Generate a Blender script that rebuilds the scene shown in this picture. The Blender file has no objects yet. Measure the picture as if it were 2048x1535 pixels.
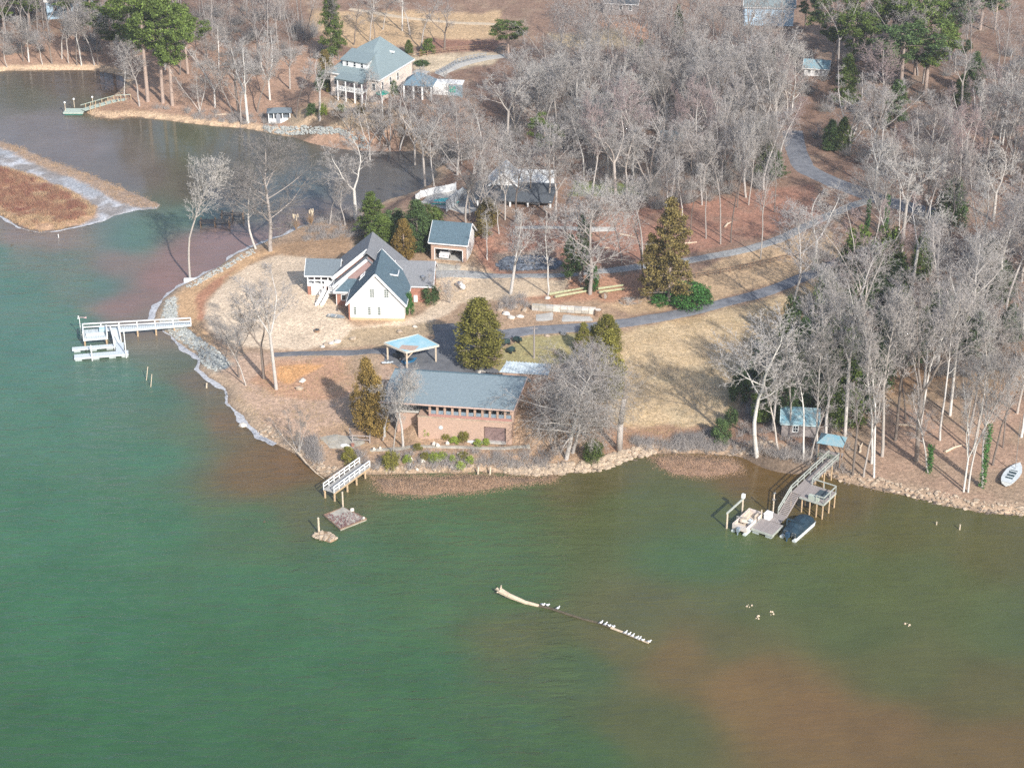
import bpy, math, random
import numpy as np
rad = math.radians
random.seed(7); RNG = np.random.default_rng(7)
K = 1.3136          # metres per plan unit: every length below is written in plan units

# ------------------------------------------------------------------ camera, sky, sun, exposure
SC = bpy.context.scene
TH, FPX, HC = rad(27.8), 4000.0, 118.0
cT, sT = math.cos(TH), math.sin(TH)
cam = bpy.data.cameras.new('camera'); cam.sensor_width = 36; cam.lens = 36*FPX/2048
cam.clip_start = 1; cam.clip_end = 9000
cob = bpy.data.objects.new('camera', cam); SC.collection.objects.link(cob)
cob.location = (0, 0, HC*K); cob.rotation_euler = (math.pi/2-TH, 0, 0)
SC.camera = cob
SUN_EL, SUN_AZ = rad(33.5), (0.45, -0.893)      # towards the sun: low, behind the camera to the right
W = bpy.data.worlds.new('World'); SC.world = W; W.use_nodes = True
wt = W.node_tree; bg = wt.nodes['Background']; sky = wt.nodes.new('ShaderNodeTexSky')
sky.sky_type = 'NISHITA'; sky.sun_disc = False; sky.sun_elevation = SUN_EL
sky.sun_rotation = math.atan2(SUN_AZ[0], SUN_AZ[1]); sky.air_density = 1.0; sky.dust_density = 1.5; sky.ozone_density = 1.0
wt.links.new(sky.outputs[0], bg.inputs[0]); bg.inputs[1].default_value = 0.145
sl = bpy.data.lights.new('sun', 'SUN'); sl.energy = 4.2; sl.angle = rad(0.9); sl.color = (1, .96, .91)
so = bpy.data.objects.new('sun', sl); SC.collection.objects.link(so)
from mathutils import Vector
so.rotation_euler = Vector((SUN_AZ[0]*math.cos(SUN_EL), SUN_AZ[1]*math.cos(SUN_EL), math.sin(SUN_EL))).to_track_quat('Z', 'Y').to_euler()
SC.view_settings.view_transform = 'Standard'; SC.view_settings.look = 'None'
SC.view_settings.exposure = 0.45; SC.view_settings.gamma = 1
SC.render.engine = 'CYCLES'
try:
    SC.cycles.max_bounces = 5; SC.cycles.diffuse_bounces = 2; SC.cycles.glossy_bounces = 2
    SC.cycles.transparent_max_bounces = 4; SC.cycles.caustics_reflective = False
    SC.cycles.volume_bounces = 0; SC.cycles.use_denoising = False
except Exception: pass

# ------------------------------------------------------------------ plan helpers
def P(u, v, z=0.0):
    a = (u-1024)/FPX; b = (v-767.5)/FPX
    t = (z-HC)/(-sT-b*cT)
    return (a*t, (cT-b*sT)*t)
def Q(x, y, z):
    d = y*cT+(HC-z)*sT
    return 1024+FPX*x/d, 767.5+FPX*((HC-z)*cT-y*sT)/d
def top_z(y, v):
    t = (v-767.5)/FPX
    return HC-y*(sT+t*cT)/(cT-t*sT)
_T = RNG.random((12, 128, 128))
def vn(x, y, sc, s=0):
    x = np.asarray(x, float)/sc+1000; y = np.asarray(y, float)/sc+1000
    i = np.floor(x).astype(int); j = np.floor(y).astype(int); fx = x-i; fy = y-j
    fx = fx*fx*(3-2*fx); fy = fy*fy*(3-2*fy); T = _T[s % 12]
    g = lambda a, b: T[a % 128, b % 128]
    return (g(i, j)*(1-fx)+g(i+1, j)*fx)*(1-fy)+(g(i, j+1)*(1-fx)+g(i+1, j+1)*fx)*fy
def fbm(x, y, sc, s=0, o=4):
    r = 0; a = .5; t = 0
    for k in range(o):
        r = r+a*vn(x, y, sc/2**k, s+k); t += a; a *= .55
    return r/t
def sdist(px, py, poly):      # signed distance, positive inside
    px = np.asarray(px, float); py = np.asarray(py, float)
    d2 = np.full(px.shape, 1e18); ins = np.zeros(px.shape, bool)
    n = len(poly)
    for i in range(n):
        x0, y0 = poly[i]; x1, y1 = poly[(i+1) % n]
        ex, ey = x1-x0, y1-y0; L = ex*ex+ey*ey+1e-12
        t = np.clip(((px-x0)*ex+(py-y0)*ey)/L, 0, 1)
        d2 = np.minimum(d2, (px-x0-t*ex)**2+(py-y0-t*ey)**2)
        c = (y0 > py) != (y1 > py)
        if ey != 0: ins ^= c & (px < x0+(py-y0)*ex/ey)
    d = np.sqrt(d2)
    return np.where(ins, d, -d)
def sst(a, b, x):
    t = np.clip((x-a)/(b-a), 0, 1); return t*t*(3-2*t)

# ------------------------------------------------------------------ materials
MATS = {}
def mk(name):
    m = bpy.data.materials.new(name); m.use_nodes = True
    nt = m.node_tree; return m, nt, nt.nodes['Principled BSDF']
def N(nt, t, **kw):
    n = nt.nodes.new(t)
    for k, v in kw.items():
        if k in n.inputs: n.inputs[k].default_value = v
        else: setattr(n, k, v)
    return n
def mat(name, col, rough=.8, var=.25, sc=3.0, bump=0.0, metal=0.0, col2=None, stretch=None, spec=None, rnd=False):
    if name in MATS: return MATS[name]
    m, nt, b = mk(name)
    tc = N(nt, 'ShaderNodeTexCoord'); src = tc.outputs['Object']
    if stretch:
        mp = N(nt, 'ShaderNodeMapping'); mp.inputs['Scale'].default_value = stretch
        nt.links.new(src, mp.inputs[0]); src = mp.outputs[0]
    n = N(nt, 'ShaderNodeTexNoise', Scale=sc, Detail=5.0, Roughness=.65); nt.links.new(src, n.inputs['Vector'])
    cr = N(nt, 'ShaderNodeValToRGB')
    c2 = col2 or tuple(min(1, c*(1+var)) for c in col); c1 = col if col2 else tuple(c*(1-var) for c in col)
    cr.color_ramp.elements[0].color = (*c1, 1); cr.color_ramp.elements[1].color = (*c2, 1)
    cr.color_ramp.elements[0].position = .3; cr.color_ramp.elements[1].position = .7
    nt.links.new(n.outputs['Fac'], cr.inputs[0]); out = cr.outputs[0]
    if rnd:      # every leaf island its own tone
        g = N(nt, 'ShaderNodeNewGeometry'); mr = N(nt, 'ShaderNodeMapRange'); mr.inputs['To Min'].default_value = .55; mr.inputs['To Max'].default_value = 1.5
        nt.links.new(g.outputs['Random Per Island'], mr.inputs['Value'])
        oi = N(nt, 'ShaderNodeObjectInfo'); mr2 = N(nt, 'ShaderNodeMapRange'); mr2.inputs['To Min'].default_value = .78; mr2.inputs['To Max'].default_value = 1.2
        nt.links.new(oi.outputs['Random'], mr2.inputs['Value'])
        mu = N(nt, 'ShaderNodeMath', operation='MULTIPLY'); nt.links.new(mr.outputs[0], mu.inputs[0]); nt.links.new(mr2.outputs[0], mu.inputs[1])
        vm = N(nt, 'ShaderNodeVectorMath', operation='SCALE'); nt.links.new(out, vm.inputs[0]); nt.links.new(mu.outputs[0], vm.inputs['Scale']); out = vm.outputs[0]
    nt.links.new(out, b.inputs['Base Color'])
    b.inputs['Roughness'].default_value = rough; b.inputs['Metallic'].default_value = metal
    if spec is not None: b.inputs['Specular IOR Level'].default_value = spec
    if bump:
        bp = N(nt, 'ShaderNodeBump', Strength=bump, Distance=.1); nt.links.new(n.outputs['Fac'], bp.inputs['Height']); nt.links.new(bp.outputs[0], b.inputs['Normal'])
    MATS[name] = m; return m
def tone_by_object(name, cols, var=.3, sc=2.0, rough=.85, island=False):   # bark / twig: tone picked per tree
    if name in MATS: return MATS[name]
    m, nt, b = mk(name)
    oi = N(nt, 'ShaderNodeObjectInfo'); cr = N(nt, 'ShaderNodeValToRGB'); cr.color_ramp.interpolation = 'LINEAR'
    el = cr.color_ramp.elements; el[0].color = (*cols[0], 1); el[1].color = (*cols[-1], 1)
    for i, c in enumerate(cols[1:-1]):
        e = el.new((i+1)/(len(cols)-1)); e.color = (*c, 1)
    nt.links.new(oi.outputs['Random'], cr.inputs[0])
    tc = N(nt, 'ShaderNodeTexCoord'); n = N(nt, 'ShaderNodeTexNoise', Scale=sc, Detail=3.0); nt.links.new(tc.outputs['Object'], n.inputs['Vector'])
    mr = N(nt, 'ShaderNodeMapRange'); mr.inputs['To Min'].default_value = 1-var; mr.inputs['To Max'].default_value = 1+var
    nt.links.new(n.outputs['Fac'], mr.inputs['Value'])
    vm = N(nt, 'ShaderNodeVectorMath', operation='SCALE'); nt.links.new(cr.outputs[0], vm.inputs[0]); nt.links.new(mr.outputs[0], vm.inputs['Scale'])
    nt.links.new(vm.outputs[0], b.inputs['Base Color']); b.inputs['Roughness'].default_value = rough
    b.inputs['Specular IOR Level'].default_value = .25
    MATS[name] = m; return m

# ------------------------------------------------------------------ mesh builder and things
COL = SC.collection
class MB:
    def __init__(s): s.v = []; s.f = []; s.m = []
    def add(s, vs, fs, m=0):
        o = len(s.v); s.v.extend(vs); s.f.extend([tuple(i+o for i in f) for f in fs]); s.m.extend([m]*len(fs)); return s
    def box(s, x0, y0, z0, x1, y1, z1, m=0):
        return s.add([(x0,y0,z0),(x1,y0,z0),(x1,y1,z0),(x0,y1,z0),(x0,y0,z1),(x1,y0,z1),(x1,y1,z1),(x0,y1,z1)],
                     [(3,2,1,0),(4,5,6,7),(0,1,5,4),(1,2,6,5),(2,3,7,6),(3,0,4,7)], m)
    def beam(s, p, q, w, h=None, m=0):
        h = h or w; p = Vector(p); q = Vector(q); d = (q-p).normalized()
        a = Vector((0,0,1)).cross(d)
        if a.length < 1e-3: a = Vector((1,0,0))
        a.normalize(); b = d.cross(a)
        vs = [tuple(c+a*(i*w/2)+b*(j*h/2)) for c in (p, q) for i, j in ((-1,-1),(1,-1),(1,1),(-1,1))]
        return s.add(vs, [(3,2,1,0),(4,5,6,7),(0,1,5,4),(1,2,6,5),(2,3,7,6),(3,0,4,7)], m)
    def cyl(s, p, q, r0, r1=None, n=8, m=0):
        r1 = r0 if r1 is None else r1; p = Vector(p); q = Vector(q); d = (q-p).normalized()
        a = d.orthogonal().normalized(); b = d.cross(a); vs = []
        for c, r in ((p, r0), (q, r1)):
            for k in range(n):
                t = 2*math.pi*k/n; vs.append(tuple(c+a*(r*math.cos(t))+b*(r*math.sin(t))))
        fs = [(k, (k+1) % n, n+(k+1) % n, n+k) for k in range(n)]+[tuple(range(n))[::-1], tuple(range(n, 2*n))]
        return s.add(vs, fs, m)
    def poly(s, pts, th, m=0):       # a planar outline given thickness downwards along its normal
        p = [Vector(a) for a in pts]; n = Vector((0,0,0))
        for i in range(len(p)): n += p[i].cross(p[(i+1) % len(p)])
        n.normalize()
        if n.z < -1e-6: p = p[::-1]; n = -n
        k = len(p); vs = [tuple(a) for a in p]+[tuple(a-n*th) for a in p]
        fs = [tuple(range(k)), tuple(range(k, 2*k))[::-1]]+[(i, i+k, (i+1) % k+k, (i+1) % k) for i in range(k)]
        return s.add(vs, fs, m)
    def blob(s, c, r, n=7, jit=.25, m=0):     # a rough stone or clump
        c = Vector(c); rx, ry, rz = r if isinstance(r, tuple) else (r, r, r); vs = []; rows = 3
        vs.append((c.x, c.y, c.z-rz))
        for i in range(1, rows+1):
            ph = -math.pi/2+math.pi*i/(rows+1)
            for k in range(n):
                t = 2*math.pi*k/n+i*.4; j = 1+random.uniform(-jit, jit)
                vs.append((c.x+rx*j*math.cos(ph)*math.cos(t), c.y+ry*j*math.cos(ph)*math.sin(t), c.z+rz*j*math.sin(ph)))
        vs.append((c.x, c.y, c.z+rz)); L = len(vs)-1; fs = []
        for k in range(n): fs.append((0, 1+(k+1) % n, 1+k)); fs.append((L, L-n+k, L-n+(k+1) % n))
        for i in range(rows-1):
            for k in range(n):
                a = 1+i*n+k; b = 1+i*n+(k+1) % n; fs.append((a, b, b+n, a+n))
        return s.add(vs, fs, m)
    def build(s, name, mats, parent=None, smooth=False):
        me = bpy.data.meshes.new(name)
        me.from_pydata([(x*K, y*K, z*K) for x, y, z in s.v], [], s.f)
        mats = mats if isinstance(mats, (list, tuple)) else [mats]
        for m in mats: me.materials.append(m)
        if len(mats) > 1: me.polygons.foreach_set('material_index', s.m)
        if smooth: me.polygons.foreach_set('use_smooth', [True]*len(s.f))
        o = bpy.data.objects.new(name, me); COL.objects.link(o)
        if parent: o.parent = parent
        return o
def props(o, label, cat, group=None, kind=None):
    if label: o['label'] = label
    if cat: o['category'] = cat
    if group: o['group'] = group
    if kind: o['kind'] = kind
    return o
def thing(name, label, cat, loc, rot=0, group=None):
    o = bpy.data.objects.new(name, None); COL.objects.link(o); o.empty_display_size = .5
    o.location = (loc[0]*K, loc[1]*K, loc[2]*K); o.rotation_euler = (0, 0, rad(rot))
    return props(o, label, cat, group)
def place(o, loc, rot=0, sc=None):
    o.location = (loc[0]*K, loc[1]*K, loc[2]*K); o.rotation_euler = (0, 0, rad(rot))
    if sc: o.scale = sc
    return o
def dup(root, loc, rot, label=None, group=None, scale=None):
    r = root.copy(); COL.objects.link(r); r.location = (loc[0]*K, loc[1]*K, loc[2]*K); r.rotation_euler = (0, 0, rad(rot))
    if scale: r.scale = scale
    if label: r['label'] = label
    if group: r['group'] = group
    for ch in list(root.children):
        c = ch.copy(); COL.objects.link(c); c.parent = r
        for g in list(ch.children):
            d = g.copy(); COL.objects.link(d); d.parent = c
    return r
def np_mesh(name, V, Fc, mats, smooth=False, midx=None):   # V (n,3) metres, Fc (m,k)
    me = bpy.data.meshes.new(name); Fc = np.asarray(Fc, np.int32); k = Fc.shape[1]
    me.vertices.add(len(V)); me.vertices.foreach_set('co', np.asarray(V, np.float32).ravel())
    me.loops.add(Fc.size); me.loops.foreach_set('vertex_index', Fc.ravel())
    me.polygons.add(len(Fc)); me.polygons.foreach_set('loop_start', np.arange(0, Fc.size, k, dtype=np.int32))
    if smooth is not False: me.polygons.foreach_set('use_smooth', np.full(len(Fc), bool(smooth)))
    for m in (mats if isinstance(mats, (list, tuple)) else [mats]): me.materials.append(m)
    me.update(calc_edges=True)
    return me

# ------------------------------------------------------------------ shoreline (plan traced at water level)
px = lambda L, z=0.0: [P(u, v, z) for u, v in L]
FAR_SHORE = [(-300,146),(0,143),(60,141),(130,140),(190,141),(218,146),(244,152),(252,164),(243,178),(222,194),(196,212),(168,224),(190,233),(228,237),(266,233),
 (300,238),(343,242),(406,250),(477,256),(525,263),(571,272),(620,274),(662,273),(737,270),(780,276),(822,292),(858,318),(876,345),(862,368),(822,386),
 (770,402),(735,420),(700,435),(640,443),(600,456),(560,474),(512,491)]
NEAR_SHORE = [(490,500),(470,508),(432,536),(385,560),(350,577),(325,598),(312,620),(306,642),(318,655),(336,666),(352,682),(372,697),(390,707),(401,718),(396,738),(416,755),(437,768),
 (450,778),(456,790),(455,806),(470,820),(487,836),(498,850),(512,864),(532,877),(555,888),(580,902),(600,915),(625,938),(648,953),(680,958),(705,948),(727,948),(760,950),(800,947),(836,948),
 (900,946),(960,943),(1010,946),(1070,950),(1130,947),(1175,942),(1200,940),(1240,925),(1275,914),(1310,906),(1400,906),(1504,915),(1558,928),(1621,938),(1675,960),(1720,972),(1795,988),(1850,1000),(1906,1014),(1960,1024),(2048,1030),(2200,1045),(2600,1060),(3600,1080)]
main_poly = px(FAR_SHORE+NEAR_SHORE)+[(2500,170),(2500,3000),(-2500,3000),(-2500,340)]
MARSH = px([(-160,322),(0,333),(60,350),(110,368),(160,392),(192,415),(190,436),(160,450),(115,460),(78,464),(45,456),(0,430),(-60,405),(-160,360)])
FLAT = px([(-160,272),(0,279),(40,291),(100,316),(160,338),(220,362),(280,388),(326,408),(318,419),(272,424),(235,432),(205,447),(165,452),(120,458),(60,440),(-20,400),(-160,340)])
BAR = px([(-160,272),(0,280),(40,292),(100,317),(160,339),(220,363),(280,389),(326,409),(312,418),(262,412),(215,392),(160,366),(100,342),(40,312),(0,296),(-160,286)])
MUD1 = px([(736,952),(836,950),(960,945),(1070,952),(1125,948),(1110,963),(1040,972),(973,984),(900,990),(853,995),(800,993),(764,990),(752,975)])
MUD2 = px([(1296,912),(1340,908),(1400,908),(1460,914),(1490,930),(1486,945),(1450,954),(1400,958),(1350,952),(1315,936)])
MUD3 = px([(168,226),(196,212),(222,208),(262,216),(300,230),(266,236),(228,240),(196,238)])
MUD4 = px([(620,1072),(634,1064),(655,1062),(672,1070),(677,1078),(660,1084),(640,1080)])
ISLES = [(MARSH, .38, 1.6), (FLAT, .07, .8), (BAR, .16, 1.2), (MUD1, .2, 1.6), (MUD2, .18, 1.4), (MUD3, .2, 1.4), (MUD4, .2, .5)]

def terr(x, y):
    wob = (fbm(x, y, 2.2, 3, 3)-.5)*.9
    dm = sdist(x, y, main_poly)+wob*.7
    h = -.25+.7*sst(-.6, 1.0, dm)*1.0
    dl = np.clip(dm, 0, None)
    rise = 6.0*(1-np.exp(-dl/85.0))
    h = h+rise+sst(2, 14, dl)*((fbm(x, y, 26, 5, 3)-.5)*1.4+(fbm(x, y, 5, 1, 3)-.5)*.25)
    h = np.where(dm < -.6, np.clip(-.25+.12*(dm+.6), -2.0, 0), h)
    for poly, hh, w in ISLES:
        di = sdist(x, y, poly)+wob*.5
        hi = -.25+(.25+hh)*sst(-.5, w, di)+np.where(di > 0, (vn(x, y, .9, 8)-.5)*.12, 0)
        h = np.where(di > -.5, np.maximum(h, hi), h)
    # level pads under the houses
    for cx, cy, r0, r1, z in PADS:
        d = np.hypot(x-cx, y-cy); k = 1-sst(r0, r1, d); h = h*(1-k)+z*k
    return h, dm
PADS = [(-17.0,246.0,10,17,2.1), (-8.7,258,5,9,2.95), (-6,213,5.5,8.5,3.0), (2,214,5,8,3.2), (-13.2,226.2,4.5,8,2.2), (-10.2,206.3,1.6,3.2,1.05), (-7,205.9,1.6,3.2,1.05), (-3.5,205.4,1.6,3.2,1.05), (-.6,205.0,1.6,3.2,1.05), (-22,321,11,18,4.9), (-14,319,5,9,5.0), (0,273,12,18,4.3), (-11,276,5,9,2.6), (33.5,207.5,4,7,1.8)]

fx = np.concatenate([-108-np.cumsum(1.35**np.arange(22))[::-1], np.arange(-108, 108.01, .5), 108+np.cumsum(1.35**np.arange(22))])
fy = np.concatenate([186-np.cumsum(1.5**np.arange(16))[::-1], np.arange(186, 300, .5), np.arange(300, 400.1, .75), 400+np.cumsum(1.3**np.arange(27))])
GX, GY = np.meshgrid(fx, fy)
GH, GD = terr(GX, GY)
def hz(x, y):
    i = int(np.clip(np.searchsorted(fx, x)-1, 0, len(fx)-2)); j = int(np.clip(np.searchsorted(fy, y)-1, 0, len(fy)-2))
    a = (x-fx[i])/(fx[i+1]-fx[i]); b = (y-fy[j])/(fy[j+1]-fy[j])
    return float((GH[j,i]*(1-a)+GH[j,i+1]*a)*(1-b)+(GH[j+1,i]*(1-a)+GH[j+1,i+1]*a)*b)
def at(u, v, lift=0):          # where the ground is at a spot of the plan
    z = 2.0
    for _ in range(14):
        x, y = P(u, v, z); z = .5*z+.5*max(hz(x, y), 0)
    return (x, y, max(hz(x, y), 0)+lift)

# ---- what the ground is made of: plan zones in traced coordinates
GU, GV = Q(GX, GY, GH)
def zone(poly, f=8, amp=14, sc=3.0):
    dd = sdist(GU, GV, poly); return sst(-f, f, dd+(fbm(GX, GY, sc, 2, 3)-.5)*2*amp)
C0 = np.empty(GX.shape+(3,)); C0[:] = (.27,.175,.125)
def paint(m, c):
    global C0
    m = m[..., None]; C0 = C0*(1-m)+np.array(c)*m
n1 = fbm(GX, GY, 9, 0, 4); n2 = fbm(GX, GY, 2.5, 6, 3); n3 = fbm(GX, GY, 30, 4, 3)
paint(sst(.4,.7,n1)*.6, (.21,.13,.095)); paint(sst(.55,.75,n2)*.5, (.36,.26,.18))
land_near = [(500,480),(640,440),(900,470),(1160,520),(1300,700),(1290,960),(600,960),(300,640),(330,560)]
paint(zone(land_near,10,12), (.40,.275,.18))
paint(zone([(-300,80),(260,80),(640,90),(780,200),(780,290),(-300,290)],8,14), (.40,.255,.175))
paint(zone([(620,25),(1000,25),(1010,70),(900,95),(700,90),(620,60)],6,10), (.52,.36,.21))
paint(zone([(815,108),(965,98),(1000,110),(985,128),(900,140),(830,150)],4,5), (.56,.45,.31))
paint(zone([(850,75),(1000,82),(985,104),(850,108)],4,5), (.30,.16,.11))
paint(zone([(1180,40),(1300,50),(1330,80),(1200,80)],5,8), (.50,.28,.17))
paint(zone([(1100,70),(1240,60),(1280,95),(1120,100)],5,8), (.50,.38,.23))
paint(zone([(640,195),(700,190),(780,215),(780,260),(600,260),(560,240)],5,8), (.40,.30,.2))
paint(zone([(930,470),(1180,430),(1480,390),(1620,370),(1640,430),(1500,480),(1290,520),(1160,535),(1000,560),(960,520)],8,12), (.36,.19,.13))
paint(zone([(1000,555),(1290,545),(1300,620),(1180,600),(1000,600)],6,12), (.42,.23,.145))
paint(zone([(1380,550),(1440,515),(1600,465),(1650,450),(1700,515),(1560,562),(1430,600),(1260,632),(1200,610),(1300,590)],6,8), (.47,.33,.20))
paint(zone([(1650,790),(2200,700),(2200,1030),(1900,1000),(1660,940),(1640,860)],8,14), (.38,.25,.175))
paint(zone([(1700,760),(2100,650),(2100,780),(1720,820)],8,14), (.34,.21,.12))
FIELD = [(1040,700),(1240,662),(1400,632),(1520,600),(1600,575),(1660,540),(1600,640),(1500,720),(1470,830),(1440,880),(1260,892),(1235,850),(1180,760),(1080,735)]
paint(zone(FIELD,8,10), (.53,.395,.24))
paint(zone(FIELD,8,10)*sst(.45,.7,n1)*.7, (.37,.235,.11)); paint(zone(FIELD,8,10)*sst(.5,.75,n3)*.45, (.27,.25,.11)); paint(zone(FIELD,8,10)*sst(.55,.8,n2)*.5, (.5,.4,.25))
paint(zone([(1200,850),(1400,850),(1640,890),(1700,965),(1500,915),(1300,905),(1200,935)],6,12), (.37,.225,.145))
# peninsula
paint(zone([(500,700),(620,708),(760,712),(790,740),(730,800),(700,850),(640,880),(560,880),(480,800),(430,750)],6,10), (.47,.325,.23))
paint(zone([(540,725),(640,712),(715,716),(730,745),(690,790),(640,800),(560,790),(500,765)],5,10), (.48,.285,.18))
paint(zone([(470,700),(760,705),(760,860),(640,900),(540,880),(450,760)],6,10)*sst(.42,.68,n1)*.75, (.40,.29,.19)); paint(zone([(555,735),(600,728),(650,728),(610,748),(575,768),(552,758)],3,6), (.64,.34,.15))
paint(zone([(640,850),(760,850),(800,885),(1010,893),(1130,905),(1130,940),(740,935),(640,900)],5,8), (.43,.29,.19))
paint(zone([(400,620),(432,582),(480,536),(560,508),(620,515),(650,560),(690,640),(712,655),(830,636),(880,600),(925,600),(900,625),(850,650),(770,668),(690,690),(600,700),(545,697),(470,692),(420,660)],4,5,1.5), (.66,.52,.375))
paint(zone([(500,500),(600,480),(700,475),(700,515),(610,512),(540,512)],4,8), (.42,.27,.16))
paint(zone([(870,525),(940,528),(1000,556),(1140,556),(1130,585),(1000,600),(940,610),(880,600),(860,560)],4,6), (.58,.45,.31))
paint(zone([(985,505),(1090,500),(1130,525),(1120,540),(1000,540)],4,6), (.30,.23,.18))
paint(zone([(560,712),(740,708),(765,650),(850,660),(790,690),(700,702)],3,4), (.46,.33,.20))
paint(zone([(705,655),(880,645),(900,660),(840,670),(770,690),(660,700)],3,6), (.44,.33,.21))
paint(zone([(1010,700),(1060,668),(1160,668),(1240,690),(1100,735),(1040,742),(985,742)],4,8), (.36,.31,.15))
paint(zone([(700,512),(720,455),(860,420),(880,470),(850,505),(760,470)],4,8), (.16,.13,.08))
paint(zone([(1150,362),(1300,366),(1290,392),(1140,390)],4,5), (.22,.26,.09))
RING = [(352,582),(388,566),(440,536),(500,504),(560,498),(500,530),(452,560),(420,590),(402,615),(400,650),(425,680),(440,705),(420,700),(385,668),(362,655),(350,620)]
paint(zone(RING,3,5,1.5), (.56,.36,.20)); paint(zone([(392,590),(430,560),(470,535),(450,560),(415,600),(405,650),(395,640)],3,6,1.5), (.45,.23,.14))
paint(zone([(315,650),(330,600),(352,590),(356,640),(388,668),(440,705),(462,728),(430,745),(404,730),(398,706),(350,675)],3,5,1.5), (.42,.42,.36))
paint(zone([(385,690),(445,710),(455,735),(420,742),(402,722)],3,4,1.5), (.24,.29,.31))
paint(zone([(930,470),(1180,430),(1480,390),(1620,370),(1640,430),(1500,480),(1290,520),(1000,560)],8,12)*sst(.5,.75,n2)*.5, (.27,.19,.14)); paint(zone([(1650,790),(2200,700),(2200,1030),(1900,1000),(1660,940)],8,14)*sst(.45,.7,n1)*.6, (.30,.23,.155))
# marsh and bars
paint(sst(-1,.3,sdist(GX,GY,FLAT)), (.36,.37,.385)); paint(sst(-1,.3,sdist(GX,GY,FLAT))*sst(.4,.62,n1)*.8, (.27,.235,.21)); paint(sst(-1,.3,sdist(GX,GY,FLAT))*sst(.52,.66,n2)*.7, (.58,.59,.61)); paint(sst(-.4,.5,sdist(GX,GY,BAR)+(n2-.5)*2), (.36,.26,.19)); paint(sst(-.6,.6,sdist(GX,GY,MARSH)+(n2-.5)*1.5), (.42,.27,.17))
for m_, c_ in ((MUD1,(.29,.19,.125)), (MUD2,(.31,.20,.14)), (MUD3,(.34,.21,.14)), (MUD4,(.34,.23,.14))): paint(sst(-.6,.2,sdist(GX,GY,m_)), c_)
paint(sst(-.3,.8,sdist(GX,GY,px([(740,962),(830,958),(900,965),(860,975),(780,985),(752,975)]))+(n2-.5)*2)*.7, (.13,.11,.09))
# the waterline: washed pale stony soil, then darker wet edge
edge = (1-sst(.6,2.6,GD+(n2-.5)*2))*(GD > -1.5)*(GY < 300)
paint(edge*.75, (.43,.32,.22)); paint((1-sst(-.2,.25,GD+(n2-.5)*.6))*(GD > -2), (.17,.125,.09))
paint((1-sst(1.0,2.2,GD+(n2-.5)*1.0))*(GD > 0)*(GY > 300), (.56,.40,.26))

gm, nt, b = mk('ground_cover')
va = N(nt, 'ShaderNodeVertexColor', layer_name='Cover'); tc = N(nt, 'ShaderNodeTexCoord')
na = N(nt, 'ShaderNodeTexNoise', Scale=1.6, Detail=7.0, Roughness=.75); nb = N(nt, 'ShaderNodeTexNoise', Scale=.22, Detail=4.0, Roughness=.6)
vo = N(nt, 'ShaderNodeTexVoronoi', Scale=4.5)
for q in (na, nb, vo): nt.links.new(tc.outputs['Object'], q.inputs['Vector'])
mr = N(nt, 'ShaderNodeMapRange'); mr.inputs['From Min'].default_value = .3; mr.inputs['From Max'].default_value = .7; mr.inputs['To Min'].default_value = .62; mr.inputs['To Max'].default_value = 1.35; nt.links.new(na.outputs['Fac'], mr.inputs['Value'])
mr2 = N(nt, 'ShaderNodeMapRange'); mr2.inputs['From Min'].default_value = .3; mr2.inputs['From Max'].default_value = .7; mr2.inputs['To Min'].default_value = .86; mr2.inputs['To Max'].default_value = 1.14; nt.links.new(nb.outputs['Fac'], mr2.inputs['Value'])
hs = N(nt, 'ShaderNodeMapRange'); hs.inputs['To Min'].default_value = .8; hs.inputs['To Max'].default_value = 1.2
sep = N(nt, 'ShaderNodeSeparateColor'); nt.links.new(vo.outputs['Color'], sep.inputs[0]); nt.links.new(sep.outputs[0], hs.inputs['Value'])
m1 = N(nt, 'ShaderNodeMath', operation='MULTIPLY'); m2 = N(nt, 'ShaderNodeMath', operation='MULTIPLY')
nt.links.new(mr.outputs[0], m1.inputs[0]); nt.links.new(mr2.outputs[0], m1.inputs[1]); nt.links.new(m1.outputs[0], m2.inputs[0]); nt.links.new(hs.outputs[0], m2.inputs[1])
vm = N(nt, 'ShaderNodeVectorMath', operation='SCALE'); nt.links.new(va.outputs['Color'], vm.inputs[0]); nt.links.new(m2.outputs[0], vm.inputs['Scale'])
nt.links.new(vm.outputs[0], b.inputs['Base Color']); b.inputs['Roughness'].default_value = .95; b.inputs['Specular IOR Level'].default_value = .15
bp = N(nt, 'ShaderNodeBump', Strength=.55, Distance=.25); nt.links.new(na.outputs['Fac'], bp.inputs['Height']); nt.links.new(bp.outputs[0], b.inputs['Normal'])

def grid_obj(name, X, Y, Z, material, attrs):
    ny, nx = X.shape; V = np.stack([X, Y, Z], -1).reshape(-1, 3)*K
    i = np.arange(ny*nx).reshape(ny, nx); Fc = np.stack([i[:-1,:-1], i[:-1,1:], i[1:,1:], i[1:,:-1]], -1).reshape(-1, 4)
    me = np_mesh(name, V, Fc, material, True)
    for an, ar in attrs.items():
        a = me.color_attributes.new(an, 'FLOAT_COLOR', 'POINT'); c = np.ones((ny*nx, 4), np.float32); c[:, :3] = ar.reshape(-1, 3); a.data.foreach_set('color', c.ravel())
    o = bpy.data.objects.new(name, me); COL.objects.link(o); o['kind'] = 'structure'; return o
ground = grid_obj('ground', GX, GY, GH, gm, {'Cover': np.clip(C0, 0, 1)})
ground['label'] = 'winter ground of fallen leaves, clay, dry lawn and muddy shoals'

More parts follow.
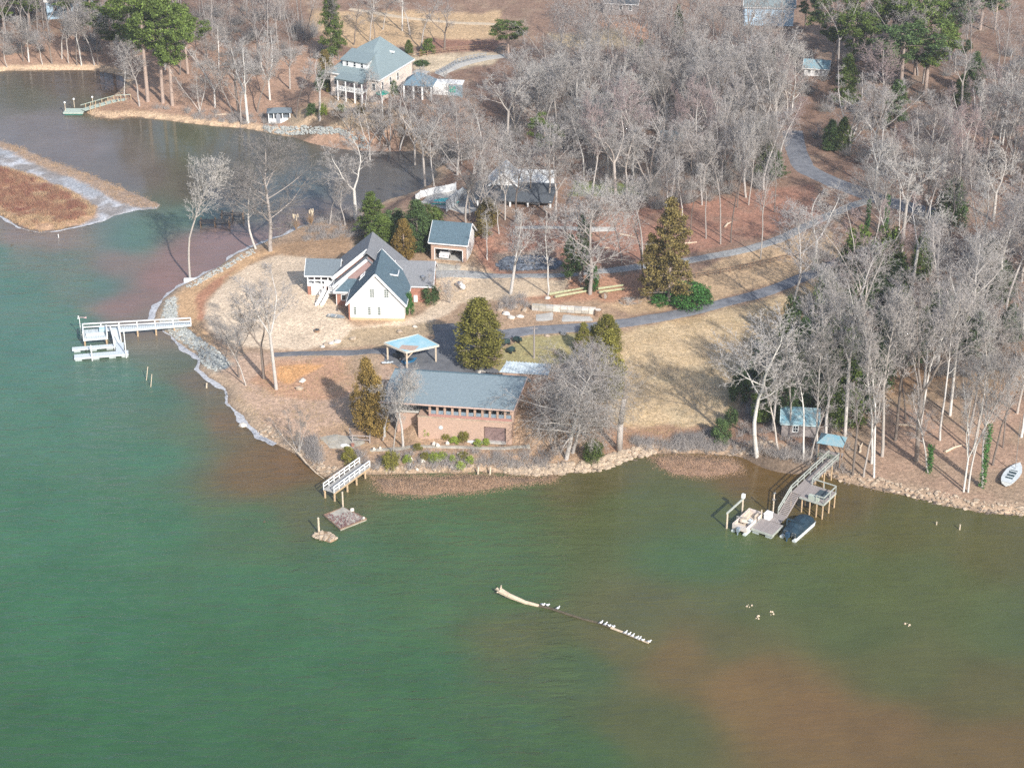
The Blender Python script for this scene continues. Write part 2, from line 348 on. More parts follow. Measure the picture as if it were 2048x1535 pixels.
# ------------------------------------------------------------------ water
wx = np.concatenate([-150-np.cumsum(1.5**np.arange(18))[::-1], np.arange(-150, 150.1, 1.0), 150+np.cumsum(1.5**np.arange(18))])
wy = np.concatenate([100-np.cumsum(1.6**np.arange(14))[::-1], np.arange(100, 345.1, 1.0)])
WX, WY = np.meshgrid(wx, wy)
WU, WV = Q(WX, np.maximum(WY, 40), 0)
ANCH = [(0,500,.085,.25,.20),(200,570,.10,.235,.19),(60,700,.07,.245,.19),(250,760,.075,.23,.175),(0,1000,.055,.205,.135),(0,1500,.04,.155,.085),(400,1300,.045,.165,.09),(300,1050,.055,.2,.125),
 (250,610,.27,.215,.19),(330,560,.29,.22,.20),(230,530,.22,.21,.18),(290,645,.20,.20,.16),(420,490,.29,.235,.225),(360,510,.28,.225,.21),(400,660,.2,.17,.13),(430,700,.2,.17,.125),(360,730,.12,.19,.135),(400,760,.17,.165,.12),(440,850,.18,.145,.09),(380,860,.1,.19,.12),(520,950,.18,.135,.07),(580,940,.19,.13,.065),(600,1020,.11,.145,.08),(500,1050,.075,.185,.11),(700,1110,.065,.175,.105),
 (900,1060,.075,.185,.095),(1000,1000,.085,.165,.075),(1200,965,.12,.13,.055),(1250,1000,.1,.15,.06),(1400,1010,.10,.15,.055),(1500,935,.17,.12,.045),(1560,960,.16,.115,.04),(1660,990,.14,.12,.045),(1800,1050,.115,.135,.05),(2000,1090,.12,.135,.055),(1400,1100,.08,.17,.08),(1700,1150,.1,.15,.06),(1000,1180,.075,.165,.085),(1050,1260,.11,.145,.075),(1250,1240,.12,.145,.08),(1150,1330,.08,.15,.08),(1450,1280,.13,.14,.075),(1350,1315,.19,.15,.08),(1240,1275,.14,.145,.075),(1500,1375,.22,.155,.085),(1620,1420,.22,.15,.085),(1750,1460,.20,.14,.08),(1950,1500,.18,.135,.075),(1800,1340,.115,.14,.065),(1300,1450,.11,.14,.07),(1150,1500,.06,.145,.07),
 (1000,1450,.06,.15,.08),(2000,1250,.10,.15,.07),(1700,1270,.10,.148,.068),(1850,1150,.105,.15,.065),(1600,1180,.095,.152,.07),(1950,1380,.13,.135,.065),(700,1500,.045,.15,.08),(1500,1230,.11,.15,.075),(200,200,.12,.16,.095),(400,285,.12,.16,.10),(50,200,.13,.16,.12),(60,250,.2,.22,.22),(250,330,.17,.18,.16),(150,290,.2,.21,.2),(400,380,.14,.15,.12),(450,330,.13,.15,.12),(500,430,.12,.17,.16),(600,380,.09,.15,.16),(370,440,.11,.24,.2),(260,475,.10,.24,.195),(120,510,.12,.23,.19),(120,478,.23,.225,.2),(40,470,.24,.23,.21),(700,360,.12,.15,.16),(640,425,.17,.18,.18),(560,460,.22,.2,.19),(470,500,.28,.23,.22),(100,150,.13,.12,.09),(100,850,.068,.235,.165),(100,1200,.047,.19,.12),(250,1300,.044,.18,.11),(600,1300,.048,.175,.1),(800,1350,.05,.165,.09),(300,900,.062,.22,.15),(700,1230,.06,.18,.11),(500,1180,.055,.19,.12),(200,1450,.04,.165,.09),(820,1200,.07,.18,.1),(100,1050,.055,.21,.14),(900,1500,.05,.16,.085),(400,1480,.042,.158,.088),(150,650,.075,.245,.185),(50,580,.078,.245,.19),(320,800,.075,.21,.15),(0,750,.07,.24,.175),(230,170,.15,.115,.085),(210,190,.16,.12,.09),(560,290,.12,.14,.11)]  # far cove anchors carry reflection in their colour, the inlet ones shadowed reeds
num = np.zeros(WX.shape+(3,)); den = np.zeros(WX.shape)
wu = WU+(fbm(WX, WY, 14, 2, 4)-.5)*80; wv = WV+(fbm(WX, WY, 11, 7, 4)-.5)*45
for u, v, r, g, bl in ANCH:
    w = 1/(((wu-u)**2+(1.7*(wv-v))**2)+900)**2.1; den += w; num += w[..., None]*np.array([r, g, bl])
WC = num/den[..., None]*(np.array([.80, .61, .55])*sst(1250, 600, WV)[..., None]+np.array([.70, .60, .37])*(1-sst(1250, 600, WV))[..., None])+.008
calm = 1-sst(20, 90, 500-WV)*.0; calm = np.where(WV < 420, .25, 1.0)*np.where((WV > 880) & (WU > 1150), .55, 1.0)
calm = calm*np.where((WU > 190) & (WU < 560) & (WV < 720), .35, 1)*np.where((WV > 1230) & (WU > 1250), .6, 1)
calm = np.clip(calm*(.7+.6*fbm(WX, WY, 40, 9, 3)), 0, 1)
wm, nt, b = mk('lake_water')
va = N(nt, 'ShaderNodeVertexColor', layer_name='DepthReflection'); vc = N(nt, 'ShaderNodeVertexColor', layer_name='Ripple'); tc = N(nt, 'ShaderNodeTexCoord')
mp = N(nt, 'ShaderNodeMapping'); mp.inputs['Scale'].default_value = (.35, 1.0, 1.0); mp.inputs['Rotation'].default_value = (0, 0, rad(16)); nt.links.new(tc.outputs['Object'], mp.inputs[0])
w1 = N(nt, 'ShaderNodeTexNoise', Scale=.75, Detail=4.0, Roughness=.62, Distortion=.6); w2 = N(nt, 'ShaderNodeTexNoise', Scale=.28, Detail=3.0, Roughness=.6)
nt.links.new(mp.outputs[0], w1.inputs['Vector']); nt.links.new(mp.outputs[0], w2.inputs['Vector'])
w3 = N(nt, 'ShaderNodeTexNoise', Scale=.12, Detail=6.0, Roughness=.65); nt.links.new(tc.outputs['Object'], w3.inputs['Vector'])
mr = N(nt, 'ShaderNodeMapRange'); mr.inputs['From Min'].default_value = .3; mr.inputs['From Max'].default_value = .7; mr.inputs['To Min'].default_value = .88; mr.inputs['To Max'].default_value = 1.1; nt.links.new(w3.outputs['Fac'], mr.inputs['Value'])
vm = N(nt, 'ShaderNodeVectorMath', operation='SCALE'); nt.links.new(va.outputs['Color'], vm.inputs[0]); nt.links.new(mr.outputs[0], vm.inputs['Scale'])
nt.links.new(vm.outputs[0], b.inputs['Base Color'])
ad = N(nt, 'ShaderNodeMath', operation='ADD'); nt.links.new(w1.outputs['Fac'], ad.inputs[0]); nt.links.new(w2.outputs['Fac'], ad.inputs[1])
st = N(nt, 'ShaderNodeMath', operation='MULTIPLY'); st.inputs[1].default_value = .75; nt.links.new(vc.outputs['Color'], st.inputs[0])
bp = N(nt, 'ShaderNodeBump', Distance=.5); nt.links.new(ad.outputs[0], bp.inputs['Height']); nt.links.new(st.outputs[0], bp.inputs['Strength']); nt.links.new(bp.outputs[0], b.inputs['Normal'])
b.inputs['Roughness'].default_value = .09; b.inputs['IOR'].default_value = 1.33
water = grid_obj('lake', WX, WY, np.zeros(WX.shape), wm, {'DepthReflection': WC, 'Ripple': np.repeat(calm[..., None], 3, -1)})
water['label'] = 'green lake water turning brown over the shoals'

# ------------------------------------------------------------------ palette
brick = mat('brick_wall', (.36,.17,.12), .9, .3, 5.0, .3, stretch=(1,1,2.5))
brick_pink = mat('brick_weathered', (.45,.31,.235), .9, .22, 4.0, .3, stretch=(1,1,2.5))
brick_far = mat('brick_pale', (.68,.58,.50), .9, .2, 3.0, .2)
white = mat('white_paint', (.80,.80,.78), .55, .04, 1.0)
siding = mat('white_siding', (.80,.79,.76), .5, .03, 3.0, .25, stretch=(.05,.05,4))
trimw = mat('white_trim', (.82,.82,.80), .5, .03)
roof_dark = mat('slate_blue_shingles', (.09,.14,.17), .85, .25, 3.0, .5)
roof_grey = mat('grey_shingles', (.21,.215,.225), .9, .2, 4.0, .5)
roof_porch = mat('blue_grey_shingles', (.15,.18,.20), .9, .2, 4.0, .5)
roof_long = mat('weathered_shingles', (.17,.215,.235), .9, .18, 3.0, .45, col2=(.23,.29,.315))
roof_far = mat('green_grey_shingles', (.20,.255,.265), .9, .15, 3.0, .4)
roof_black = mat('charcoal_shingles', (.085,.095,.105), .9, .3, 3.0, .4)
glass = mat('dark_glass', (.03,.04,.05), .12, .3, 1.0)
dark_in = mat('dark_interior', (.02,.02,.022), .9, .2)
conc = mat('pale_concrete', (.46,.44,.40), .9, .18, 2.0, .2)
conc_dirty = mat('stained_concrete', (.40,.37,.31), .9, .3, 1.2, .3)
asphalt = mat('worn_asphalt', (.13,.135,.15), .9, .3, .8, .3, col2=(.24,.245,.26))
asphalt_dark = mat('dark_asphalt', (.10,.105,.118), .9, .3, .6, .3, col2=(.19,.19,.195))
gravel_mat = mat('pale_gravel', (.30,.30,.29), .95, .35, 3.0, .5)
sand_track = mat('sandy_track', (.55,.44,.31), .95, .15, 1.2, .2)
dock_w = mat('weathered_white_boards', (.58,.63,.64), .7, .1, 3.0, .2)
dock_g = mat('silvered_deck_boards', (.33,.29,.27), .85, .25, 2.0, .3, stretch=(1,6,1))
rail_g = mat('grey_green_rail', (.42,.44,.39), .8, .15, 2.0)
pile_m = mat('piling_wood', (.50,.36,.22), .9, .25, 3.0, .3)
pile_p = mat('pale_piling_wood', (.58,.48,.36), .9, .2, 3.0, .3)
float_m = mat('float_drum', (.40,.44,.43), .7, .2)
dark_metal = mat('dark_metal', (.05,.06,.065), .45, .2)
chrome = mat('bright_metal', (.6,.6,.6), .25, .1, metal=.8)
canvas_n = mat('navy_canvas', (.012,.035,.055), .75, .35, 1.2, .4)
vinyl = mat('cream_vinyl', (.62,.53,.42), .6, .1, 2.0)
pont_w = mat('boat_cream_panel', (.68,.60,.55), .5, .08)
hull_w = mat('pale_hull', (.62,.66,.66), .4, .1, 2.0)
stone_m = mat('pale_fieldstone', (.43,.34,.25), .95, .3, 2.0, .5)
stone_w = mat('white_fieldstone', (.66,.60,.52), .95, .2, 2.0, .5)
rip_m = mat('grey_riprap', (.40,.41,.38), .95, .3, 2.0, .5)
blue_tin = mat('pale_blue_membrane', (.22,.50,.60), .5, .2, .35, col2=(.50,.66,.68))
rust_m = mat('rusty_patch', (.50,.36,.28), .7, .2)
tin = mat('corrugated_tin', (.50,.56,.58), .4, .18, 1.0, .2)
wood_br = mat('brown_wood', (.26,.17,.11), .9, .25, 3.0, .3)
wood_gr = mat('grey_board_siding', (.27,.235,.22), .9, .25, 2.5, .3, stretch=(1,1,6))
roof_teal = mat('blue_green_mossy_roof', (.12,.31,.40), .8, .25, 1.2, .3, col2=(.30,.36,.36))
tarp_green = mat('green_canvas', (.01,.30,.22), .7, .2)
pool_m = mat('pool_water', (.05,.50,.50), .08, .1)
blue_sid = mat('pale_blue_siding', (.40,.55,.68), .6, .08)
tan_sid = mat('tan_siding', (.60,.50,.32), .7, .1)
ice_m = mat('ice_rim', (.30,.29,.29), .6, .2, 1.8, .4, col2=(.62,.63,.645))
driftwood = mat('driftwood', (.60,.48,.35), .9, .2, 2.0, .3)
wet_wood = mat('waterlogged_wood', (.10,.08,.05), .6, .3)
bird_w = mat('white_plumage', (.85,.85,.85), .8, .03)
bird_g = mat('grey_plumage', (.30,.31,.33), .8, .1)
stain_w = mat('dull_metal_door', (.22,.15,.14), .5, .3, 1.5)

# ------------------------------------------------------------------ roads, tracks, slabs
def ribbon(name, pts, w, m, label, lift=.06, dens=.6, ragged=.12):
    L = [at(u, v)[:2] for u, v in pts]; out = []
    for (x0, y0), (x1, y1) in zip(L[:-1], L[1:]):
        n = max(1, int(math.hypot(x1-x0, y1-y0)/dens))
        out += [(x0+(x1-x0)*k/n, y0+(y1-y0)*k/n) for k in range(n)]
    out.append(L[-1]); A = np.array(out)
    for _ in range(6): A[1:-1] = (A[:-2]+2*A[1:-1]+A[2:])/4
    T = np.gradient(A, axis=0); T /= np.linalg.norm(T, axis=1)[:, None]+1e-9; Nn = np.stack([-T[:, 1], T[:, 0]], 1)
    ws = np.interp(np.linspace(0, 1, len(A)), np.linspace(0, 1, len(w)), w) if isinstance(w, (list, tuple)) else np.full(len(A), w)
    cols = 7; V = []
    for k in range(cols):
        t = k/(cols-1)-.5
        e = (vn(A[:, 0]+k*9, A[:, 1], 1.2, k)-.5)*ragged*2 if k in (0, cols-1) else 0
        C = A+Nn*((ws*t+e)[:, None] if k in (0, cols-1) else (ws*t)[:, None])
        z = np.array([hz(x, y) for x, y in C])+lift
        if k in (0, cols-1): z -= lift+.03
        V.append(np.column_stack([C, z]))
    V = np.stack(V, 1); i = np.arange(len(A)*cols).reshape(len(A), cols)
    Fc = np.stack([i[:-1, :-1], i[:-1, 1:], i[1:, 1:], i[1:, :-1]], -1).reshape(-1, 4)[:, ::-1]
    me = np_mesh(name, V.reshape(-1, 3)*K, Fc, m, True)
    o = bpy.data.objects.new(name, me); COL.objects.link(o); return props(o, label, None, None, 'structure')
def patch(name, poly, m, label, lift=.05, step=.5, jag=.35):
    W_ = [at(u, v)[:2] for u, v in poly]; xs = [a for a, _ in W_]; ys = [b_ for _, b_ in W_]
    X, Y = np.meshgrid(np.arange(min(xs)-1, max(xs)+1, step), np.arange(min(ys)-1, max(ys)+1, step))
    D = sdist(X, Y, W_)+(fbm(X, Y, 1.5, 5, 3)-.5)*jag*2
    Z = np.array([hz(x, y) for x, y in zip(X.ravel(), Y.ravel())]).reshape(X.shape)+np.clip(D/.4, -1, 1)*lift
    i = np.arange(X.size).reshape(X.shape); q = np.stack([i[:-1,:-1], i[:-1,1:], i[1:,1:], i[1:,:-1]], -1).reshape(-1, 4)
    q = q[(D.ravel()[q] > -.45).any(1)]
    me = np_mesh(name, np.stack([X, Y, Z], -1).reshape(-1, 3)*K, q, m, True)
    o = bpy.data.objects.new(name, me); COL.objects.link(o); return props(o, label, None, None, 'structure')
ribbon('driveway', [(1005,668),(1060,661),(1130,656),(1240,647),(1330,633),(1420,613),(1520,588),(1610,553),(1700,515),(1740,488)], [2.6,2.5,2.4,2.3,2.3], asphalt, 'grey asphalt driveway below the retaining wall')
ribbon('path', [(548,709),(600,706),(680,705),(780,703),(860,703)], [1.2,1.6,1.9,2.4], asphalt_dark, 'narrow dark asphalt path to the open carport')
patch('parking_apron', [(866,648),(905,646),(1000,658),(1030,664),(1010,690),(960,720),(1000,744),(960,752),(880,748),(815,742),(770,722),(768,700),(850,695),(868,675)], asphalt_dark, 'dark asphalt apron around the carport', .07)
ribbon('gravel_drive', [(872,548),(960,550),(1060,551),(1140,549),(1220,541),(1290,531),(1400,517),(1490,500),(1560,478),(1620,448),(1690,416),(1745,398)], [1.7,1.8,1.9,2.1], gravel_mat, 'pale gravel drive past the open garage')
ribbon('road', [(1585,262),(1592,300),(1606,335),(1660,362),(1720,384),(1790,408),(1880,432)], [3.6,3.8,4.0], asphalt, 'asphalt lane through the right hand woods')
ribbon('far_drive', [(832,152),(880,146),(925,127),(965,117),(1010,112)], [3.2,2.6,2.4], conc, 'pale concrete drive beside the far house')
ribbon('dirt_track', [(700,18),(740,24),(800,35),(870,42),(935,47),(1000,50)], 1.5, sand_track, 'sandy track on the clay slope at the top')
ribbon('garden_path', [(1030,455),(1090,454),(1160,460),(1230,458)], 1.2, conc, 'pale path below the ranch house')
ribbon('terrace_path', [(740,900),(800,896),(900,893),(1000,897),(1060,893)], .8, conc_dirty, 'narrow walk below the brick house wall')
patch('patio_slab', [(640,875),(665,868),(715,872),(735,885),(705,898),(660,896)], conc_dirty, 'sandy patio slab at the head of the small bridge', .06, .3)
patch('concrete_slab', [(1070,628),(1105,624),(1107,640),(1075,641)], conc, 'cracked concrete slab by the driveway', .08, .25)
patch('concrete_slab', [(1127,629),(1180,631),(1184,641),(1124,643)], conc, 'second cracked concrete slab by the driveway', .08, .25)
patch('garage_apron', [(870,526),(925,531),(918,545),(862,542)], conc_dirty, 'concrete apron in front of the garage', .06, .3)

# ice rim along the cold side of the shore
def shore_strip(name, pts, w0, w1, m, label, z=.03):
    A = np.array(px(pts)); out = []
    for a, b_ in zip(A[:-1], A[1:]):
        n = max(1, int(np.hypot(*(b_-a))/.3)); out += [a+(b_-a)*k/n for k in range(n)]
    A = np.array(out); T = np.gradient(A, axis=0); T /= np.linalg.norm(T, axis=1)[:, None]; Nn = np.stack([-T[:, 1], T[:, 0]], 1)
    s = np.arange(len(A)); w = w0+(w1-w0)*np.clip(2.6*fbm(A[:, 0], A[:, 1], 3.2, 4, 4)-.9, 0, 1)
    rows = []
    for k, t in enumerate((-1.0, -.4, .2, .8)):
        C = A+Nn*((w*t+(vn(A[:, 0]+k*5, A[:, 1], 1.3, k)-.5)*.3)[:, None]); 
        rows.append(np.column_stack([C, np.full(len(A), z+.04*(k in (1, 2)))]))
    V = np.stack(rows, 1); i = np.arange(len(A)*4).reshape(len(A), 4)
    Fc = np.stack([i[:-1, :-1], i[:-1, 1:], i[1:, 1:], i[1:, :-1]], -1).reshape(-1, 4)
    o = bpy.data.objects.new(name, np_mesh(name, V.reshape(-1, 3)*K, Fc, m, True)); COL.objects.link(o); return props(o, label, None, None, 'structure')
shore_strip('shore_ice', [(700,436),(640,444),(600,457),(560,475),(512,492),(490,501),(432,538),(385,562),(350,579),(325,600),(310,620),(304,642)], .12, .85, ice_m, 'pale rim of thin ice along the cove side shore')
shore_strip('shore_ice', [(332,660),(350,680),(372,698),(388,708),(400,718),(395,738),(416,756),(437,769),(450,779),(455,790),(453,806),(468,820),(485,836),(496,850),(512,865),(532,878),(556,890)], .12, .85, ice_m, 'pale rim of ice below the point lawn')
shore_strip('shore_ice', [(0,432),(40,457),(78,466),(115,462),(165,452),(205,440)], .05, .5, ice_m, 'thin ice edge below the marsh')

# ------------------------------------------------------------------ stones along the water and roads
def stones(name, spots, m, label, smin, smax):
    b_ = MB()
    for x, y, z in spots:
        r = random.uniform(smin, smax); b_.blob((x, y, z+r*.15), (r*random.uniform(.7, 1.4), r*random.uniform(.7, 1.3), r*.6), 5, .3)
    o = b_.build(name, m); return props(o, label, None, None, 'stuff')
def along(pts, n, side0, side1):
    A = np.array(px(pts)); seg = np.hypot(*np.diff(A, axis=0).T); cum = np.concatenate([[0], np.cumsum(seg)]); out = []
    for _ in range(n):
        s = random.uniform(0, cum[-1]); i = min(int(np.searchsorted(cum, s, 'right')-1), len(seg)-1); t = (s-cum[i])/seg[i]
        p = A[i]+(A[i+1]-A[i])*t; d = (A[i+1]-A[i])/seg[i]; nrm = np.array([-d[1], d[0]]); p = p+nrm*random.uniform(side0, side1)
        out.append((p[0], p[1], max(hz(p[0], p[1]), -.1)))
    return out
i0 = NEAR_SHORE.index((836,948))
stones('shore_stones', along(NEAR_SHORE[i0+3:i0+11], 520, -.1, 1.3), stone_m, 'tan stones heaped along the shore below the brick house', .08, .42)
stones('shore_stones', along(NEAR_SHORE[i0-12:i0+3], 200, .1, 1.5), stone_m, 'scattered tan stones by the small bridge', .1, .3)
stones('shore_stones', along(NEAR_SHORE[i0+11:i0+25], 900, -.1, 1.7), stone_m, 'tan stones along the wooded right shore', .06, .3)
stones('wet_stones', along(NEAR_SHORE[i0+3:i0+25], 900, -.5, .4), mat('wet_brown_stone', (.16,.125,.095), .6, .4, 2.0, .4), 'dark wet stones along the waterline', .05, .22)
def inpoly(poly, n):
    xs = [p[0] for p in poly]; ys = [p[1] for p in poly]; out = []
    while len(out) < n:
        u, v = random.uniform(min(xs), max(xs)), random.uniform(min(ys), max(ys))
        if sdist(np.array(u), np.array(v), poly) > 0: out.append((u, v))
    return out
stones('riprap', [at(u, v) for u, v in inpoly([(318,650),(332,600),(350,592),(356,640),(388,668),(440,705),(458,728),(430,742),(404,728),(398,706),(350,675)], 1100)], rip_m, 'grey green riprap stones behind the white dock', .08, .22)
stones('riprap', [at(u, v) for u, v in inpoly([(360,578),(440,535),(505,498),(510,505),(450,540),(385,575)], 220)], rip_m, 'riprap along the cove side bank', .08, .2)
stones('riprap', [at(u, v) for u, v in inpoly([(525,252),(735,255),(735,268),(570,270),(528,262)], 500)], rip_m, 'riprap below the far lawn', .1, .3)
stones('gravel_pile', [(x, y, z+.5*math.exp(-((u-1055)/38)**2-((v-527)/9)**2)) for u, v in inpoly([(992,530),(1010,516),(1060,512),(1100,515),(1128,528),(1110,538),(1050,541),(1000,540)], 700) for x, y, z in [at(u, v)]], mat('dark_slate_rubble', (.15,.17,.20), .9, .5, 1.5), 'long heap of dark slate rubble beside the gravel drive', .12, .3)
grp = 'pale boulders set along the drives'
bl = [(1000,622,'at the left end of the retaining wall'),(1012,628,'in the rubble left of the retaining wall'),(1022,636,'in the front of the rubble heap'),(1040,634,'beside the first concrete slab'),(1003,608,'behind the rubble heap'),(1030,615,'in the middle of the rubble heap'),(1048,622,'against the wall end'),
      (706,678,'alone on the bank above the dark path'),(800,664,'on the bank near the carport'),(830,654,'on the bank behind the carport'),(652,690,'where the dark path meets the bank'),(663,687,'second in the row above the dark path'),(645,694,'lowest of the row above the dark path'),(675,684,'upper end of the row above the dark path'),
      (1094,672,'on the grass below the driveway'),(1126,668,'beside the cedar at the driveway'),(962,745,'at the corner of the apron'),(1095,597,'beside the timber edging'),(605,762,'on the red clay slope'),(598,778,'flat on the clay slope'),(1350,902,'on the far bank of the brown shoal'),(486,852,'pale slab in the shallows left of the point')]
for u, v, w_ in bl:
    b_ = MB(); r = random.uniform(.28, .5); b_.blob((0, 0, r*.2), (r*1.2, r, r*.6), 7, .25)
    x, y, z = at(u, v); o = b_.build('boulder', random.choice([stone_w, stone_m])); place(o, (x, y, z+.02), random.uniform(0, 360)); props(o, 'pale boulder '+w_, 'boulder', grp)

# ------------------------------------------------------------------ house kit
def window(parent, face, x, y, z, w, h, rows=1, cols=1, m=None, pane=None, fw=.08, d=.05):
    """face f: in a wall looking to -y at (x..x+w, y);  r / l: in a wall looking to +x / -x at (x, y..y+w)"""
    f = MB(); g = MB()
    def put(b_, a0, z0, a1, z1, dep0, dep1):
        if face == 'f': b_.box(a0, y-dep1, z0, a1, y-dep0, z1)
        elif face == 'r': b_.box(x+dep0, a0, z0, x+dep1, a1, z1)
        else: b_.box(x-dep1, a0, z0, x-dep0, a1, z1)
    a = x if face == 'f' else y
    put(f, a-fw, z-fw, a+w+fw, z, 0, d); put(f, a-fw, z+h, a+w+fw, z+h+fw, 0, d); put(f, a-fw, z, a, z+h, 0, d); put(f, a+w, z, a+w+fw, z+h, 0, d)
    for i in range(1, rows): put(f, a, z+h*i/rows-.02, a+w, z+h*i/rows+.02, .0, d*.8)
    for i in range(1, cols): put(f, a+w*i/cols-.02, z, a+w*i/cols+.02, z+h, .0, d*.78)
    put(g, a, z, a+w, z+h, .004, .018)
    o = f.build('window', m or trimw, parent); g.build('pane', pane or glass, o); return o
def gable(x0, x1, y0, y1, z0, ze, zr, axis):
    b_ = MB()
    if axis == 'y':
        xm = (x0+x1)/2; v = [(x0,y0,z0),(x1,y0,z0),(x1,y0,ze),(xm,y0,zr),(x0,y0,ze),(x0,y1,z0),(x1,y1,z0),(x1,y1,ze),(xm,y1,zr),(x0,y1,ze)]
    else:
        ym = (y0+y1)/2; v = [(x0,y1,z0),(x0,y0,z0),(x0,y0,ze),(x0,ym,zr),(x0,y1,ze),(x1,y1,z0),(x1,y0,z0),(x1,y0,ze),(x1,ym,zr),(x1,y1,ze)]
    return b_.add(v, [(0,1,2,3,4),(9,8,7,6,5),(0,5,6,1),(1,6,7,2),(2,7,8,3),(3,8,9,4),(4,9,5,0)])
def gable_roof(parent, x0, x1, y0, y1, ze, zr, axis, oh, th, m, trim=None, tw=.22, names=('roof', 'trim')):
    r = MB(); t = MB()
    if axis == 'y':
        xm = (x0+x1)/2; sl_ = (zr-ze)/(xm-x0); e = ze-oh*sl_; up = .06
        for s in (-1, 1):
            xe = xm+s*((x1-x0)/2+oh)
            r.poly([(xe, y0-oh, e+up), (xm, y0-oh, zr+up), (xm, y1+oh, zr+up), (xe, y1+oh, e+up)] if s < 0 else [(xm, y0-oh, zr+up), (xe, y0-oh, e+up), (xe, y1+oh, e+up), (xm, y1+oh, zr+up)], th)
            if trim:
                for yy in (y0-oh-.03, y1+oh+.03): t.beam((xe, yy, e-tw*.2), (xm, yy, zr-tw*.2), .06, tw)
                t.beam((xe+s*.035, y0-oh, e-.05), (xe+s*.035, y1+oh, e-.05), .06, tw*.8)
    else:
        ym = (y0+y1)/2; sl_ = (zr-ze)/(ym-y0); e = ze-oh*sl_; up = .06
        for s in (-1, 1):
            ye = ym+s*((y1-y0)/2+oh)
            r.poly([(x0-oh, ye, e+up), (x1+oh, ye, e+up), (x1+oh, ym, zr+up), (x0-oh, ym, zr+up)], th)
            if trim:
                for xx in (x0-oh-.03, x1+oh+.03): t.beam((xx, ye, e-tw*.2), (xx, ym, zr-tw*.2), .06, tw)
                t.beam((x0-oh, ye+s*.035, e-.05), (x1+oh, ye+s*.035, e-.05), .06, tw*.8)
    o = r.build(names[0], m, parent)
    if trim: t.build(names[1], trim, parent)
    return o
def rail(b_, p, q, h=.75, post=.9, w=.06, mid=1, m=0):
    p = Vector(p); q = Vector(q); L = (q-p).length; n = max(1, round(L/post))
    for i in range(n+1):
        c = p+(q-p)*i/n; b_.beam(c+Vector((0,0,-.05)), c+Vector((0,0,h)), w, w, m)
    b_.beam(p+Vector((0,0,h)), q+Vector((0,0,h)), w*1.4, w, m)
    for k in range(mid): b_.beam(p+Vector((0,0,h*(k+1)/(mid+1))), q+Vector((0,0,h*(k+1)/(mid+1))), w*.7, w*.7, m)
def rail_parts(parent, p, q, h, post, w, mid, m, pm=None, piles=None):
    """each post and each run of rail its own part"""
    p = Vector(p); q = Vector(q); L = (q-p).length; n = max(1, round(L/post)); first = None
    for i in range(n+1):
        c = p+(q-p)*i/n; b_ = MB(); b_.beam((0,0,-.05), (0,0,h), w, w)
        if first is None: first = b_.build('post', pm or m, parent); o = first
        else: o = first.copy(); COL.objects.link(o)
        o.location = tuple(c*K)
    for k in range(mid+1):
        b_ = MB(); zz = Vector((0,0,h*(k+1)/(mid+1))); b_.beam(p+zz, q+zz, w*1.3, w*(1 if k == mid else .9)); b_.build('rail', m, parent)
def planks(parent, x0, y0, x1, y1, z, n, axis, m, th=.05, name='plank', gap=.03):
    """n boards laid side by side; boards run across `axis`"""
    L = (x1-x0 if axis == 'x' else y1-y0)/n; b_ = MB()
    if axis == 'x': b_.box(0, 0, 0, L-gap, y1-y0, th)
    else: b_.box(0, 0, 0, x1-x0, L-gap, th)
    src = b_.build(name, m, parent)
    for i in range(n):
        o = src if i == 0 else src.copy()
        if i: COL.objects.link(o)
        o.location = ((x0+(i*L if axis == 'x' else 0))*K, (y0+(i*L if axis == 'y' else 0))*K, (z+random.uniform(-.006, .006))*K)
        o.rotation_euler.z = random.uniform(-.006, .006)

# ------------------------------------------------------------------ white house on the point
H = thing('lake_house', 'large white gabled house with grey and slate roofs on the point', 'house', (-21.5, 238, 0), -3)
w_ = gable(0, 7.3, 0, 6.6, .6, 4.86, 8.95, 'y'); w_.build('wall', siding, H)['label'] = 'white sided front gable wall'
b_ = MB(); b_.box(-.03, -.04, .4, 7.33, 6.0, 2.45); b_.build('foundation', mat('buff_foundation', (.55,.40,.24), .9, .15), H)
b_ = MB(); b_.box(-.06, -.05, .4, .14, 5.9, 4.5); b_.build('wall', brick, H)['label'] = 'red brick side wall of the front gable'
gable_roof(H, 0, 7.3, 0, 7.4, 4.86, 8.95, 'y', .35, .14, roof_dark, trimw, .26)
for x in (2.85, 4.75): window(H, 'f', x, -.03, 5.5, .55, 1.15, 4, 2, trimw, mat('grey_green_shutter', (.16,.19,.17), .6, .2), .05)
for x in (.62, 2.52, 3.82): window(H, 'f', x, -.03, 2.95, .36, 1.1, 4, 1, trimw, MATS['grey_green_shutter'], .05)
b_ = MB(); b_.box(.3, -.9, .8, 1.5, -.05, 2.0); b_.build('cellar_hatch', mat('buff_board', (.62,.50,.34), .8, .12), H)
# rear masses with the two stepped rakes
gable(-2.75, 6.5, 7.1, 12.2, 1, 5.3, 9.35, 'y').build('wall', brick, H)
b_ = MB(); b_.poly([(-3.1,6.75,5.05),(1.875,6.75,9.41),(1.875,12.5,9.41),(-3.1,12.5,5.05)], .14); b_.poly([(1.875,5.6,9.41),(6.85,5.6,5.05),(6.85,12.5,5.05),(1.875,12.5,9.41)], .14); b_.build('roof', roof_grey, H)
b_ = MB(); b_.beam((-3.1,6.72,4.85),(1.875,6.72,9.2), .06, .5); b_.beam((-3.13,6.7,4.95),(-3.13,12.5,4.95), .06, .2); b_.build('trim', trimw, H)
b_ = MB(); b_.beam((6.88,6.0,4.95),(6.88,12.5,4.95), .06, .2); b_.build('trim', trimw, H)
gable(-2.45, 6.2, 5.5, 7.1, 1, 4.75, 8.55, 'y').build('wall', mat('mauve_brick', (.36,.24,.22), .9, .2, 4.0), H)
